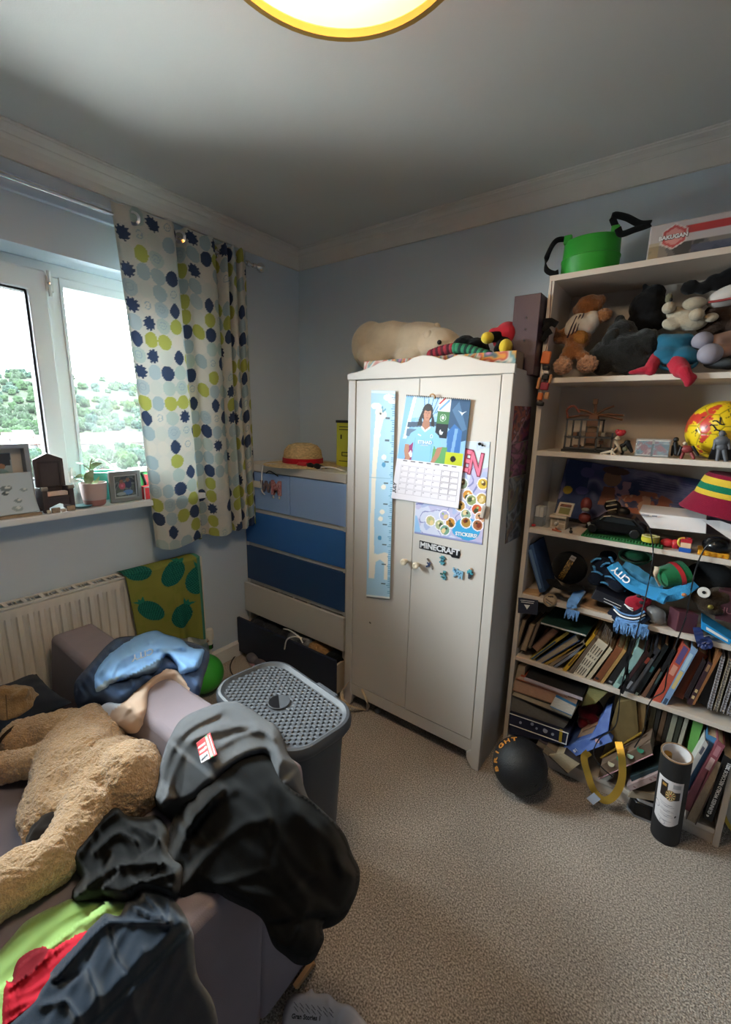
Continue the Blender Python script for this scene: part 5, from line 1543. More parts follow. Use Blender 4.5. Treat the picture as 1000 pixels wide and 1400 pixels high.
# glass trinket, small tray
t = thing('glass_bottle', 'tiny clear glass bottle with a dark charm behind the plant pot', 'bottle', (-2.2, .76, ZS))
gm = mat('clear_bottle_glass', '#dfe8e6', .05, alpha=.35)
put(MB().lathe((-2.19, .775, ZS), [(0, 0), (.024, 0), (.026, .01), (.026, .05), (.012, .07), (.010, .095), (.013, .097)], 20), 'glass', gm, t, smooth=True)
put(MB().ell((-2.19, .775, ZS + .03), (.01, .01, .018), 10, 8), 'charm', M_dark, t, smooth=True)
single(MB().lathe((-2.09, .752, ZS), [(0, .001), (.028, .001), (.034, .006), (.036, .010), (.030, .011), (0, .007)], 24, sy=1.1), 'teal_dish', mat('teal_glass', '#3b6a6c', .3), 'small dark teal dish at the foot of the plant pot', 'dish', smooth=True)
# plant
t = thing('potted_plant', 'variegated leafy plant in a dusty pink two-tone pot on the window sill', 'plant', (-2.105, .808, ZS))
PC = V(-2.105, .808, ZS)
put(MB().lathe(PC, [(0, .001), (.036, .001), (.042, .008), (.0455, .028)], 36), 'pot_foot', mat('terracotta_band', '#a3716a', .6), t, smooth=True)
put(MB().lathe(PC, [(.0465, .028), (.0535, .098), (.0535, .102), (.050, .102), (.047, .085), (.0465, .028)], 36), 'pot', mat('dusty_pink_ceramic', '#bda7a3', .55), t, smooth=True)
put(MB().lathe(PC, [(0, .088), (.049, .086)], 24), 'soil', mat('dark_soil', '#3b2c22', .95, bump=.6, bscale=150), t)
M_lf = mat('variegated_leaf', '#5d7c4c', .45, col2='#a9bd98', vscale=35)
def leaf(pts, wd, nrm=(1, 0, .3), m=M_lf, name='leaf'):
    c = curve_pts(pts, 10)
    n = Vector(nrm).normalized()
    vs, fs = [], []
    for i, p in enumerate(c):
        tn = (c[min(i + 1, 10)] - c[max(i - 1, 0)]).normalized()
        s = tn.cross(n).normalized()
        w_ = wd * (math.sin(math.pi * min(1, (i / 10) ** .75 * .97 + .03))) ** .8
        up = s.cross(tn).normalized()
        vs += [p + s * w_ + up * w_ * .3, p + up * .0012, p - s * w_ + up * w_ * .3, p + s * w_ + up * (w_ * .3 - .0012), p - up * .0006, p - s * w_ + up * (w_ * .3 - .0012)]
    for i in range(10):
        a = i * 6
        fs += [(a, a + 1, a + 7, a + 6), (a + 1, a + 2, a + 8, a + 7), (a + 4, a + 3, a + 9, a + 10), (a + 5, a + 4, a + 10, a + 11)]
    return put(MB().add(vs, fs), name, m, t, smooth=True)
def sp(u, v, x=-2.10): return at(u, v, x=x)
put(MB().tube(curve_pts([PC + V(0, 0, .085), sp(122.5, 655), sp(122.5, 642), sp(124, 633), sp(126, 627)], 14), .0028), 'stem', mat('brown_green_stem', '#6a6848', .7), t, smooth=True)
leaf([sp(122, 661, -2.085), sp(121, 652, -2.075), sp(128, 642, -2.07)], .021)
leaf([sp(124, 641), sp(130, 636, -2.085), sp(140, 633, -2.075)], .012, (1, 0, .8))
leaf([sp(122, 642), sp(114, 636, -2.08), sp(104, 632, -2.07)], .008, (.3, 0, 1))
leaf([sp(119, 660), sp(112, 651, -2.08), sp(102, 653, -2.07)], .011, (.8, 0, .8))
leaf([sp(122, 660), sp(113, 657, -2.07), sp(103, 655, -2.055)], .008, (.3, 0, 1))
leaf([sp(125, 632), sp(136, 628, -2.09), sp(148, 633, -2.08), sp(160, 643, -2.075)], .010, (.4, 0, 1))
leaf([sp(124, 662), sp(131, 660, -2.09), sp(136, 651, -2.08)], .009, (.6, 0, .8))
single(MB().lathe((-2.215, .90, ZS), [(0, .002), (.028, .002), (.045, .02), (.062, .09), (.068, .135), (.062, .135), (.04, .02), (0, .01)], 32), 'teal_bowl', mat('teal_ceramic', '#4fae9f', .35), 'teal bowl standing behind the plant on the window sill', 'bowl', smooth=True)
single(MB().ell((-2.22, .985, ZS + .115), (.012, .03, .012), 14, 8).box((-2.23, .96, ZS), (-2.21, 1.01, ZS + .112)), 'red_toy_car', mat('red_toy_enamel', '#9c3a3c', .4), 'dull red toy peeping over the small photo frame', 'toy', smooth=True)
t = thing('photo_frame', 'small grey photo frame with a picture of two children on the window sill', 'picture frame', (-2.10, .94, ZS))
put(ring(MB(), -2.085, (.868, ZS, 1.010, 1.238), (.888, ZS + .02, .990, 1.218), -2.103), 'frame', mat('pewter_frame', '#7d8284', .45), t, bevel=.003)
put(ring(MB(), -2.090, (.886, ZS + .018, .992, 1.22), (.893, ZS + .025, .985, 1.213), -2.10), 'inner_frame', mat('silver_bead', '#a9aeb0', .35, metal=.4), t)
art = Art(46, 50, '#46525c', .95)
art.swirl(['#3a4450', '#5c6a60', '#46525c', '#7d8a86', '#2f3a46'], 8, 3, .1)
art.ell(.36, .52, .14, .17, '#b5566a'); art.ell(.34, .72, .08, .09, '#8f6250'); art.ell(.64, .58, .14, .2, '#2f3a5a'); art.ell(.62, .78, .08, .09, '#8a6452'); art.ell(.6, .2, .22, .12, '#5a86c0'); art.ell(.3, .15, .2, .08, '#9aa8ac'); art.ell(.36, .52, .05, .06, '#d0788c')
sheet(art, flat((-2.099, .890, ZS + .022), (0, .098, 0), (0, 0, .10)), 'photograph', M_prg, t)
t = thing('red_box', 'small red and white toy box beside the small photo frame', 'box', (-2.09, 1.04, ZS))
put(MB().box((-2.12, 1.014, ZS), (-2.075, 1.085, ZS + .062)), 'carton', mat('red_card', '#b3262e', .4), t, bevel=.001)
put(MB().box((-2.0755, 1.014, ZS), (-2.074, 1.020, ZS + .062)).box((-2.0755, 1.014, ZS + .056), (-2.074, 1.085, ZS + .062)).box((-2.0755, 1.042, ZS + .015), (-2.074, 1.07, ZS + .03)), 'white_print', M_white, t)
put(MB().cyl((-2.0755, 1.05, ZS + .045), (-2.0735, 1.05, ZS + .045), .008), 'yellow_emblem', mat('yellow_print', '#d9b53a', .5), t)
t = thing('green_toy_bag', 'bright green and red toy bag with a white top behind the red box', 'bag', (-2.15, 1.06, ZS))
put(MB().prism([(-2.18, 1.01, ZS), (-2.18, 1.11, ZS), (-2.18, 1.10, ZS + .12), (-2.18, 1.02, ZS + .125)], (.04, 0, 0)), 'bag_body', mat('bright_green_plastic', '#36a053', .45), t, bevel=.01)
put(MB().prism([(-2.138, 1.05, ZS + .02), (-2.138, 1.09, ZS + .02), (-2.138, 1.075, ZS + .11), (-2.138, 1.045, ZS + .115)], (.004, 0, 0)), 'red_panel', mat('red_plastic', '#b02a32', .35), t)
put(MB().tube([(-2.135, 1.045, ZS + .02), (-2.133, 1.055, ZS + .07), (-2.135, 1.04, ZS + .12)], .006), 'strap', M_dark, t)
put(MB().box((-2.19, .995, ZS + .125), (-2.13, 1.11, ZS + .145)), 'white_flap', M_white, t, bevel=.008)

# ------------------------------------------------------------------ on the floor
BC = at(711, 1046, z=.112)
BR = .108
t = thing('exercise_ball', 'black rubber exercise ball with orange lettering BRIGHT against the bookcase', 'ball', BC - V(0, 0, BR))
put(MB().ell(BC, BR, 40, 26), 'shell', mat('black_rubber_ball', '#1b1c1f', .5, bump=.25, bscale=260, kind='voronoi'), t, smooth=True)
view = (Vector(CAM) - BC).normalized()
M_or = mat('orange_foil', '#d08a3c', .45)
e_up = V(0, 0, 1); e_r = view.cross(e_up).normalized() * -1; e_u = e_r.cross(view).normalized() * -1
e_r = e_up.cross(view).normalized(); e_u = view.cross(e_r).normalized()
for k, ch_ in enumerate('BRIGHT'):
    a = math.radians(205 - k * 19)      # runs up the far shoulder of the ball
    d = (view * .52 + (e_r * math.cos(a) + e_u * math.sin(a)) * .85).normalized()
    tn = (e_r * math.sin(a) - e_u * math.cos(a)).normalized()
    tn = (tn - d * tn.dot(d)).normalized()
    text(ch_, .036, BC + d * (BR + .0006), tn, d.cross(tn), M_or, t, bold=.0012)
put(MB().cyl(BC + (view * .55 + e_r * .6 - e_u * .5).normalized() * (BR - .002), BC + (view * .55 + e_r * .6 - e_u * .5).normalized() * (BR + .001), .008), 'valve', M_dark, t)
# poster tube
tb0, tb1 = at(909, 1142, z=0.0), at(926, 1030, z=.385)
tb0.z = .004
t = thing('dartboard_tube', 'black cardboard tube with a white dartboard label standing against the bookcase', 'tube', tb0)
ax = (tb1 - tb0).normalized(); L = (tb1 - tb0).length
q = ax.to_track_quat('Z', 'Y')
RT = .046
put(MB().lathe(tb0, [(0, .002), (RT, .002), (RT, L), (RT - .005, L), (RT - .005, L * .5), (0, L * .5)], 40, q), 'tube_wall', mat('black_card', '#202022', .6), t, smooth=True)
put(MB().lathe(tb0, [(RT - .0045, L + .001), (RT - .0055, L + .001), (RT - .0058, L * .55), (RT - .0048, L * .55), (RT - .0045, L + .001)], 40, q), 'liner', mat('white_card', '#d8d4d4', .7), t, smooth=True)
put(MB().lathe(tb0, [(RT - .0005, L - .002), (RT + .0008, L - .002), (RT + .0008, L + .0015), (RT - .004, L + .0015), (RT - .004, L - .002), (RT - .0005, L - .002)], 40, q), 'rim', mat('kraft_rim', '#8d7256', .8), t, smooth=True)
put(MB().tube(curve_pts([tb0 + ax * (L * .55) + V(-.02, 0, 0), tb0 + ax * (L * .95) + V(-.024, .01, 0)], 8), .012), 'rolled_paper', mat('ochre_paper', '#a87f3a', .8), t, smooth=True)
art = Art(70, 110, '#d6d2d4', .62)
A = art.a
art.c[:] = np.array(art.rgb('#d6d2d4'))
art.rect(.10, .60, .56, .78, '#201a18'); art.rect(.10, .78, .27, .93, '#201a18'); art.rect(.14, .84, .24, .89, '#a8803c')
uu, vv = art.u - .35, art.v - .69
rr, aa = np.hypot(uu, vv), np.arctan2(vv, uu)
art.fill((rr < .115) & (np.sin(aa * 10) > 0), '#e0c486'); art.fill((rr < .115) & (rr > .10), '#8a6a3a'); art.fill(rr < .02, '#a83a2c')
art.rect(.38, .86, .56, .95, '#a8a8ac')
for k, v_ in enumerate((.48, .44, .36, .33, .26, .22, .12)): art.line((.14 + .02 * (k % 3), v_), (.44 + .03 * (k % 2), v_ - .01), .006, '#9a969c')
art.ell(.06, .33, .07, .07, '#9c989e'); art.ell(.06, .33, .055, .055, '#d6d2d4'); art.ell(.52, .22, .025, .025, '#3a3a3e'); art.ell(.25, .06, .07, .05, '#a8a4aa'); art.ell(.25, .06, .055, .04, '#d6d2d4')
cv_ = (Vector(CAM) - tb0); cv_.z = 0
vd = q.inverted() @ cv_.normalized()
phi0 = math.atan2(vd.y, vd.x)
def lab(u, v):
    ph = phi0 + (u - .55) * 1.75
    zl = np.where(v < .32, .26 + (v) * .58 * 1.0, .26 + v * .58)
    zl = (.30 + .48 * v) * L - .06 * L * np.cos((u - .5) * 3.0) * (1 - v)
    P = np.stack([(RT + .0009) * np.cos(ph), (RT + .0009) * np.sin(ph), zl], -1)
    M = np.array(q.to_matrix())
    return P @ M.T + np.array(tb0)
sheet(art, lab, 'label', M_prg, t, label='white paper label with a dartboard picture')
# gold medal ribbon
t = thing('gold_ribbon', 'shiny gold ribbon loop hanging from the lowest shelf to the carpet', 'ribbon', at(825, 1095, y=1.74))
rp = curve_pts([at(846, 1014, y=1.80), at(851, 1040, y=1.76), at(850, 1068, y=1.74), at(840, 1088, y=1.735), at(826, 1094, y=1.735), at(812, 1080, y=1.735), at(804, 1058, y=1.745), at(799, 1036, y=1.77), at(806, 1028, y=1.80)], 48)
mb = MB()
n = len(rp)
for i, p in enumerate(rp):
    tn = (rp[min(i + 1, n - 1)] - rp[max(i - 1, 0)]).normalized()
    b_ = V(.25 * math.sin(i * .2), -.85, .45)
    s = tn.cross(b_).normalized() * .013
    o2 = tn.cross(s).normalized() * .0008
    mb.v += [tuple(p + s + o2), tuple(p - s + o2), tuple(p - s - o2), tuple(p + s - o2)]
for i in range(n - 1):
    for j in range(4):
        mb.f.append((i * 4 + j, i * 4 + (j + 1) % 4, i * 4 + 4 + (j + 1) % 4, i * 4 + 4 + j))
put(mb, 'ribbon_loop', mat('gold_lame', '#c9a548', .3, metal=.75), t, smooth=True)
put(MB().cbox(at(812, 1092, y=1.70), (.03, .002, .045), Matrix.Rotation(.5, 3, 'Y')), 'tag', mat('clear_tag', '#a9b3c4', .2), t)
# black clasp box
t = thing('black_speaker', 'black rounded plastic case with a grey top lying beside the cardboard tube', 'case', at(880, 1118, z=0))
c0 = at(885, 1116, z=0) + V(0, .02, 0)
m = Matrix.Translation(c0) @ Matrix.Rotation(.15, 4, 'Z')
def poly_at(z, k): return [m @ Vector((x * k, y * k, z)) for x, y in ((-.07, -.015), (-.05, -.045), (.05, -.05), (.075, -.02), (.075, .05), (-.06, .05))]
put(MB().hull([Vector(p) for p in reversed(poly_at(.003, 1))], [Vector(p) for p in reversed(poly_at(.062, .92))]), 'case_body', mat('gloss_black_plastic', '#111214', .25), t, smooth=True, bevel=.008)
put(MB().hull([Vector(p) for p in reversed(poly_at(.063, .78))], [Vector(p) for p in reversed(poly_at(.066, .72))]), 'top_plate', mat('grey_plate', '#85868a', .45), t, bevel=.001)
put(MB().hull([Vector(p) for p in reversed(poly_at(0, 1.04))], [Vector(p) for p in reversed(poly_at(.006, 1.04))]), 'base_plate', mat('grey_plate', '#85868a', .45), t)
# yellow edged racket at the frame edge
t = thing('yellow_case', 'pale case with a yellow rim leaning beside the bookcase end', 'case', at(1005, 1165, z=0))
c0 = at(1010, 1140, z=.0) + V(.03, 0, 0)
put(MB().lathe(c0 + V(0, 0, .10), [(0, 0), (.085, 0), (.085, .02), (0, .02)], 32, V(0, -1, .25).to_track_quat('Z', 'Y')), 'face', mat('pale_grey_plastic', '#b9b4a8', .5), t, smooth=True)
put(MB().lathe(c0 + V(0, 0, .10), [(.084, -.004), (.097, -.004), (.097, .024), (.084, .024), (.084, -.004)], 32, V(0, -1, .25).to_track_quat('Z', 'Y')), 'rim', mat('yellow_plastic', '#c7a93c', .45), t, smooth=True)
# crumpled letter
H_floor = lambda x, y: np.zeros_like(x)
t = thing('letter', 'crumpled white printed letter on the carpet at the foot of the sofa', 'letter', at(440, 1390, z=0))
drape('paper', [(384, 1412), (389, 1378), (400, 1360), (418, 1357), (426, 1352), (432, 1358), (449, 1359), (462, 1370), (478, 1374), (490, 1385), (505, 1410), (480, 1440), (400, 1440)], H_floor, .014, mat('white_paper', '#cfccd2', .8), t, step=3, wr=(.004, 22, .6), seed=61, folds=[([(448, 1360), (455, 1410)], .008, 3), ([(470, 1375), (460, 1400)], .006, 4)], drop=.012, soften=5)
lx = (at(436, 1389, z=.02) - at(400, 1386, z=.02)).normalized()
text('Gran Stories 1', .0125, at(419, 1391, z=.031), lx, V(-lx.y, lx.x, 0), M_blkp, t, bold=.0003)
mb = MB()
for k in range(4):
    for w_ in range(7):
        a = at(402 + w_ * 8 + (k % 2) * 2, 1370 + k * 3.0 + w_ * 1.3, z=.029)
        mb.box((a.x, a.y - .0008, a.z), (a.x + .010, a.y + .0008, a.z + .0004))
tag(put(mb, 'printed_lines', mat('grey_print', '#86848c', .8), t), kind='stuff')
# things behind the sofa
gb = at(279, 921, z=.11)
single(MB().ell(gb, (.105, .105, .105), 32, 20), 'green_ball', mat('bright_green_vinyl', '#3fae3a', .35), 'bright green ball behind the sofa under the blue shirt', 'ball', smooth=True)
single(MB().tube(curve_pts([at(338, 888, z=.01), at(322, 897, z=.006), at(315, 910, z=.006), at(318, 922, z=.006), at(330, 930, z=.006)], 24), .004), 'black_cable', M_dark, 'black cable curling on the carpet before the navy drawer', 'cable', smooth=True)
t = thing('slipper', 'grey and pink slipper on the carpet under the open navy drawer', 'slipper', at(352, 905, z=0))
mb = MB().ell(at(346, 900, z=.035), (.05, .035, .035)).ell(at(358, 908, z=.03), (.055, .035, .028))
blob(mb, 'upper', mat('grey_felt', '#6d6770', .9), t, .005, 5)
put(MB().ell(at(353, 907, z=.012), (.085, .042, .013), 20, 8), 'sole', mat('pink_sole', '#b58a94', .7), t, smooth=True)
t = thing('beige_strap', 'beige strap looped round the left foot of the wardrobe', 'strap', at(485, 968, z=0))
put(MB().tube(curve_pts([at(477, 933, y=1.59), at(468, 945, y=1.575), at(470, 958, y=1.56), at(480, 965, y=1.55), at(500, 970, z=.006), at(503, 962, y=1.595), at(495, 942, y=1.60)], 40), .008, flat=.002), 'webbing', mat('beige_webbing', '#b9a68c', .9), t, smooth=True)
single(MB().ell(at(516, 971, z=.015), (.018, .014, .014), 14, 8), 'grey_pebble', mat('grey_toy', '#7d7b7a', .6), 'small grey toy piece just under the wardrobe rail', 'toy', smooth=True)
# ------------------------------------------------------------------ on top of the bookcase
PXM = .00195
YF_ = BY0
ZT_ = 2.033
t = thing('cool_bag', 'round bright green tub bag with a black shoulder strap on top of the bookcase', 'bag', (-.40, 1.95, ZT_))
bl_, br_ = at(763, 374, y=1.90), at(843, 362, y=1.90)
cx, rx_ = (bl_.x + br_.x) / 2, (br_.x - bl_.x) / 2
M_grn = mat('bright_green_rubber', '#2f9a2f', .45, spec=.35)
gc = V(cx, 1.95, ZT_)
put(MB().lathe(gc, [(rx_ * .96, .0), (rx_, .01), (rx_ * 1.01, .065), (rx_ * 1.03, .068), (rx_ * 1.03, .074), (rx_ * .99, .077), (rx_ * .97, .13), (rx_ * .93, .138), (rx_ * .5, .141), (0, .141)], 48, sy=.8), 'tub', M_grn, t, smooth=True)
for s, u in ((-1, 0), (1, 0)):
    put(MB().cbox(gc + V(s * rx_ * .80, -.03, .145), (.028, .022, .032)), 'strap_lug', M_grn, t, bevel=.004)
put(MB().tube(curve_pts([gc + V(-rx_ * .82, -.03, .15), at(760, 330, y=1.90), at(748, 352, y=1.90), at(747, 368, y=1.89), at(757, 374, y=1.885), at(764, 372, y=1.885)], 36), .003, flat=.010), 'strap', cloth('black_webbing', '#161618'), t, smooth=True)
put(MB().tube(curve_pts([gc + V(rx_ * .8, -.03, .155), at(838, 295, y=1.92), at(856, 297, y=1.90), at(875, 306, y=1.89), at(890, 306, y=1.885), at(868, 314, y=1.89), at(850, 320, y=1.90), at(845, 312, y=1.90)], 40), .004, flat=.011), 'strap', MATS['black_webbing'], t, smooth=True)
t = thing('toy_box', 'long white and red toy box lettered BAKUGAN lying on top of the bookcase', 'box', (.05, 1.94, ZT_))
M_bx = mat('silver_white_card', '#b3aeb0', .4)
x0_, x1_ = -.215, .29
put(MB().box((x0_, 1.852, ZT_), (x1_, 2.06, ZT_ + .112)), 'carton', M_bx, t, bevel=.003)
art = Art(130, 34, '#b3aeb0', 4.6)
art.rect(.75, .62, 4.6, .84, '#a83b3e'); art.rect(0, 0, 4.6, .40, '#57585a')
m_ = (art.v < .40); n_ = art.noise(6, 1, 4, 3)
art.fill(m_ & (n_ > .1), '#77716a'); art.fill(m_ & (n_ < -.25), '#34363a'); art.rect(1.1, .08, 2.2, .30, '#3f4a63', .7); art.rect(0, 0, .25, .5, '#9a8a5c', .5)
art.fill((np.abs(art.u - 3.1) < .5) & m_ & (art.noise(18, 1, 9) > .1), '#a04a4e')
for k, (r_, c_) in enumerate(((.36, '#c9c2c0'), (.32, '#b5484a'), (.24, '#c98a86'))):
    art.poly([(.62 + r_ * 1.0 * math.cos(a), .60 + r_ * math.sin(a)) for a in [math.pi / 6 + i * math.pi / 3 for i in range(6)]], c_)
sheet(art, flat((x0_ + .003, 1.8505, ZT_ + .002), (x1_ - x0_ - .006, 0, 0), (0, 0, .108)), 'printed_front', M_prg, t, th=.0008, nrm=(0, -1, 0))
text('BAKUGAN', .0165, (x0_ + .068, 1.849, ZT_ + .066), (1, 0, 0), (0, 0, 1), M_wl, t, bold=.0008)
text('BAKUGAN', .0165, (x0_ + .0685, 1.8494, ZT_ + .0655), (1, 0, 0), (0, 0, 1), M_blkp, t, bold=.0018)

# ------------------------------------------------------------------ shelf of soft toys
BK = 1.12
def bb(mb, u, v, y, ru, rv, ry=None, ang=0):
    c = at(u, v, y=y)
    k_ = PXM * BK
    mb.ell(c, (ru * k_, (ry or min(ru, rv)) * k_, rv * k_), 18, 12, Matrix.Rotation(ang, 3, 'Y'))
    return mb
def plush(parent, name, m, ells, voxel=.006, d=.003, ds=90, label=None, it=6):
    mb = MB()
    for e in ells: bb(mb, *e)
    return blob(mb, name, m, parent, voxel, it, d, ds, label=label)
M_ter = mat('brown_plush_toy', '#8a5a34', .95, var=.2, vscale=30, bump=.6, bscale=200, sheen=.4, spec=.05)
M_flf = mat('pink_beige_fluff', '#b78a6c', .95, var=.3, vscale=50, bump=1, bscale=140, sheen=.4, spec=.05)
M_char = mat('charcoal_plush', '#1e1e1d', .95, var=.15, vscale=30, bump=.5, bscale=220, sheen=.2, spec=.05)
t = thing('teddy_in_shirt', 'brown teddy bear in a striped white shirt at the wardrobe end of its shelf', 'soft toy', at(790, 510, y=1.90))
plush(t, 'head', M_ter, [(806, 418, 1.94, 22, 18, 18), (790, 424, 1.95, 9, 9), (822, 410, 1.95, 9, 9), (800, 430, 1.93, 16, 12, 14)])
plush(t, 'limbs', M_ter, [(826, 431, 1.905, 14, 12, 11), (816, 436, 1.91, 12, 11, 10), (790, 464, 1.90, 23, 19, 17), (766, 462, 1.90, 16, 11, 11), (784, 480, 1.88, 19, 15, 13), (757, 455, 1.91, 9, 12, 9), (774, 489, 1.87, 12, 10, 10), (798, 488, 1.87, 12, 10, 10), (778, 455, 1.91, 16, 12, 12)])
plush(t, 'belly', mat('ochre_plush', '#9a6a30', .95, var=.2, vscale=30, bump=.5, bscale=200), [(793, 462, 1.88, 14, 14, 10)])
o_ = plush(t, 'shirt', cloth('white_jersey', '#c9c0b4'), [(797, 444, 1.905, 25, 18, 21, .45), (810, 438, 1.905, 14, 16, 16), (783, 450, 1.90, 13, 19, 16)], d=.001)
for k in range(3):
    a, b = at(776 + k * 5, 462 - k * 1, y=1.872), at(789 + k * 5, 432 - k * 2, y=1.868)
    put(MB().tube([a, (a + b) / 2 + V(0, -.006, 0), b], .0035, flat=.002), 'stripe', mat('dark_purple_print', '#3a2c3a', .8), o_, smooth=True)
plush(t, 'foot', M_flf, [(770, 500, 1.855, 16, 15, 15)], .004, .008, 120)
plush(t, 'foot', M_flf, [(804, 498, 1.855, 16, 14, 15)], .004, .008, 120)
t = thing('gorilla_toy', 'large charcoal gorilla soft toy slumped in the middle of the soft toy shelf', 'soft toy', at(855, 515, y=1.9))
plush(t, 'plush_body', M_char, [(855, 482, 1.925, 44, 33, 36), (850, 455, 1.93, 24, 20, 24), (848, 438, 1.93, 8, 9, 9), (825, 490, 1.90, 24, 28, 20), (884, 470, 1.91, 22, 24, 22), (868, 498, 1.90, 34, 17, 20)], .007, .005, 60)
plush(t, 'arm', M_char, [(836, 462, 1.885, 12, 18, 9, .5), (828, 482, 1.878, 12, 16, 9, .2)], .006, .003, 90)
t = thing('black_cat_toy', 'black cat soft toy with small ears sitting behind the charcoal gorilla', 'soft toy', at(888, 470, y=1.99))
plush(t, 'plush_body', cloth('black_plush', '#171617'), [(885, 420, 2.0, 27, 26, 24), (895, 402, 2.0, 17, 15, 16), (882, 393, 2.0, 5, 7, 4), (903, 396, 2.0, 6, 7, 4), (884, 440, 2.0, 30, 20, 24)], .006, .003, 90)
put(bb(MB(), 915, 408, 1.955, 5, 8, 4), 'pale_muzzle', mat('olive_felt', '#6f6a54', .9), t, smooth=True)
put(bb(MB(), 918, 410, 1.944, 2.2, 2.6, 2), 'eye', M_dark, t, smooth=True)
M_crm = mat('greyish_cream_plush', '#a59a86', .9, var=.08, vscale=20, bump=.3, bscale=250, sheen=.3)
t = thing('cream_animal_toy', 'greyish cream soft toy lying on its back with round paws in the air', 'soft toy', at(936, 450, y=1.95))
plush(t, 'plush_body', M_crm, [(938, 438, 1.95, 24, 16, 18), (918, 444, 1.93, 14, 9, 10, .4), (950, 440, 1.94, 18, 13, 14), (925, 428, 1.95, 14, 10, 12)], .005, .002, 90)
for e in ((915, 421, 1.92, 9.5, 9, 9), (950, 415, 1.93, 16, 9.5, 11), (953, 430, 1.90, 10, 9, 9), (973, 434, 1.92, 9, 6.5, 7)):
    put(bb(MB(), *e), 'paw', M_crm, t, smooth=True)
t = thing('black_eared_toy', 'black soft toy with long dark ears and a white cap at the shelf end', 'soft toy', at(975, 420, y=2.0))
plush(t, 'ears', MATS['black_plush'], [(944, 393, 1.97, 13, 11, 10), (962, 394, 1.97, 14, 9, 9), (982, 386, 1.97, 17, 12, 10, .4), (1000, 378, 1.97, 16, 13, 10)], .005, .002, 90)
plush(t, 'body', mat('dark_brown_plush', '#35261d', .95, bump=.4, bscale=220), [(988, 432, 1.985, 26, 22, 22), (975, 448, 1.98, 22, 12, 18), (1010, 430, 1.98, 20, 30, 20)], .006, .003, 90)
put(bb(MB(), 1000, 404, 1.955, 30, 15, 26, -.25), 'cap', cloth('white_felt', '#c2bdb8'), t, smooth=True)
put(MB().tube(curve_pts([at(970, 413, y=1.925), at(985, 411, y=1.905), at(1005, 407, y=1.90)], 14), .004), 'cap_trim', cloth('dull_red_trim', '#8d3b3a'), t, smooth=True)
t = thing('blue_shirt_toy', 'soft toy in a teal blue shirt with bright red legs hanging over the shelf edge', 'soft toy', at(920, 515, y=1.87))
M_ts = cloth('teal_blue_felt', '#245c76', .4, 500)
plush(t, 'shirt', M_ts, [(922, 472, 1.90, 24, 17, 22), (908, 464, 1.90, 13, 9, 14), (938, 464, 1.90, 12, 9, 14), (912, 486, 1.875, 20, 14, 18), (936, 487, 1.87, 19, 14, 18), (900, 490, 1.87, 11, 9, 12), (948, 491, 1.865, 10, 8, 11), (926, 494, 1.86, 26, 7, 14)], .005, .001, 60)
put(MB().tube(curve_pts([at(900, 493, y=1.86), at(906, 503, y=1.845), at(925, 504, y=1.838), at(946, 502, y=1.842), at(953, 496, y=1.86)], 24), .006), 'hem', M_ts, t, smooth=True)
M_rd = cloth('red_plush', '#9c2434', .4, 300)
mb = MB(); cap_pts(mb, at(898, 490, y=1.87), at(890, 504, y=1.835), .022, .022); bb(mb, 880, 507, 1.825, 12, 6, 9); bb(mb, 868, 509, 1.825, 9, 4, 7); bb(mb, 890, 508, 1.822, 8, 7, 8)
blob(mb, 'leg', M_rd, t, .004, 5, .001, 80)
mb = MB(); cap_pts(mb, at(926, 498, y=1.85), at(932, 506, y=1.82), .030, .027); cap_pts(mb, at(936, 508, y=1.80), at(943, 520, y=1.795), .020, .016); bb(mb, 941, 524, 1.795, 5, 6, 6); bb(mb, 948, 516, 1.80, 5, 6, 6)
blob(mb, 'leg', M_rd, t, .004, 5, .001, 80)
t = thing('grey_shoed_toy', 'soft toy with round pale grey feet poking out below the white cap', 'soft toy', at(975, 500, y=1.88))
M_gs = mat('pale_grey_satin', '#84808c', .6)
put(bb(MB(), 961, 466, 1.87, 14, 13, 13), 'shoe', M_gs, t, smooth=True)
put(bb(MB(), 971, 484, 1.85, 16, 15, 14), 'shoe', M_gs, t, smooth=True)
mb = MB(); cap_pts(mb, at(980, 466, y=1.88), at(1010, 460, y=1.92), .022, .026); cap_pts(mb, at(986, 482, y=1.87), at(1015, 478, y=1.92), .022, .028)
blob(mb, 'legs', mat('dusty_pink_plush', '#94786c', .9), t, .005, 4)
put(bb(MB(), 1005, 494, 1.90, 30, 12, 18), 'dark_body', M_char, t, smooth=True)
put(bb(MB(), 985, 497, 1.87, 20, 8, 12), 'flipper', mat('dark_grey_felt', '#3c4248', .9), t, smooth=True)

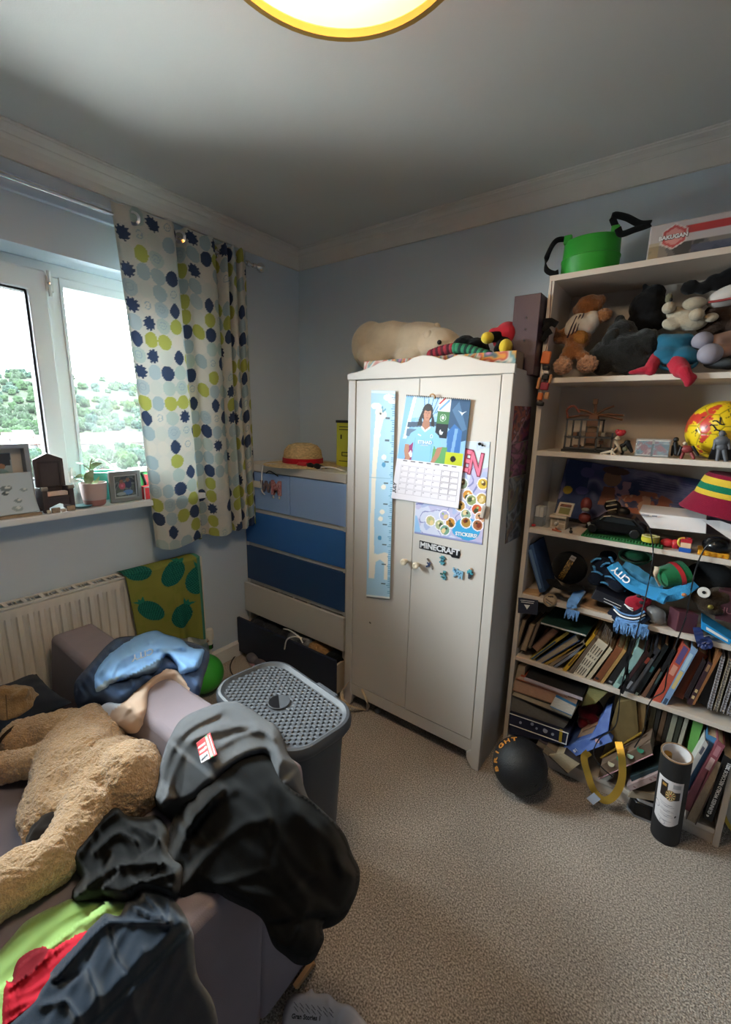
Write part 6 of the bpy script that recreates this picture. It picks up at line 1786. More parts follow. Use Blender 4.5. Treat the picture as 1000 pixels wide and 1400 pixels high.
# toy dangling from the bookcase side
t = thing('hanging_toy', 'orange, black and red jointed toy hanging by a cord from the bookcase edge', 'toy', at(741, 520, y=1.80))
M_o = mat('orange_vinyl', '#c66a34', .5)
put(MB().tube(curve_pts([at(755, 384, y=1.808), at(752, 430, y=1.805), at(750, 462, y=1.802), at(746, 482, y=1.80)], 20), .0012), 'cord', mat('dark_red_cord', '#5c2420', .8), t, smooth=True)
for (u, v, u2, v2) in ((744, 440, 762, 444), (743, 452, 758, 440), (742, 466, 754, 452)):
    put(MB().tube([at(u, v, y=1.80), at((u + u2) / 2, (v + v2) / 2 - 3, y=1.795), at(u2, v2, y=1.80)], .006, flat=.012), 'black_bow', MATS['black_webbing'], t, smooth=True)
for (u, v, w_, h_, m_, nm) in ((747, 489, 14, 19, M_o, 'head'), (747, 503, 11, 7, M_dark, 'neck'), (747, 509, 10, 5, M_white, 'collar'), (746, 516, 11, 8, M_dark, 'torso'), (745, 528, 13, 12, mat('crimson_vinyl', '#8c2c3c', .5), 'skirt'), (737, 524, 5, 18, mat('tan_vinyl', '#b58258', .5), 'arm'), (753, 518, 4, 14, MATS['tan_vinyl'], 'arm'), (739, 542, 8, 12, M_o, 'leg'), (748, 541, 7, 11, MATS['tan_vinyl'], 'leg'), (739, 552, 12, 7, M_dark, 'boot')):
    c = at(u, v, y=1.80)
    put(MB().cbox(c, (w_ * PXM * 1.2, .018, h_ * PXM * 1.25), Matrix.Rotation(.12, 3, 'Y')), nm, m_, t, bevel=.005)

# ------------------------------------------------------------------ shelf with the brick model and balls
Z2 = SH[1]
t = thing('brick_model', 'brown and grey building brick tower in a cage with spreading beams', 'toy model', at(800, 616, y=1.92))
M_bbr = mat('brown_bricks', '#6d4a34', .5); M_bgr = mat('dark_grey_bricks', '#4a4d50', .5)
b0, b1 = at(768, 616, y=1.88), at(838, 617, y=1.88)
put(MB().box((b0.x, 1.87, Z2), (b1.x, 2.02, Z2 + .010)), 'baseplate', mat('black_bricks', '#202124', .5), t)
xs = [b0.x + .008, (b0.x * 2 + b1.x) / 3, (b0.x + 2 * b1.x) / 3, b1.x - .008]
for x in xs:
    for y in (1.885, 2.0):
        put(MB().box((x - .003, y - .003, Z2 + .01), (x + .003, y + .003, Z2 + .128 - (.05 if x == xs[3] else 0))), 'cage_bar', M_bgr, t)
for y in (1.885, 2.0):
    for z in (.012, .055, .122):
        put(MB().box((xs[0] - .004, y - .003, Z2 + z), (xs[2 if z > .08 else 3] + .004, y + .003, Z2 + z + .006)), 'cage_rail', M_bgr, t)
tc_ = at(812, 575, y=1.945)
for k in range(6):
    w_ = .040 - (.008 if k % 2 else 0)
    put(MB().box((tc_.x - w_ / 2, 1.93, Z2 + .010 + k * .0225), (tc_.x + w_ / 2, 1.97, Z2 + .0315 + k * .0225)), 'tower_brick', M_bbr if k % 3 else mat('tan_bricks', '#7d6048', .5), t, bevel=.001)
top_ = at(814, 568, y=1.94)
for (u, v) in ((815, 549), (840, 555), (853, 568), (852, 574), (792, 560), (775, 571)):
    e = at(u, v, y=1.93)
    put(MB().tube([top_, (top_ + e) / 2 + V(0, 0, .004), e], .006, 6, flat=.0045), 'beam', M_bbr, t)
put(MB().tube(curve_pts([at(777, 572, y=1.90), at(776, 560, y=1.90), at(785, 555, y=1.90), at(793, 564, y=1.90)], 14), .004), 'arched_beam', mat('rust_bricks', '#7c4030', .5), t)
put(MB().cbox(at(815, 549, y=1.93), (.016, .012, .02)), 'finial_brick', M_bbr, t, bevel=.001)
rs = random.Random(4)
for k in range(9):
    c = V(rs.uniform(xs[0] + .012, xs[3] - .012), rs.uniform(1.89, 1.92), Z2 + .02 + rs.choice([0, .02, .038, .05]))
    put(MB().cbox(c, (.014, .012, .014)), 'loose_brick', rs.choice([M_bgr, mat('sand_bricks', '#8b8578', .5), M_bbr, MATS['black_bricks']]), t)
def figurine(name, label, u, v, y, parts, cat='figurine'):
    t = thing(name, label, cat, at(u, v, y=y))
    for nm, m_, es in parts:
        mb = MB()
        for e in es:
            if len(e) == 6: bb(mb, *e)
            else: cap_pts(mb, at(e[0], e[1], y=e[2]), at(e[3], e[4], y=e[5]), e[6] * PXM, e[7] * PXM)
        put(mb, nm, m_, t, smooth=True)
    return t
M_bone = mat('bone_plastic', '#b5a68e', .6); M_redp = mat('red_plastic', '#b02a32', .35)
figurine('red_haired_figurine', 'small pale figurine with spiky red hair beside the brick model', 848, 618, 1.86, (
    ('hair', M_redp, [(849, 592, 1.86, 7, 5.5, 5), (845, 590, 1.86, 4, 4, 4), (853, 591, 1.86, 4, 4, 4)]), ('head', M_bone, [(845, 599, 1.86, 4, 4, 4)]),
    ('body', M_bone, [(842, 604, 1.86, 846, 610, 1.86, 3, 3), (846, 610, 1.86, 839, 617, 1.86, 2.2, 2), (846, 609, 1.86, 849, 618, 1.86, 2.2, 2)])))
figurine('white_crawler', 'tiny white bony toy lying along the shelf edge below the brick model', 834, 621, 1.835, (('body', mat('ivory_plastic', '#cfc6b4', .5), [(822, 620, 1.835, 836, 617, 1.835, 2, 2.6), (836, 617, 1.835, 842, 622, 1.835, 2.4, 1.6), (830, 618, 1.835, 826, 622, 1.835, 1.6, 1.4), (838, 614, 1.835, 836, 622, 1.835, 2, 1.6)]),))
figurine('black_winged_figurine', 'black winged figurine between the red haired figurine and the clear card case', 857, 621, 1.87, (('wings', M_dark, [(850, 610, 1.87, 860, 604, 1.87, 4, 3), (858, 605, 1.87, 864, 617, 1.87, 5, 3), (852, 612, 1.87, 851, 620, 1.87, 4, 3)]), ('chest', mat('olive_plastic', '#60604a', .5), [(855, 614, 1.86, 4, 4, 3)])))
t = thing('card_case', 'clear plastic case holding two colourful picture cards on the ball shelf', 'case', at(890, 626, y=1.86))
p00, p11 = at(867, 625, y=1.85), at(914, 627, y=1.85)
h_ = .062
put(MB().box((p00.x, 1.845, Z2), (p11.x, 1.90, Z2 + h_)), 'clear_shell', mat('clear_acrylic', '#cdd8dc', .08, alpha=.22), t, bevel=.002)
for i, (a, cols) in enumerate(((0, ['#25404f', '#5a7c8c', '#7c2c36', '#a89f96']), (1, ['#2c424c', '#7c2834', '#54707c', '#968f88']))):
    art = Art(24, 28, '#5a7a88', .8)
    art.swirl(cols, 7, 3 + i, .15); art.ell(.4, .5, .2, .22, cols[2 - i]); art.rect(0, 0, .8, .05, '#d8d0c8'); art.rect(0, .95, .8, 1, '#d8d0c8')
    x = p00.x + .004 + i * (p11.x - p00.x) / 2
    sheet(art, flat((x, 1.858 + .004 * i, Z2 + .003), ((p11.x - p00.x) / 2 - .007, .004, 0), (0, .006, h_ - .008)), 'picture_card', M_prg, t, th=.001, nrm=(0, -1, 0))
put(MB().box((p00.x + .003, 1.868, Z2 + .002), (p11.x - .003, 1.895, Z2 + h_ * .7)), 'contents', mat('dark_teal_card', '#2f4650', .6), t)
figurine('black_figurine', 'small black standing figurine just past the clear card case', 925, 622, 1.88, (('body', M_dark, [(925, 601, 1.88, 4, 4, 4), (924, 606, 1.88, 926, 620, 1.88, 4, 5), (921, 610, 1.88, 919, 622, 1.88, 2.5, 2), (929, 610, 1.88, 930, 622, 1.88, 2.5, 2)]),))
figurine('red_robot', 'small red and black toy robot crouching in front of the yellow ball', 940, 625, 1.845, (('body', mat('dull_red_plastic', '#7a2e2e', .5), [(940, 614, 1.845, 9, 6, 6), (934, 620, 1.845, 932, 626, 1.84, 3, 2.5), (946, 620, 1.845, 949, 626, 1.84, 3, 2.5)]), ('arms', M_dark, [(932, 612, 1.84, 928, 622, 1.84, 2.4, 2), (948, 611, 1.84, 955, 622, 1.84, 2.6, 2)]), ('visor', M_bone, [(937, 606, 1.84, 3, 2.4, 3)])))
BB = at(985, 586, y=1.945); BB.z = Z2 + .098
t = thing('yellow_football', 'yellow and red football with black scribbles at the end of the ball shelf', 'ball', BB - V(0, 0, .098))
def foot_ball(c, r, parent):
    bm = bmesh.new()
    bmesh.ops.create_icosphere(bm, subdivisions=6, radius=1)
    me = bpy.data.meshes.new('ball_skin')
    bm.to_mesh(me); bm.free()
    n = len(me.vertices)
    co = np.empty(n * 3); me.vertices.foreach_get('co', co); co = co.reshape(-1, 3)
    ic = bmesh.new(); bmesh.ops.create_icosphere(ic, subdivisions=1, radius=1)
    P = np.array([list(v.co.normalized()) for v in ic.verts] + [list(f.calc_center_median().normalized()) for f in ic.faces]); ic.free()
    wgt = np.array([1.0] * 12 + [1.0] * 20)
    D = co @ P.T
    s = np.sort(D, axis=1)
    seam = (s[:, -1] - s[:, -2]) < .008
    own = D.argmax(1)
    C = np.tile(np.array(Art.rgb('#d9b91e')), (n, 1))
    f = np.array([noise.noise(Vector(p) * 1.6 + Vector((4, 1, 2))) for p in co]); f2 = np.array([noise.noise(Vector(p) * 9) for p in co])
    C[(f + .18 * f2) > .12] = np.array(Art.rgb('#b8392c'))
    C[((f + .3 * f2) > .10) & ((f + .3 * f2) < .13)] = np.array(Art.rgb('#c9a21e'))
    C[seam] = np.array(Art.rgb('#8c7a1c'))
    g = np.array([noise.noise(Vector(p) * 2.4 + Vector((9, 3, 5))) for p in co]); g2 = np.array([noise.noise(Vector(p) * 2.0 + Vector((1, 8, 2))) for p in co])
    C[(np.abs(g) < .018) & (g2 > .05)] = np.array(Art.rgb('#1c1a16'))
    co = co * (r * np.where(seam, .99, 1.0))[:, None] + np.array(c)
    me.vertices.foreach_set('co', co.ravel())
    ca = me.color_attributes.new('Col', 'FLOAT_COLOR', 'POINT')
    ca.data.foreach_set('color', np.hstack([s2la(C), np.ones((n, 1))]).ravel())
    link_mesh('ball_skin', me, print_mat('ball_vinyl', .32, 0, .5), parent, True)
foot_ball(BB, .098, t)
vd_ = (Vector(CAM) - BB).normalized(); e_r = V(0, 0, 1).cross(vd_).normalized(); e_u = vd_.cross(e_r)
for a, b in (((-.25, .30), (.1, .22)), ((-.3, .16), (.0, .02)), ((-.15, -.02), (.2, -.1)), ((-.05, .45), (-.02, .2))):
    pts = [BB + (vd_ + e_r * (a[0] + (b[0] - a[0]) * k / 6) + e_u * (a[1] + (b[1] - a[1]) * k / 6 + .05 * math.sin(k))).normalized() * .0985 for k in range(7)]
    put(MB().tube(pts, .0022, 6), 'scribble', M_blkp, t, smooth=True)
t = figurine('grey_caped_figurine', 'dark grey muscular caped figurine standing before the yellow football', 985, 630, 1.84, (
    ('head', mat('slate_plastic', '#55575c', .5), [(988, 593, 1.84, 4.2, 5, 4)]),
    ('torso', MATS['slate_plastic'], [(987, 603, 1.84, 9, 8, 6), (987, 611, 1.84, 7, 6, 5), (979, 602, 1.84, 977, 613, 1.84, 3, 2.6), (996, 602, 1.84, 998, 613, 1.84, 3, 2.6)]),
    ('leg', MATS['slate_plastic'], [(984, 614, 1.84, 981, 630, 1.838, 3.8, 2.8)]), ('leg', MATS['slate_plastic'], [(990, 614, 1.84, 993, 630, 1.838, 3.8, 2.8)])))
put(MB().prism([at(978, 601, y=1.852), at(968, 628, y=1.865), at(1006, 630, y=1.865), at(998, 601, y=1.852)], (0, .004, 0)), 'cape', M_dark, t, bevel=.002)

# ------------------------------------------------------------------ shelf with the canvas print
Z3 = SH[2]
t = thing('canvas_print', 'wide dark blue and violet canvas print leaning along the back of its shelf', 'picture', (-.1, 2.05, Z3))
art = Art(200, 90, '#2a3350', 2.9)
art.swirl(['#2f3856', '#3a4668', '#5a5680', '#86829f', '#4c4e70', '#3a4364', '#9d9aae'], 3.2, 6, .25)
art.fill((art.u < .5) & (art.noise(7, 1, 2) > -.3), '#24345c', .8)
for k in range(14): art.line((1.2 + .05 * k, .95 - .05 * k), (2.4 + .05 * k, .85 - .045 * k), .008, '#8d8aa8', .5)
art.fill((((art.u - 1.55) / .45) ** 2 + ((art.v - .42) / .22) ** 2 < 1) & (art.noise(20, 1, 5) > -.05), '#b3725c'); art.fill((((art.u - 1.55) / .4) ** 2 + ((art.v - .40) / .18) ** 2 < 1) & (art.noise(26, 1, 9) > .15), '#d0a58a')
art.fill((((art.u - 1.2) / .22) ** 2 + ((art.v - .60) / .16) ** 2 < 1) & (art.noise(24, 1, 7) > .0), '#a8838e')
art.ell(.45, .82, .13, .09, '#5a5784'); art.ell(.42, .50, .12, .07, '#5a5a8c'); art.ell(.15, .48, .09, .07, '#c2a544'); art.poly([(.75, .30), (.80, .62), (1.0, .62), (1.05, .30)], '#8a5a48'); art.ell(.92, .78, .16, .14, '#94705a'); art.ell(.96, .92, .24, .07, '#5c4440')
art.poly([(1.9, .36), (2.5, .62), (2.6, .56), (2.0, .30)], '#2a2630'); art.rect(1.1, 0, 2.9, .22, '#6c5c58', .7)
cq = [at(757, 706, y=2.02), at(1010, 735, y=2.02), at(1010, 664, y=2.07), at(776, 627, y=2.075)]
sheet(art, lerp2(*cq), 'canvas_face', print_mat('canvas_weave', .7, 0, .2, .15, 900), t, th=.012, nrm=(0, -1, .1))
t = thing('block_in_case', 'white block on a grey stand inside a small clear case on the canvas shelf', 'ornament', at(740, 718, y=1.90))
a = at(729, 719, y=1.87); s_ = PXM * .97
put(MB().box((a.x, 1.87, Z3), (a.x + .037, 1.92, Z3 + .040)), 'stand', mat('grey_card', '#57585c', .6), t, bevel=.001)
for k in (0, 1): put(MB().box((a.x + .003 + k * .017, 1.872, Z3 + .040), (a.x + .019 + k * .017, 1.918, Z3 + .083)), 'white_block', M_white, t, bevel=.002)
put(MB().box((a.x - .001, 1.868, Z3), (a.x + .062, 2.0, Z3 + .088)), 'clear_cover', MATS['clear_acrylic'], t)
t = thing('mini_arcade', 'small white toy arcade cabinet with an olive screen on the canvas shelf', 'toy', at(768, 718, y=1.90))
a = at(752, 719, y=1.88)
M_off = mat('off_white_plastic', '#c3b8a8', .5)
put(MB().box((a.x, 1.88, Z3), (a.x + .060, 1.93, Z3 + .048)), 'cabinet', M_off, t, bevel=.002)
put(MB().box((a.x - .002, 1.868, Z3 + .046), (a.x + .063, 1.93, Z3 + .056)), 'control_shelf', M_off, t, bevel=.002)
sc_ = put(MB().prism([(a.x + .012, 1.895, Z3 + .056), (a.x + .072, 1.895, Z3 + .052), (a.x + .080, 1.905, Z3 + .108), (a.x + .022, 1.905, Z3 + .108)], (0, .014, 0)), 'screen_housing', M_off, t, bevel=.002)
put(MB().prism([(a.x + .024, 1.8955, Z3 + .063), (a.x + .064, 1.8955, Z3 + .061), (a.x + .069, 1.9, Z3 + .088), (a.x + .028, 1.9, Z3 + .088)], (0, .002, 0)), 'screen', mat('olive_screen', '#7d7a4a', .3), sc_)
put(MB().prism([(a.x + .026, 1.8995, Z3 + .092), (a.x + .069, 1.8995, Z3 + .091), (a.x + .071, 1.902, Z3 + .102), (a.x + .03, 1.902, Z3 + .103)], (0, .002, 0)), 'marquee', mat('rust_print', '#8a4a34', .5, col2='#4a3a30', vscale=90), sc_)
put(MB().box((a.x + .008, 1.879, Z3 + .008), (a.x + .026, 1.881, Z3 + .042)).box((a.x + .034, 1.879, Z3 + .006), (a.x + .056, 1.881, Z3 + .02)).box((a.x + .034, 1.879, Z3 + .026), (a.x + .056, 1.881, Z3 + .042)), 'door_lines', mat('taupe_print', '#a09482', .6), t)
tag(bpy.data.objects[list(bpy.data.objects.keys())[-1]]) if False else None
single(bb(MB(), 761, 716, 1.845, 4, 4, 4), 'toy_football', mat('black_white_patch', '#cfc8be', .5, col2='#222222', vscale=90), 'tiny black and white toy football before the arcade cabinet', 'ball', smooth=True)
figurine('orange_lizard', 'tiny orange toy lying on the shelf edge in front of the arcade cabinet', 764, 726, 1.83, (('body', mat('rust_plastic', '#9c5034', .5), [(756, 724, 1.83, 767, 727, 1.83, 2, 2), (760, 722, 1.83, 764, 726, 1.83, 1.6, 1.6)]),), 'toy')
figurine('black_pawn', 'tiny black toy piece on the shelf edge by the green baseplate', 781, 728, 1.83, (('body', M_dark, [(781, 727, 1.83, 3, 3, 3), (781, 723, 1.83, 2, 2.5, 2)]),), 'toy')
single(bb(MB(), 730, 718, 1.85, 4, 2.6, 4), 'red_counter', M_redp, 'small red counter lying at the foot of the grey stand', 'counter', smooth=True)
figurine('red_helmet_toy', 'dull red toy with a grey visor behind the black brick car', 802, 716, 1.94, (('body', mat('brick_red_plastic', '#6e2c2a', .5), [(802, 690, 1.95, 10, 14, 9), (800, 708, 1.95, 11, 10, 9)]), ('visor', mat('grey_visor', '#8b8d86', .4), [(801, 697, 1.925, 7, 4, 4)])), 'toy')
t = thing('black_toy_car', 'black toy car with silver trim standing on the green baseplate', 'toy car', at(838, 738, y=1.88))
M_gb = mat('gloss_black_plastic', '#111214', .25)
zc = Z3 + .012
a, b = at(798, 735, y=1.865).x, at(880, 744, y=1.865).x
prof = [(a, zc + .012), (a + .006, zc + .034), (a + .03, zc + .048), (a + .055, zc + .072), (a + .085, zc + .080), (b - .045, zc + .074), (b - .02, zc + .050), (b, zc + .036), (b, zc + .012)]
put(MB().hull([V(x, 1.86, z) for x, z in reversed(prof)], [V(x, 1.955, z) for x, z in reversed(prof)]), 'body', M_gb, t, bevel=.006)
for x in (a + .028, b - .032):
    for y in (1.862, 1.953): put(MB().cyl((x, y - .007, zc + .017), (x, y + .007, zc + .017), .017, n=24), 'wheel', M_dark, t, bevel=.003)
put(MB().tube([V(a + .05, 1.858, zc + .056), V(a + .062, 1.857, zc + .069), V(a + .085, 1.857, zc + .075)], .003, flat=.002), 'silver_trim', M_chrome, t)
put(MB().cbox((a + .016, 1.858, zc + .03), (.012, .004, .018), Matrix.Rotation(-.4, 3, 'Y')), 'lamp', mat('silver_grey', '#8c8e92', .35), t, bevel=.002)
put(MB().prism([(a + .06, 1.8585, zc + .052), (b - .03, 1.8585, zc + .050), (b - .05, 1.8585, zc + .068), (a + .075, 1.8585, zc + .073)], (0, -.002, 0)), 'side_window', mat('dark_glass', '#23282c', .1), t)
figurine('white_black_toy', 'black and white striped toy box behind the black toy car', 838, 700, 1.98, (('body', M_dark, [(838, 692, 1.98, 14, 12, 8), (852, 700, 1.98, 12, 10, 8)]), ('white_stripe', M_bone, [(830, 686, 1.965, 842, 684, 1.965, 1.6, 1.6), (830, 692, 1.965, 843, 690, 1.965, 1.6, 1.6), (832, 698, 1.965, 843, 696, 1.965, 1.6, 1.6)])), 'toy')
t = thing('green_baseplate', 'green studded building brick baseplate at the shelf edge under the black toy car', 'baseplate', at(850, 745, y=1.85))
a, b = at(795, 733, y=1.822).x, at(906, 756, y=1.822).x
M_gp = mat('green_bricks', '#2c6a3c', .45)
put(MB().box((a, 1.818, Z3), (b, 1.965, Z3 + .006)), 'plate', M_gp, t)
g = MB()
for i in range(27):
    for j in range(3):
        x = a + .005 + i * (b - a - .01) / 26
        g.cyl((x, 1.823 + j * .009, Z3 + .006), (x, 1.823 + j * .009, Z3 + .010), .0028, n=8)
    g.box((a + .0035 + i * (b - a - .01) / 26, 1.8165, Z3 + .0005), (a + .0065 + i * (b - a - .01) / 26, 1.818, Z3 + .006))
tag(put(g, 'studs', M_gp, t), kind='stuff')
t = thing('tape_roll', 'yellow tape roll standing on the green baseplate', 'tape', at(888, 750, y=1.845))
c = at(888, 746, y=1.85); c.z = Z3 + .011
put(MB().lathe(c, [(.0, .002), (.026, .002), (.028, .004), (.028, .020), (.022, .022), (0, .018)], 28), 'tape', mat('translucent_yellow', '#b3a936', .3), t, smooth=True)
put(MB().lathe(c, [(.018, .0225), (.0275, .0225), (.0275, .0245), (.018, .0245), (.018, .0225)], 28), 'edge', mat('pale_yellow', '#c9c48a', .5), t, smooth=True)
figurine('red_toy_bull', 'shiny red toy animal behind the cord at the shelf edge', 917, 752, 1.86, (('body', M_redp, [(913, 742, 1.86, 10, 7, 7), (924, 744, 1.86, 7, 8, 6), (909, 749, 1.86, 909, 754, 1.86, 3, 3), (922, 750, 1.86, 922, 756, 1.86, 3, 3)]),), 'toy')
t = thing('brick_stack', 'little stack of red, cream and blue toy bricks at the shelf edge', 'toy bricks', at(936, 757, y=1.83))
cc = at(936, 757, y=1.832); z = Z3
for h_, w_, m_, nm in ((.016, .034, mat('blue_bricks', '#2456a8', .4), 'blue_brick'), (.018, .030, mat('cream_bricks', '#d8b89a', .45), 'cream_brick'), (.014, .032, mat('red_bricks', '#a82530', .4), 'red_brick')):
    o_ = put(MB().box((cc.x - w_ / 2, 1.822, z), (cc.x + w_ / 2, 1.85, z + h_)), nm, m_, t, bevel=.0015)
    for k in (-1, 1): put(MB().cyl((cc.x + k * w_ / 4, 1.836, z + h_), (cc.x + k * w_ / 4, 1.836, z + h_ + .003), .005, n=12), 'stud', m_, o_)
    z += h_
put(MB().tube(curve_pts([(cc.x - .014, 1.826, Z3 + .018), (cc.x - .022, 1.824, Z3 + .03), (cc.x - .02, 1.826, Z3 + .044), (cc.x - .006, 1.828, Z3 + .048)], 12), .004), 'yellow_loop', mat('yellow_plastic', '#c7a93c', .45), t, smooth=True)
t = thing('black_jar', 'squat glossy black jar with a yellow brick base on the canvas shelf', 'jar', at(975, 768, y=1.85))
c = at(978, 762, y=1.86); c.z = Z3
put(MB().box((c.x - .050, 1.822, Z3), (c.x + .034, 1.90, Z3 + .016)), 'yellow_base', mat('amber_bricks', '#c98f22', .45), t, bevel=.002)
for k in range(5): put(MB().cyl((c.x - .042 + k * .017, 1.818, Z3 + .008), (c.x - .042 + k * .017, 1.822, Z3 + .008), .006, n=12), 'stud', MATS['amber_bricks'], t)
put(MB().lathe(c + V(0, 0, .016), [(.0, 0), (.036, 0), (.042, .012), (.042, .024), (.036, .032), (.030, .040), (.012, .046), (0, .046)], 32), 'jar_body', M_gb, t, smooth=True)
put(MB().lathe(c + V(0, 0, .040), [(.0385, 0), (.040, .002), (.0385, .004), (.037, .002), (.0385, 0)], 32), 'chrome_band', M_chrome, t, smooth=True)
t = thing('white_box', 'long flat white box propped above the toys on the canvas shelf', 'box', at(920, 715, y=1.88))
fr = [at(890, 722, y=1.87), at(966, 730, y=1.87), at(967, 710, y=1.88), at(874, 700, y=1.88)]
put(MB().prism(fr, (0, .12, .012)), 'carton', mat('white_card', '#d8d4d4', .7), t, bevel=.002)
put(MB().prism([at(877, 703, y=1.868), at(888, 704, y=1.868), at(888, 706, y=1.868), at(877, 705, y=1.868)], (0, -.0005, 0)).prism([at(892, 704.5, y=1.868), at(899, 705, y=1.868), at(899, 707, y=1.868), at(892, 706.5, y=1.868)], (0, -.0005, 0)), 'print', MATS['grey_print'], t)
single(MB().prism([at(960, 711, y=1.86), at(985, 728, y=1.84), at(1010, 745, y=1.835), at(1015, 722, y=1.86), at(985, 712, y=1.87)], (0, .003, 0)), 'white_sheet', MATS['white_card'], 'sheet of white card sloping down beside the black jar', 'card')
t = thing('striped_bucket_hat', 'bucket hat in dark red, yellow and green stripes at the end of the canvas shelf', 'hat', at(1000, 700, y=1.93))
hc = at(1006, 700, y=1.905); hc.z = Z3 + .138
tilt = Matrix.Rotation(.10, 3, 'Y') @ Matrix.Rotation(.05, 3, 'X')
qt = tilt.to_quaternion()
M_mar = cloth('dark_red_knit', '#7a1830', .5, 400, .1); M_yel = cloth('yellow_knit', '#c9ab3a', .5, 400, .1); M_gk = cloth('green_knit', '#176a4e', .5, 400, .1)
prof = [(.158, 0), (.154, .008), (.128, .056), (.124, .076), (.119, .097), (.113, .119), (.104, .131), (.055, .135), (0, .130)]
def hat_ring(i, j, name, m_):
    put(MB().lathe(hc, prof[i:j + 1], 48, qt, sy=.72), name, m_, t, smooth=True)
put(MB().lathe(hc, [(.127, .055), (.152, .006), (.158, 0), (.160, .003), (.154, .010), (.129, .059), (.127, .055)], 48, qt, sy=.72), 'brim', M_mar, t, smooth=True)
hat_ring(2, 3, 'lower_band', M_yel); hat_ring(3, 4, 'green_band', M_gk); hat_ring(4, 5, 'upper_band', M_yel); hat_ring(5, 8, 'crown', M_mar)

# ------------------------------------------------------------------ shelf of caps and scarves
Z4 = SH[3]
def fq(name, label, cat, px, y, depth, m, group=None, bevel=.0015, part='block', tilt=0.0):
    """a solid whose front outline shows at px, on the plane y, going back by depth"""
    t = thing(name, label, cat, at(*px[0], y=y), group)
    pts = [at(u, v, y=y) for u, v in px]
    put(MB().prism(pts, (0, depth, tilt)), part, m, t, bevel=bevel)
    return t, pts
t, p = fq('blue_book', 'slim dark blue book leaning at the left end of the cap shelf', 'book', [(738, 811), (746, 809), (729, 744), (720, 748)], 1.845, .17, mat('dark_blue_cover', '#26395c', .5, col2='#33507c', vscale=14))
put(MB().prism([at(723, 752, y=1.8445), at(727, 751, y=1.8445), at(741, 804, y=1.8445), (at(738, 805, y=1.8445))], (0, -.0005, 0)), 'pale_spine_line', mat('steel_blue_print', '#5e7899', .5), t)
M_capb = cloth('black_cap_cotton', '#151516', .3, 700, .05)
t = thing('baseball_cap', 'black baseball cap with a gold patterned panel on the cap shelf', 'cap', at(780, 806, y=1.90))
CC = at(779, 776, y=1.91)
mb = MB(); mb.ell(CC, (.068, .075, .068), 28, 18)
put(mb, 'crown', M_capb, t, smooth=True)
put(MB().tube(curve_pts([CC + V(-.055, -.05, -.052), CC + V(-.02, -.085, -.062), CC + V(.03, -.085, -.062), CC + V(.058, -.05, -.052)], 20), .026, flat=.004), 'peak', M_capb, t, smooth=True)
art = Art(24, 70, '#2a2113', .34)
art.swirl(['#2a2113', '#8a6a2a', '#1f1810', '#b08a3c', '#3a2c16'], 16, 5, .08)
art.rect(0, .82, .34, 1, '#8d8a88'); art.line((.05, .9), (.3, .92), .02, '#5c5a5a')
def strip_on(C0, rad, du0, dv0, du1, dv1, wid):
    v0_ = (Vector(CAM) - C0).normalized()
    r_ = V(0, 0, 1).cross(v0_).normalized(); u_ = v0_.cross(r_)
    A0, B0 = np.array(v0_), None
    def f(u, v):
        x = du0 + (du1 - du0) * v; z = dv0 + (dv1 - dv0) * v
        nx_, nz_ = (dv1 - dv0), -(du1 - du0)
        L_ = math.hypot(nx_, nz_)
        x = x + (u - .5) * wid * nx_ / L_; z = z + (u - .5) * wid * nz_ / L_
        d_ = np.sqrt(np.clip(1 - x * x - z * z, .02, 1))
        D_ = d_[:, None] * np.array(v0_) + x[:, None] * np.array(r_) + z[:, None] * np.array(u_)
        return np.array(C0) + D_ * np.array(rad) * 1.012
    return f
sheet(art, strip_on(CC, (.068, .075, .068), -.42, -.75, .18, .72, .30), 'gold_panel', M_pr, t)
t, p = fq('emblem_card', 'small dark blue card with a pale triangle emblem hanging below the blue book', 'card', [(708, 838), (735, 841), (736, 821), (709, 817)], 1.812, .006, mat('ink_blue_card', '#2a2f40', .6))
put(MB().prism([at(717, 826.5, y=1.8115), at(725, 827.5, y=1.8115), at(721, 833, y=1.8115)][::-1], (0, -.0008, 0)).prism([at(712, 820, y=1.8115), at(731, 822.3, y=1.8115), at(731, 823, y=1.8115), at(712, 820.7, y=1.8115)], (0, -.0008, 0)).prism([at(713, 822.5, y=1.8115), at(730, 824.6, y=1.8115), at(730, 825.3, y=1.8115), at(713, 823.2, y=1.8115)], (0, -.0008, 0)), 'emblem', M_wl, t)
fq('wooden_block', 'short pale wooden block lying on the cap shelf above the emblem card', 'block', [(709, 817), (737, 820), (738, 812), (711, 809)], 1.825, .06, mat('pale_wood', '#b08f6a', .6, var=.1, vscale=30))
t = thing('cream_badge', 'round cream cloth badge with dark lettering hanging under the black cap', 'badge', at(752, 822, y=1.81))
art = Art(40, 40, '#a39078', 1.0)
art.fill(np.hypot(art.u - .5, art.v - .5) > .40, '#8b7a66'); art.line((.25, .55), (.75, .35), .05, '#6a5a4c'); art.line((.3, .35), (.7, .2), .04, '#5a6470'); art.line((.35, .8), (.75, .85), .06, '#3a3230')
bc_ = at(751, 820, y=1.806)
sheet(art, lambda u, v: np.array(bc_) + np.stack([(u - .5) * .052 * np.sqrt(np.clip(1 - (2 * v - 1) ** 2 * .85, .05, 1)) + .006 * v, -.008 * (1 - (2 * u - 1) ** 2), (v - .5) * .056], -1), 'badge_cloth', M_pr, t, th=.003, nrm=(0, -1, 0))
M_sky = cloth('sky_blue_wool', '#6a97cc', .5, 350, .2)
M_nvw = cloth('navy_wool', '#1d2433', .5, 350, .1)
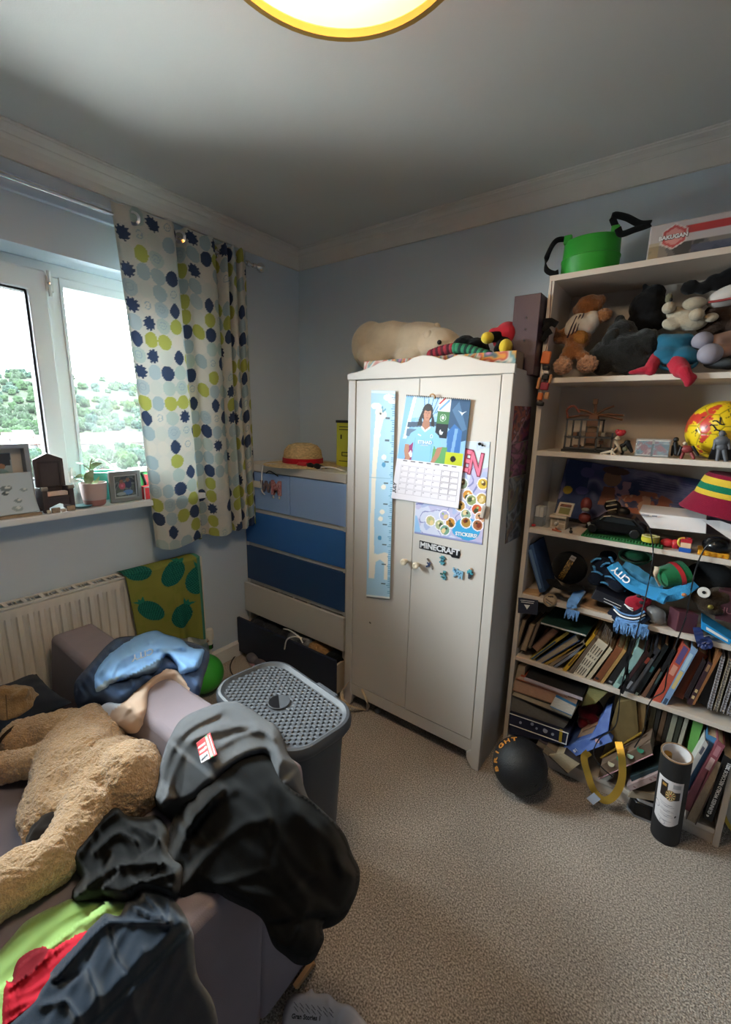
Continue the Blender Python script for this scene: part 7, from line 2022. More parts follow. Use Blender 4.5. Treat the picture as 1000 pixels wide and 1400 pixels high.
def fringe(parent, p0, p1, length, n, m_, drift=V(0, 0, 0)):
    g = MB()
    rs = random.Random(n)
    for k in range(n):
        a = p0.lerp(p1, (k + .5) / n)
        e = a + V(rs.uniform(-.006, .006), -.004, -length * rs.uniform(.85, 1.1)) + drift
        g.tube([a, (a + e) / 2 + V(rs.uniform(-.002, .002), -.005, 0), e], [.0028, .003, .0018], 5)
    return tag(put(g, 'fringe', m_, parent, smooth=True), kind='stuff')
def band(pts, wid, th, name, m_, parent):
    """a strip of cloth along pts, wid wide, lying flat to the front"""
    c = curve_pts(pts, 28)
    mb = MB(); n = len(c)
    for i, p in enumerate(c):
        tn = (c[min(i + 1, n - 1)] - c[max(i - 1, 0)]).normalized()
        s = V(0, -1, .35).cross(tn).normalized() * (wid / 2)
        f = tn.cross(s).normalized() * th
        w_ = .004 * math.sin(i * .9)
        mb.v += [tuple(p + s + f * .3 + V(0, w_, 0)), tuple(p + f), tuple(p - s + f * .3 - V(0, w_, 0)), tuple(p - s - f), tuple(p + s - f)]
    for i in range(n - 1):
        for j in range(5):
            mb.f.append((i * 5 + j, i * 5 + (j + 1) % 5, i * 5 + 5 + (j + 1) % 5, i * 5 + 5 + j))
    mb.f += [tuple(range(5)), tuple(range((n - 1) * 5 + 4, (n - 1) * 5 - 1, -1))]
    return put(mb, name, m_, parent, smooth=True)
t = thing('fringed_scarf_end', 'sky blue scarf end with fringe hanging over the dark green book', 'scarf', at(785, 840, y=1.80))
band([at(795, 806, y=1.85), at(789, 815, y=1.815), at(782, 826, y=1.80), at(783, 832, y=1.797)], .036, .004, 'scarf_strip', M_sky, t)
fringe(t, at(775, 832, y=1.796), at(793, 836, y=1.796), .040, 14, M_sky)
t = thing('navy_scarf', 'crumpled navy scarf with sky blue lettering beside the black cap', 'scarf', at(830, 800, y=1.88))
mb = MB()
bb(mb, 822, 775, 1.90, 17, 22, 16); bb(mb, 838, 782, 1.90, 18, 20, 16); bb(mb, 815, 790, 1.88, 12, 14, 12); bb(mb, 845, 800, 1.875, 18, 12, 14); bb(mb, 832, 760, 1.93, 14, 10, 12)
blob(mb, 'knitted_folds', M_nvw, t, .006, 4, .006, 30, .006, 12)
for k, (u, v, u2, v2) in enumerate(((809, 768, 822, 764), (822, 775, 834, 770), (810, 782, 824, 786), (828, 788, 842, 793), (838, 776, 848, 772), (820, 796, 836, 802), (842, 803, 855, 808), (812, 774, 814, 782), (834, 762, 838, 768))):
    put(MB().tube(curve_pts([at(u, v, y=1.872), at((u + u2) / 2, (v + v2) / 2 - 2, y=1.862), at(u2, v2, y=1.868)], 8), .0055, 6, flat=.004), 'letter_stripe', mat('sky_blue_print', '#4f93c4', .8), t, smooth=True)
t = thing('city_scarf', 'bright sky blue scarf lettered CITY coiled under the green felt hats', 'scarf', at(880, 805, y=1.85))
M_bsk = cloth('bright_sky_wool', '#3f97cf', .4, 350, .1)
band([at(838, 772, y=1.86), at(848, 785, y=1.845), at(866, 800, y=1.838), at(890, 810, y=1.832), at(915, 814, y=1.835), at(935, 806, y=1.85), at(948, 796, y=1.87)], .045, .012, 'scarf_strip', M_bsk, t)
band([at(852, 775, y=1.875), at(868, 783, y=1.865), at(886, 796, y=1.86), at(905, 806, y=1.86)], .052, .016, 'scarf_strip', mat('teal_blue_wool', '#37789e', .9), t)
cl = at(906, 818, y=1.823); put(MB().lathe(cl, [(0, -.012), (.018, -.012), (.020, 0), (.018, .012), (0, .012)], 20, V(1, -.3, -.2).to_track_quat('Z', 'Y')), 'rolled_end', M_bsk, t, smooth=True)
ua = (at(853, 788, y=1.83) - at(843, 779, y=1.84)).normalized()
text('CITY', .034, at(850, 786, y=1.822), -ua, V(0, -.3, -1), M_wl, t, bold=.0008)
M_gf = cloth('green_felt', '#1f6a42', .35, 500, .2)
t = thing('green_felt_hat', 'green felt hat on its side with a red and white band', 'hat', at(925, 800, y=1.87))
q_ = V(-.75, -.45, -.25).to_track_quat('Z', 'Y')
hc_ = at(922, 786, y=1.89)
put(MB().lathe(hc_, [(0, .055), (.03, .055), (.045, .045), (.052, .0), (.056, -.03), (.058, -.032), (.054, -.0), (.04, .04), (0, .05)], 36, q_, sy=.8), 'crown', M_gf, t, smooth=True)
put(MB().lathe(hc_, [(.0535, .002), (.0565, -.010), (.0585, -.010), (.0555, .004), (.0535, .002)], 36, q_, sy=.8), 'band', M_redp, t, smooth=True)
put(MB().tube(curve_pts([at(899, 775, y=1.84), at(897, 788, y=1.835), at(903, 801, y=1.83)], 10), .008, flat=.003), 'white_trim', M_bone, t, smooth=True)
t = thing('green_hat_brim', 'dark green felt hat lying open end outward above the coiled scarf', 'hat', at(870, 775, y=1.9))
hb = at(868, 762, y=1.90)
put(MB().lathe(hb, [(.046, -.03), (.05, -.02), (.056, .02), (.054, .022), (.048, -.018), (.044, -.03), (.046, -.03)], 36, V(.1, -.75, .5).to_track_quat('Z', 'Y'), sy=.5), 'brim', cloth('dark_green_felt', '#1a5236', .35, 500, .2), t, smooth=True)
put(MB().ell(hb + V(.0, .03, .005), (.048, .05, .026), 20, 12), 'crown', MATS['dark_green_felt'], t, smooth=True)
single(bb(MB(), 972, 788, 1.95, 34, 24, 26), 'dark_felt_hat', cloth('charcoal_felt', '#26282a', .3, 400, .1), 'dark charcoal felt cap at the far end of the cap shelf', 'cap', smooth=True)
t, p = fq('game_box_flat', 'flat tan game box lying on the cap shelf with dark red lettering', 'box', [(792, 839), (838, 852), (838, 841), (793, 826)], 1.825, .16, mat('tan_card', '#a98a6c', .7))
for i, (a, b) in enumerate((((806, 836), (822, 841)), ((824, 841), (836, 844)))):
    put(MB().prism([at(a[0], a[1], y=1.8245), at(b[0], b[1], y=1.8245), at(b[0], b[1] + 4.5, y=1.8245), at(a[0], a[1] + 4.5, y=1.8245)][::-1], (0, -.0006, 0)), 'red_print', mat('dark_red_print', '#6e2c2a', .6), t)
t = thing('navy_box', 'thin navy box with white lines lying on the tan game box', 'box', at(825, 822, y=1.84))
put(MB().prism([at(808, 818, y=1.83), at(862, 838, y=1.83), at(866, 828, y=1.84), at(815, 806, y=1.84)], (0, .12, .02)), 'carton', mat('navy_card', '#191c28', .5), t, bevel=.002)
for k in range(2): put(MB().tube([at(826, 818 + k * 4, y=1.829), at(850, 829 + k * 4, y=1.829)], .0012, 5), 'white_line', M_wl, t)
t = thing('red_pouch', 'small red knitted pouch with white stripes on the shelf of scarves', 'pouch', at(872, 838, y=1.83))
mb = MB(); bb(mb, 866, 824, 1.835, 13, 12, 9); bb(mb, 880, 820, 1.84, 13, 11, 9); bb(mb, 872, 832, 1.835, 14, 8, 9)
blob(mb, 'knitted_body', M_rd, t, .005, 5, .002, 60)
for k in range(2): put(MB().tube(curve_pts([at(854 + k * 3, 826 + k * 3, y=1.818), at(860 + k * 2, 830 + k * 3, y=1.813), at(866, 832 + k * 3, y=1.815)], 8), .0022), 'white_stripe', M_wl, t, smooth=True)
for u, v in ((874, 815), (881, 818), (878, 824)): put(bb(MB(), u, v, 1.818, 4, 3, 2), 'black_patch', M_blkp, t, smooth=True)
t = thing('clear_bag', 'clear plastic bag of small silvery pieces beside the maroon cube', 'bag', at(897, 858, y=1.84))
mb = MB(); bb(mb, 897, 842, 1.845, 15, 16, 12); bb(mb, 890, 832, 1.85, 10, 10, 9); bb(mb, 903, 848, 1.845, 10, 9, 9)
blob(mb, 'bag_skin', mat('clear_polythene', '#9a9c9e', .15, alpha=.45), t, .006, 3, .004, 40)
for k in range(7):
    put(MB().ell(at(888 + (k * 7) % 17, 846 + (k * 5) % 11, y=1.845), (.006, .006, .005), 10, 8), 'silver_piece', M_chrome if k % 2 else mat('copper_piece', '#a86a50', .4), t, smooth=True)
t = thing('maroon_cube', 'maroon cardboard cube at the shelf edge under the scarves', 'box', at(930, 862, y=1.84))
M_mc = mat('maroon_card', '#4c2630', .55)
e0, e1, e2, e3 = at(911, 857, y=1.86), at(924, 864, y=1.822), at(953, 858, y=1.835), at(930, 850, y=1.89)
e3 = e0 + (e2 - e1)
put(MB().prism([V(q.x, q.y, Z4) for q in (e0, e1, e2, e3)], (0, 0, .075)), 'carton', M_mc, t, bevel=.002)
t = thing('goggle_eyed_toy', 'dark brown soft toy with one big white ringed eye on the cap shelf', 'soft toy', at(965, 835, y=1.88))
plush(t, 'plush_body', cloth('umber_plush', '#3a2f24', .5, 250), [(965, 818, 1.88, 20, 15, 14), (985, 815, 1.89, 18, 14, 14), (972, 832, 1.875, 18, 9, 12)], .005, .003, 70)
put(MB().cyl(at(963, 810, y=1.846), at(963, 810, y=1.84), .0185, n=28), 'eye_ring', mat('white_felt_ring', '#c9c6c0', .8), t, bevel=.002)
put(MB().cyl(at(963, 810, y=1.8405), at(963, 810, y=1.838), .0055, n=16), 'pupil', M_dark, t)
put(bb(MB(), 972, 830, 1.85, 4, 4, 3), 'brass_button', mat('old_brass', '#7c7034', .4, metal=.5), t, smooth=True)
single(bb(MB(), 935, 813, 1.84, 5, 4, 4), 'orange_bead_toy', mat('orange_brown_plastic', '#b3744a', .5), 'tiny orange brown toy hanging by the coiled blue scarf', 'toy', smooth=True)
t, p = fq('maroon_box', 'maroon box lettered HUG standing at the far end of the cap shelf', 'box', [(978, 846), (1014, 856), (1014, 812), (984, 806)], 1.87, .12, mat('dark_maroon_box', '#43222a', .6))
text('HUG', .030, at(998, 836, y=1.8685), at(1010, 838, y=1.87) - at(985, 833, y=1.87), (0, 0, 1), mat('dusky_pink_print', '#8d5c64', .6), t)
t, p = fq('bright_blue_box', 'bright blue narrow box with a white label poking over the shelf edge', 'box', [(959, 860), (998, 882), (1002, 876), (960, 849)], 1.80, .09, mat('cyan_card', '#1f86c4', .4))
put(MB().prism([at(966, 856.5, y=1.7995), at(996, 874.5, y=1.7995), at(996, 878, y=1.7995), at(966, 860.5, y=1.7995)][::-1], (0, -.0006, 0)), 'label', MATS['white_card'], t)
t = thing('striped_scarf', 'navy and white striped scarf with a sky blue fringe hanging over the leaning books', 'scarf', at(862, 865, y=1.80))
band([at(838, 832, y=1.84), at(848, 842, y=1.812), at(868, 846, y=1.803), at(884, 838, y=1.82)], .05, .006, 'scarf_strip', M_nvw, t)
for k, (m_, dz) in enumerate(((M_sky, 0), (M_wl, 4), (M_sky, 8))):
    put(MB().tube(curve_pts([at(840, 829 + dz, y=1.828), at(850, 838 + dz, y=1.802), at(868, 842 + dz, y=1.793), at(882, 836 + dz, y=1.81)], 16), .0045, 6, flat=.003), 'stripe', m_, t, smooth=True)
band([at(843, 845, y=1.808), at(855, 851, y=1.798), at(870, 854, y=1.795), at(886, 858, y=1.80)], .02, .006, 'scarf_hem', M_sky, t)
fringe(t, at(841, 849, y=1.795), at(888, 861, y=1.795), .042, 30, M_sky)
t = thing('navy_rosette', 'navy satin ribbon loop hanging over the shelf edge by the bright blue box', 'ribbon', at(962, 875, y=1.80))
M_nvs = mat('navy_satin', '#22305e', .3)
band([at(954, 858, y=1.83), at(956, 868, y=1.806), at(960, 880, y=1.80), at(968, 884, y=1.80)], .026, .002, 'ribbon', M_nvs, t)
band([at(956, 880, y=1.801), at(964, 884, y=1.798), at(971, 881, y=1.801), at(966, 870, y=1.806)], .018, .002, 'ribbon', M_nvs, t)

# ------------------------------------------------------------------ shelf of leaning books
Z5 = SH[4]
BOOKN = {}
def book(label, px, col, depth=.17, y=1.828, spine=True, pagecol='#c9b999', group='books leaning on the book shelf', marks=None, name='book', cat='book', rough=.5):
    bl, br, tr, tl = [at(u, v, y=y) for u, v in px]
    t = thing(name, label, cat, (bl + br) / 2, group)
    w_ = (br - bl); up = (tl - bl).normalized()
    wd_ = max(w_.length, .004)
    wn = w_.normalized()
    tk = min(.0028, wd_ * .16)
    D = V(0, depth, 0)
    m_ = mat('cover_' + col.strip('#'), col, rough, var=.12, vscale=25)
    c = MB()
    c.prism([bl, bl + wn * tk, tl + wn * tk, tl], D).prism([br - wn * tk, br, tr, tr - wn * tk], D)
    if spine: c.prism([bl + wn * tk, br - wn * tk, tr - wn * tk, tl + wn * tk], V(0, .003, 0))
    put(c, 'cover', m_, t)
    f0 = V(0, .003 if spine else .004, 0)
    ins = up * .003
    put(MB().prism([bl + wn * tk + ins * .3 + f0, br - wn * tk + ins * .3 + f0, tr - wn * tk - ins + f0, tl + wn * tk - ins + f0], D - f0 * 2), 'pages', mat('pages_' + pagecol.strip('#'), pagecol, .85, var=.12, vscale=90, stretch=(6, 1, 1)), t)
    if marks:
        for (a, b, cl) in marks:      # bars of lettering along the spine
            p0, p1, q0, q1 = bl.lerp(tl, a), bl.lerp(tl, b), br.lerp(tr, a), br.lerp(tr, b)
            o = V(0, -.0006, 0)
            put(MB().prism([p0.lerp(q0, .22) + o, p0.lerp(q0, .78) + o, p1.lerp(q1, .78) + o, p1.lerp(q1, .22) + o], V(0, .0005, 0)), 'spine_print', mat('print_' + cl.strip('#'), cl, .6), t)
    return t
# front outlines measured on the spine plane: bottom left, bottom right, top right, top left
book('grey brown paperback at the far left of the leaning books, pages outward', [(703, 884), (709, 886), (720, 849), (714, 847)], '#4a4038', spine=False, pagecol='#8f7c66')
book('tan paperback second from the left wall of the bookcase, pages outward', [(711, 889), (719, 891), (731, 857), (724, 854)], '#5c4a3a', spine=False, pagecol='#a08a70')
book('dark slim paperback leaning between the tan and the thick brown paperbacks', [(721, 885), (726, 887), (739, 853), (734, 851)], '#2f2a28', spine=False, pagecol='#7c6c5c', depth=.15)
book('thick brown paperback with reddish page edges below the dark green book', [(727, 885), (735, 892), (764, 864), (756, 858)], '#4a342a', spine=False, pagecol='#8c6852', depth=.14)
book('thin yellow edged annual lying lowest at the left of the leaning books', [(720, 904), (724, 906), (779, 866), (776, 863)], '#a89440', depth=.19, marks=[(.1, .7, '#2a4a6a')])
book('blue and cream ring bound book above the thin yellow annual', [(728, 907), (735, 911), (793, 876), (787, 868)], '#33507c', spine=False, pagecol='#b3a48c', depth=.19)
book('thin ochre booklet beside the ring bound book', [(739, 910), (743, 912), (799, 881), (797, 878)], '#a8863c', depth=.18)
book('slim grey brown booklet under the curved grey magazine', [(746, 912), (751, 914), (801, 880), (798, 876)], '#8a7a68', depth=.18)
book('curled grey magazine in the middle of the leaning books', [(752, 915), (756, 916), (803, 884), (800, 881)], '#7c8290', depth=.18, name='magazine', cat='magazine')
book('bright yellow slim book rising under the wire fan', [(767, 919), (772, 921), (815, 869), (812, 866)], '#c29a2c', depth=.19, marks=[(.2, .5, '#6a4a1c')])
book('grey brown hardback between the yellow book and the cream volume', [(777, 920), (782, 922), (820, 871), (816, 868)], '#6d5c4c', depth=.19)
t = book('broad cream volume printed with dark lines, the palest of the leaning books', [(783, 923), (797, 930), (832, 882), (818, 872)], '#cfc4ae', depth=.2)
for k in range(4):
    a0_, a1_ = at(786 + k * 2.8, 921 + k * 1.4, y=1.827), at(816 + k * 3.2, 879 + k * 2.6, y=1.827)
    for (s0, s1) in ((.05, .28), (.34, .52), (.60, .66), (.72, .95)):
        p0, p1 = a0_.lerp(a1_, s0), a0_.lerp(a1_, s1)
        put(MB().tube([p0, p1], .0011, 4), 'printed_line', MATS['print_2a4a6a'] if False else M_blkp, t)
book('slim ivory book between the cream volume and the brown lettered book', [(799, 931), (804, 933), (838, 888), (834, 884)], '#c2b498', depth=.18)
t = book('chestnut brown book with a dark round emblem at the foot of its spine', [(811, 930), (819, 934), (852, 888), (844, 883)], '#7c4a30', depth=.18, rough=.45)
put(MB().cyl(at(816.5, 927, y=1.8275), at(816.5, 927, y=1.8265), .0065, n=20), 'emblem', M_blkp, t)
book('light tan book next to the chestnut brown one', [(820, 934), (824, 936), (857, 890), (853, 887)], '#a88450', depth=.18)
book('black book with a grey dot beside the pale teal book', [(829, 933), (837, 937), (866, 896), (858, 890)], '#1e1e20', depth=.18, marks=[(.05, .1, '#7c7c80')])
book('pale teal book crossed by the hanging black strap', [(838, 938), (848, 944), (881, 890), (872, 884)], '#8fb0aa', depth=.18, marks=[(.12, .3, '#5d7c7a'), (.45, .5, '#5d7c7a')])
book('dark red edged black hardback beyond the pale teal book', [(843, 944), (848, 947), (888, 893), (884, 889)], '#3a2426', depth=.17)
book('black book with red and silver spine marks in the dark middle row', [(850, 946), (856, 949), (896, 895), (890, 890)], '#232325', depth=.17, marks=[(.12, .3, '#8c8c90'), (.75, .88, '#9c4a3c')])
book('charcoal book with a grey spine line next to the red marked one', [(857, 949), (864, 952), (905, 890), (898, 885)], '#33343a', depth=.17, marks=[(.1, .8, '#55585e')])
book('black book with a teal foot just before the brown paperback', [(865, 952), (871, 955), (915, 884), (909, 880)], '#141a1c', depth=.17, marks=[(.0, .1, '#9ab4b0'), (.5, .6, '#2f5a5c')])
book('brown paperback low among the black books', [(877, 951), (882, 954), (906, 917), (902, 914)], '#6a4a38', depth=.15)
book('plain black book behind the thin hanging cord', [(883, 953), (888, 955), (925, 890), (920, 887)], '#1a191c', depth=.17, marks=[(.3, .55, '#3a4a4a')])
book('coral red book with a purple top beside the pale blue one', [(892, 957), (903, 962), (945, 888), (934, 879)], '#b3503e', depth=.19, marks=[(.70, .98, '#5a4a7c'), (.5, .66, '#c9907c')])
book('pale blue and white book right of the coral red book', [(904, 962), (911, 966), (955, 889), (947, 883)], '#7f9cc0', depth=.19, marks=[(.3, .6, '#c9b478'), (.62, .9, '#a9c4d4'), (.02, .12, '#3a4c66')])
book('wide russet brown book leaning beyond the pale blue book', [(921, 951), (934, 956), (968, 897), (955, 889)], '#6d3420', depth=.18, y=1.85)
book('dark paperback between the russet book and the sticker spined one', [(936, 953), (941, 956), (966, 905), (962, 901)], '#241c20', depth=.16)
book('dark book with cream spine stickers near the notebooks', [(940, 962), (946, 965), (975, 908), (969, 904)], '#38242a', depth=.17, marks=[(.15, .22, '#c2a878'), (.3, .37, '#c2a878'), (.8, .95, '#8a6a4c')])
book('brown edged book right beside the black hardback and notebooks', [(947, 963), (950, 964), (988, 893), (984, 890)], '#8a5c38', depth=.17)
book('large black hardback standing before the spiral notebooks', [(955, 960), (966, 966), (990, 905), (981, 895)], '#161719', depth=.17, y=1.85)
for i, (px, lab) in enumerate((([(968, 969), (973, 971), (992, 899), (987, 897)], 'first white spiral notebook beside the large black hardback'), ([(976, 971), (981, 974), (1002, 904), (997, 901)], 'second spiral notebook, cream edged, at the far end of the book shelf'), ([(985, 973), (990, 976), (1012, 908), (1006, 905)], 'third white spiral notebook cut by the picture edge'), ([(994, 977), (999, 979), (1022, 912), (1016, 909)], 'last white spiral notebook, furthest along the book shelf'))):
    t = book(lab, px, ('#b3b0b4', '#a89c84')[i == 1], depth=.17, spine=False, pagecol='#c2bfc4', name='spiral_notebook', cat='notebook')
    bl, tl = at(*px[0], y=1.826), at(*px[3], y=1.826)
    br, tr = at(*px[1], y=1.826), at(*px[2], y=1.826)
    g = MB()
    for k in range(20):
        a_, b_ = bl.lerp(tl, (k + .5) / 20), br.lerp(tr, (k + .5) / 20)
        g.tube([a_ + V(0, .003, 0), (a_ + b_) / 2 + V(0, -.003, 0), b_ + V(0, .003, 0)], .0011, 4)
    tag(put(g, 'spiral_binding', M_dark, t), kind='stuff')
# dark green book lying across the top of the leaning ones
t = thing('green_book', 'large dark green hardback lying flat across the leaning books', 'book', at(770, 860, y=1.80))
f0, f1 = at(739, 853, y=1.80), at(802, 871, y=1.80)
up_ = V(0, 0, .009)
bk = V(.015, .19, .008)
put(MB().hull([f1, f0, f0 + bk, f1 + bk], [f1 + V(0, 0, .0015), f0 + V(0, 0, .0015), f0 + bk + V(0, 0, .0015), f1 + bk + V(0, 0, .0015)]).hull([f1 + up_, f0 + up_, f0 + bk + up_, f1 + bk + up_], [f1 + up_ * 1.2, f0 + up_ * 1.2, f0 + bk + up_ * 1.2, f1 + bk + up_ * 1.2]), 'cover', mat('cover_dark_green', '#1c3a34', .5), t)
put(MB().hull([f1 + V(-.002, .002, .0015), f0 + V(.002, .002, .0015), f0 + bk * .98 + V(.002, 0, .0015), f1 + bk * .98 + V(-.002, 0, .0015)], [f1 + up_ + V(-.002, .002, 0), f0 + up_ + V(.002, .002, 0), f0 + bk * .98 + up_, f1 + bk * .98 + up_]), 'pages', mat('pages_white', '#c9c4bc', .8), t)
t = thing('wire_fan', 'little fan of silver wire above the cream volume', 'wire rack', at(828, 880, y=1.83))
for k in range(6):
    put(MB().tube(curve_pts([at(822 + k * 2.6, 872 + k * 1.6, y=1.84), at(826 + k * 2.2, 862 + k * 1.2, y=1.835), at(829 + k * 1.6, 854 + k * 2, y=1.83)], 8), .0016), 'wire', M_chrome, t, smooth=True)

# ------------------------------------------------------------------ bottom shelf
G6 = 'papers and books on the bottom shelf'
def slab(name, label, px, y, depth, col, cat='book', page='#b8a88e', tilt=0.0, group=G6, edge=None, dx=0.0):
    """a flat thing lying down: front outline at px on plane y"""
    bl, br, tr, tl = [at(u, v, y=y) for u, v in px]
    t = thing(name, label, cat, (bl + br) / 2, group)
    D = V(dx, depth, tilt)
    h = (tl - bl)
    k = min(.25, .0022 / max(h.length, .001))
    m_ = mat('cover_' + col.strip('#'), col, .5, var=.12, vscale=25)
    put(MB().prism([bl, br, br + (tr - br) * k, bl + (tl - bl) * k], D).prism([bl + (tl - bl) * (1 - k), br + (tr - br) * (1 - k), tr, tl], D), 'cover', m_, t)
    o = V(0, .003, 0)
    put(MB().prism([bl + (tl - bl) * k + o, br + (tr - br) * k + o, br + (tr - br) * (1 - k) + o, bl + (tl - bl) * (1 - k) + o], D - o), 'pages', mat('pages_' + page.strip('#'), page, .85, var=.15, vscale=60, stretch=(1, 1, 8)), t)
    return t
slab('box_file', 'dark blue patterned box file with a white border at the bottom of the paper stack', [(696, 1004), (776, 1019), (779, 1002), (697, 974)], 1.80, .22, '#23273a', 'box file', '#262b44')
t = bpy.data.objects['box_file']
for a, b in (((697, 975), (778, 1003)), ((697, 990), (775, 1018)), ((777, 1003), (774, 1018))):
    put(MB().tube([at(*a, y=1.7995), at(*b, y=1.7995)], .0022, 5), 'white_border', M_wl, t)
put(MB().prism([at(764, 1014, y=1.799), at(768, 1015.5, y=1.799), at(770, 998, y=1.799), at(766, 996.5, y=1.799)], (0, -.0006, 0)), 'yellow_strip', mat('print_b59a2c', '#b59a2c', .6), t)
for u, v, r in ((712, 988, .006), (728, 990, .007), (746, 999, .010), (756, 1004, .006), (734, 996, .005)):
    put(MB().cyl(at(u, v, y=1.7998), at(u, v, y=1.799), r, n=9), 'pale_motif', mat('print_8088a0', '#8088a0', .6), t)
slab('plastic_wallet', 'fat grey plastic wallet sagging above the dark blue box file', [(698, 974), (770, 997), (776, 990), (700, 950)], 1.815, .2, '#57534f', 'wallet', '#6d6a64')
slab('paper_stack', 'sheaf of cream papers with a black edged folder in the paper stack', [(700, 951), (781, 983), (784, 974), (703, 945)], 1.81, .2, '#38332f', 'papers', '#b5a78c', dx=.01)
slab('comic', 'blue and white comic sticking out of the paper stack', [(752, 966), (782, 979), (788, 966), (760, 952)], 1.80, .18, '#3f78a8', 'comic', '#cfcac0')
slab('magazine_pile', 'pile of tan and pink magazines under the black folder', [(701, 944), (785, 972), (790, 957), (705, 929)], 1.812, .21, '#8d6a52', 'magazines', '#b08c74')
slab('orange_magazine', 'rust orange magazine just under the black folder', [(706, 928), (776, 954), (778, 949), (712, 924)], 1.808, .2, '#a04e34', 'magazine', '#b59684')
slab('crumpled_paper', 'crumpled beige paper at the left of the black folder', [(702, 936), (716, 940), (718, 912), (709, 910)], 1.82, .12, '#8f7d66', 'paper', '#9a8a74')
t = thing('black_folder', 'large black folder with a pale front edge on top of the paper stack', 'folder', at(750, 945, y=1.80), G6)
f0, f1 = at(718, 929, y=1.803), at(796, 957, y=1.803)
bk = V(.02, .23, .075)
put(MB().hull([f1, f0, f0 + bk, f1 + bk], [f1 + V(0, 0, .010), f0 + V(0, 0, .010), f0 + bk + V(0, 0, .010), f1 + bk + V(0, 0, .010)]), 'board', mat('black_folder_card', '#141517', .5), t)
put(MB().hull([f1 + V(.002, -.003, -.001), f0 + V(-.002, -.003, -.001), f0 + V(-.002, .002, -.001), f1 + V(.002, .002, -.001)], [f1 + V(.002, -.003, .011), f0 + V(-.002, -.003, .011), f0 + V(-.002, .002, .011), f1 + V(.002, .002, .011)]), 'pale_edge', mat('pale_mauve_plastic', '#b0a4ac', .5), t)
# magazines slipping out below
for i, (px, y, col, pg, lab) in enumerate((
        ([(733, 1019), (772, 1042), (776, 1036), (737, 1012)], 1.79, '#6a6068', '#a39684', 'grey magazine slipping forward below the dark blue box file'),
        ([(742, 1028), (775, 1055), (782, 1046), (748, 1020)], 1.775, '#8a7c6c', '#9c8c78', 'beige magazine spilling toward the black exercise ball'),
        ([(750, 1033), (776, 1058), (794, 1044), (772, 1030)], 1.765, '#3a3430', '#b3a68c', 'dark covered magazine with curled cream pages lowest in the spill'))):
    slab('magazine', lab, px, y, .16, col, 'magazine', pg)
t = thing('blue_game_box', 'blue printed box tilted on the bottom shelf beside the red cloth', 'box', at(800, 1020, y=1.80), G6)
bq = [at(776, 1039, y=1.79), at(838, 1014, y=1.80), at(830, 1000, y=1.82), at(771, 1021, y=1.81)]
put(MB().prism(bq, (0, .13, .03)), 'carton', mat('royal_blue_card', '#37539a', .45, col2='#5a76b4', vscale=20), t, bevel=.002)
bq2 = [at(806, 1012, y=1.805), at(832, 1000, y=1.808), at(837, 966, y=1.85), at(828, 970, y=1.85)]
put(MB().prism(bq2, (0, .1, 0)), 'flap', MATS['royal_blue_card'], t, bevel=.002)
put(MB().cyl(at(817, 1013, y=1.7955), at(817, 1013, y=1.794), .008, n=20), 'pink_spot', mat('print_c29a9c', '#c29a9c', .6), t)
text('#1', .02, at(787, 1026, y=1.7925), at(800, 1021, y=1.79) - at(780, 1029, y=1.79), (0, 0, 1), M_wl, t)
t = thing('red_cloth', 'dark red cloth stuffed behind the blue printed box', 'cloth', at(810, 985, y=1.9), G6)
mb = MB(); bb(mb, 803, 975, 1.90, 16, 14, 16); bb(mb, 814, 966, 1.92, 14, 13, 14); bb(mb, 798, 988, 1.89, 12, 10, 12); bb(mb, 812, 985, 1.88, 10, 12, 10)
blob(mb, 'cloth_folds', cloth('dark_red_cloth', '#5e1820'), t, .006, 4, .006, 40, .006, 15)
slab('sand_booklet', 'sand coloured booklet lying open above the blue printed box', [(783, 1018), (812, 1006), (818, 990), (796, 1000)], 1.835, .1, '#8c6a54', 'booklet', '#a58a70')
slab('olive_magazine', 'olive green magazine leaning against the end of the black folder', [(795, 966), (815, 962), (832, 946), (806, 940)], 1.84, .14, '#5a5a2c', 'magazine', '#8d8a5a')
def flatbox(name, label, cat, px, y, depth, col, group=G6, tilt=0, **k):
    t = thing(name, label, cat, at(*px[0], y=y), group)
    put(MB().prism([at(u, v, y=y) for u, v in px], (0, depth, tilt)), 'board', mat('cover_' + col.strip('#'), col, k.get('rough', .55), var=.15, vscale=18), t, bevel=.0015)
    return t
t = flatbox('gold_album', 'big ochre album with gilt lower edge tilted in the middle of the bottom shelf', 'album', [(823, 1034), (874, 1003), (870, 955), (845, 960)], 1.83, .05, '#6d5c3a')
put(MB().tube([at(822, 1036, y=1.822), at(850, 1019, y=1.82), at(878, 1001, y=1.822)], .004, 6), 'gilt_edge', MATS['gold_lame'], t)
t = flatbox('gold_album', 'second ochre album standing behind the gilt edged one', 'album', [(874, 1004), (882, 1000), (884, 960), (872, 955)], 1.84, .12, '#7c6440')
t = flatbox('coloured_comic', 'comic with green and pink cover lying under the gilt edged album', 'comic', [(818, 1064), (893, 1030), (890, 1014), (822, 1046)], 1.79, .12, '#6c5a4c', tilt=.03)
for u, v, c_ in ((848, 1037, '#2f7c62'), (862, 1033, '#9ab8a8'), (836, 1044, '#a9a48c'), (876, 1025, '#2f7c62')):
    put(MB().cyl(at(u, v, y=1.7895), at(u, v, y=1.788), .012, n=9), 'cover_patch', mat('print_' + c_.strip('#'), c_, .5), t)
put(MB().tube([at(819, 1065, y=1.788), at(893, 1031, y=1.788)], .0025, 5), 'pink_edge', mat('print_b08488', '#b08488', .5), t)
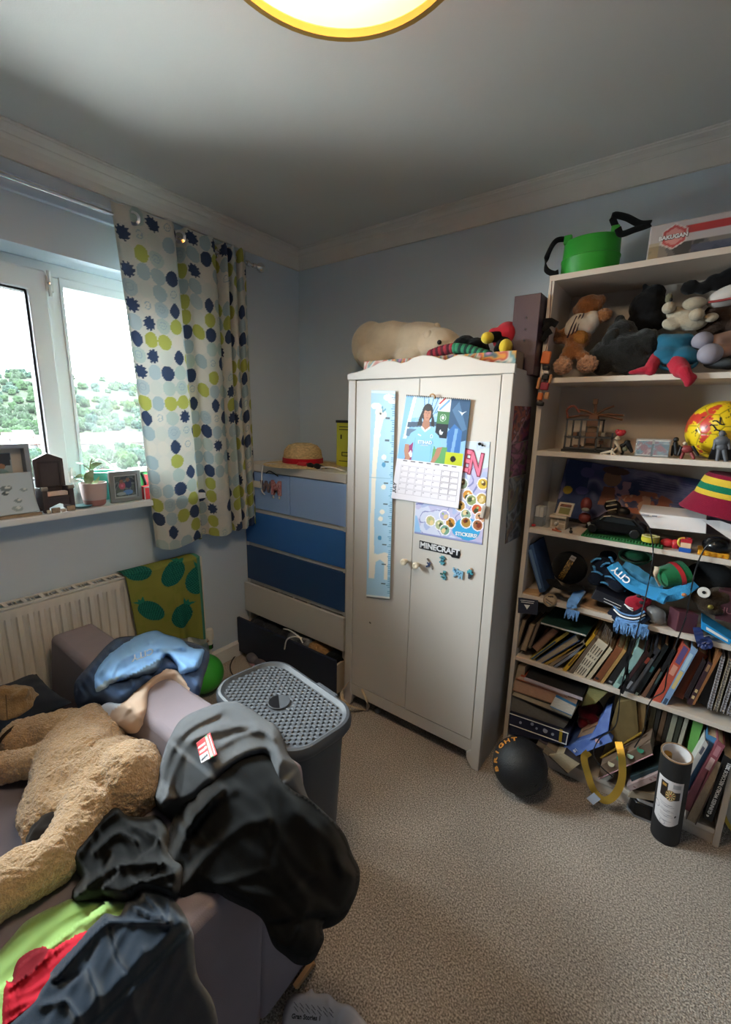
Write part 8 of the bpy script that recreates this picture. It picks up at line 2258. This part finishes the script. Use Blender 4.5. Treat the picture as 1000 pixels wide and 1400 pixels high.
for i, (px, y, col, lab) in enumerate((
        ([(884, 1006), (890, 1009), (900, 958), (893, 955)], 1.86, '#4c4632', 'olive book standing upright behind the gilt edged album'),
        ([(891, 1009), (896, 1011), (907, 962), (901, 959)], 1.86, '#2c2a26', 'black upright book between the olive and the umber books'),
        ([(897, 1012), (903, 1014), (915, 966), (909, 963)], 1.86, '#5c4634', 'umber upright book on the bottom shelf'),
        ([(904, 1014), (909, 1016), (921, 970), (916, 967)], 1.86, '#28241f', 'dark upright book just behind the cardboard tube'),
        ([(910, 1016), (917, 1018), (929, 974), (922, 971)], 1.86, '#8b8a78', 'stone grey upright book peeping behind the tube'),
        ([(919, 1018), (924, 1020), (936, 978), (930, 975)], 1.86, '#3a3e34', 'dark green grey upright book behind the tube'),
        ([(926, 1020), (931, 1022), (943, 981), (938, 978)], 1.86, '#a8a494', 'pale upright magazine before the lime green one'))):
    book(lab, px, col, depth=.16, y=y, group=G6, spine=True)
flatbox('dark_book', 'dark teal book lying under the coloured comic beside the tube', 'book', [(866, 1078), (905, 1062), (905, 1046), (862, 1062)], 1.80, .15, '#22343a')
t = flatbox('pink_spined_book', 'flat book with a pale pink spine above the black case', 'book', [(862, 1082), (904, 1065), (901, 1056), (857, 1075)], 1.785, .15, '#a08c8a')
for u, v in ((868, 1076), (890, 1066), (896, 1063)): put(MB().cbox(at(u, v, y=1.7845), (.008, .001, .005)), 'spine_print', mat('print_7c5a5c', '#7c5a5c', .6), t)
flatbox('beige_catalogue', 'beige catalogue lying lowest behind the black case', 'catalogue', [(858, 1090), (900, 1096), (903, 1088), (866, 1079)], 1.80, .14, '#9a8a76')
t = book('lime green magazine standing right of the tube', [(936, 1044), (944, 1050), (964, 984), (950, 978)], '#5f9a4c', depth=.14, y=1.86, group=G6, name='magazine', cat='magazine')
book('white spined magazine leaning beside the lime green one', [(928, 1074), (935, 1078), (969, 1018), (964, 1012)], '#c2c0bc', depth=.17, y=1.80, group=G6, marks=[(.75, .9, '#5c5c66')], name='magazine', cat='magazine')
book('sky blue comic leaning toward the right end of the bottom shelf', [(935, 1082), (948, 1092), (984, 1012), (968, 1004)], '#4a86b4', depth=.17, y=1.82, group=G6, name='comic', cat='comic')
book('dusky red book with pale pink lettering leaning at the right of the bottom shelf', [(932, 1104), (944, 1110), (992, 1020), (982, 1012)], '#8a4c56', depth=.17, y=1.80, group=G6, marks=[(.62, .78, '#d0b0b0'), (.82, .95, '#b07880')])
t = book('thick cream paged book leaning with its pages outward at the right end', [(938, 1120), (952, 1128), (990, 1046), (976, 1036)], '#5c4a44', depth=.17, y=1.80, group=G6, spine=False, pagecol='#b09c84')
t = book('black yearbook titled WORLD RECORDS 2021 leaning against the bookcase end', [(962, 1118), (974, 1124), (1003, 1040), (990, 1032)], '#121214', depth=.17, y=1.80, group=G6, name='yearbook')
sdir = (at(997, 1046, y=1.798) - at(968, 1117, y=1.798)).normalized()
text('GUINNESS WORLD RECORDS 2021', .0145, at(984, 1079, y=1.7985), sdir, V(-1, 0, .4), M_wl, t, bold=.0003)
put(MB().cyl(at(968, 1115, y=1.7995), at(968, 1115, y=1.7985), .004, n=16), 'spine_emblem', M_wl, t)

# ------------------------------------------------------------------ cords hanging down the bookcase
def cord(label, px, r=.0022):
    pts = [at(u, v, y=y) for u, v, y in px]
    return single(MB().tube(curve_pts(pts, 60), r, 6), 'hanging_cable', mat('black_cable', '#0f0f11', .5), label, 'cable', smooth=True)
cord('thin black cord dropping from the black toy car past the scarves to the gold ribbon', [(872, 712, 1.84), (886, 718, 1.80), (893, 745, 1.80), (892, 772, 1.79), (884, 812, 1.785), (876, 846, 1.775), (866, 884, 1.785), (850, 938, 1.80), (846, 975, 1.79), (840, 995, 1.775), (820, 1010, 1.77), (812, 1030, 1.765), (822, 1048, 1.765), (838, 1062, 1.77)])
cord('thin black cord looping from the squat black jar down over the book spines', [(985, 738, 1.84), (972, 742, 1.80), (960, 757, 1.80), (950, 785, 1.795), (944, 815, 1.79), (938, 845, 1.79), (928, 872, 1.785), (918, 900, 1.785), (912, 925, 1.79), (908, 945, 1.79), (894, 954, 1.79), (886, 968, 1.79), (880, 1000, 1.79), (868, 1022, 1.78)])
t = thing('black_strap', 'flat black strap hanging across the pale teal book', 'strap', at(856, 920, y=1.80))
band([at(866, 875, y=1.80), at(860, 895, y=1.795), at(857, 915, y=1.80), at(858, 930, y=1.80), at(850, 948, y=1.80)], .012, .002, 'webbing', MATS['black_webbing'], t)
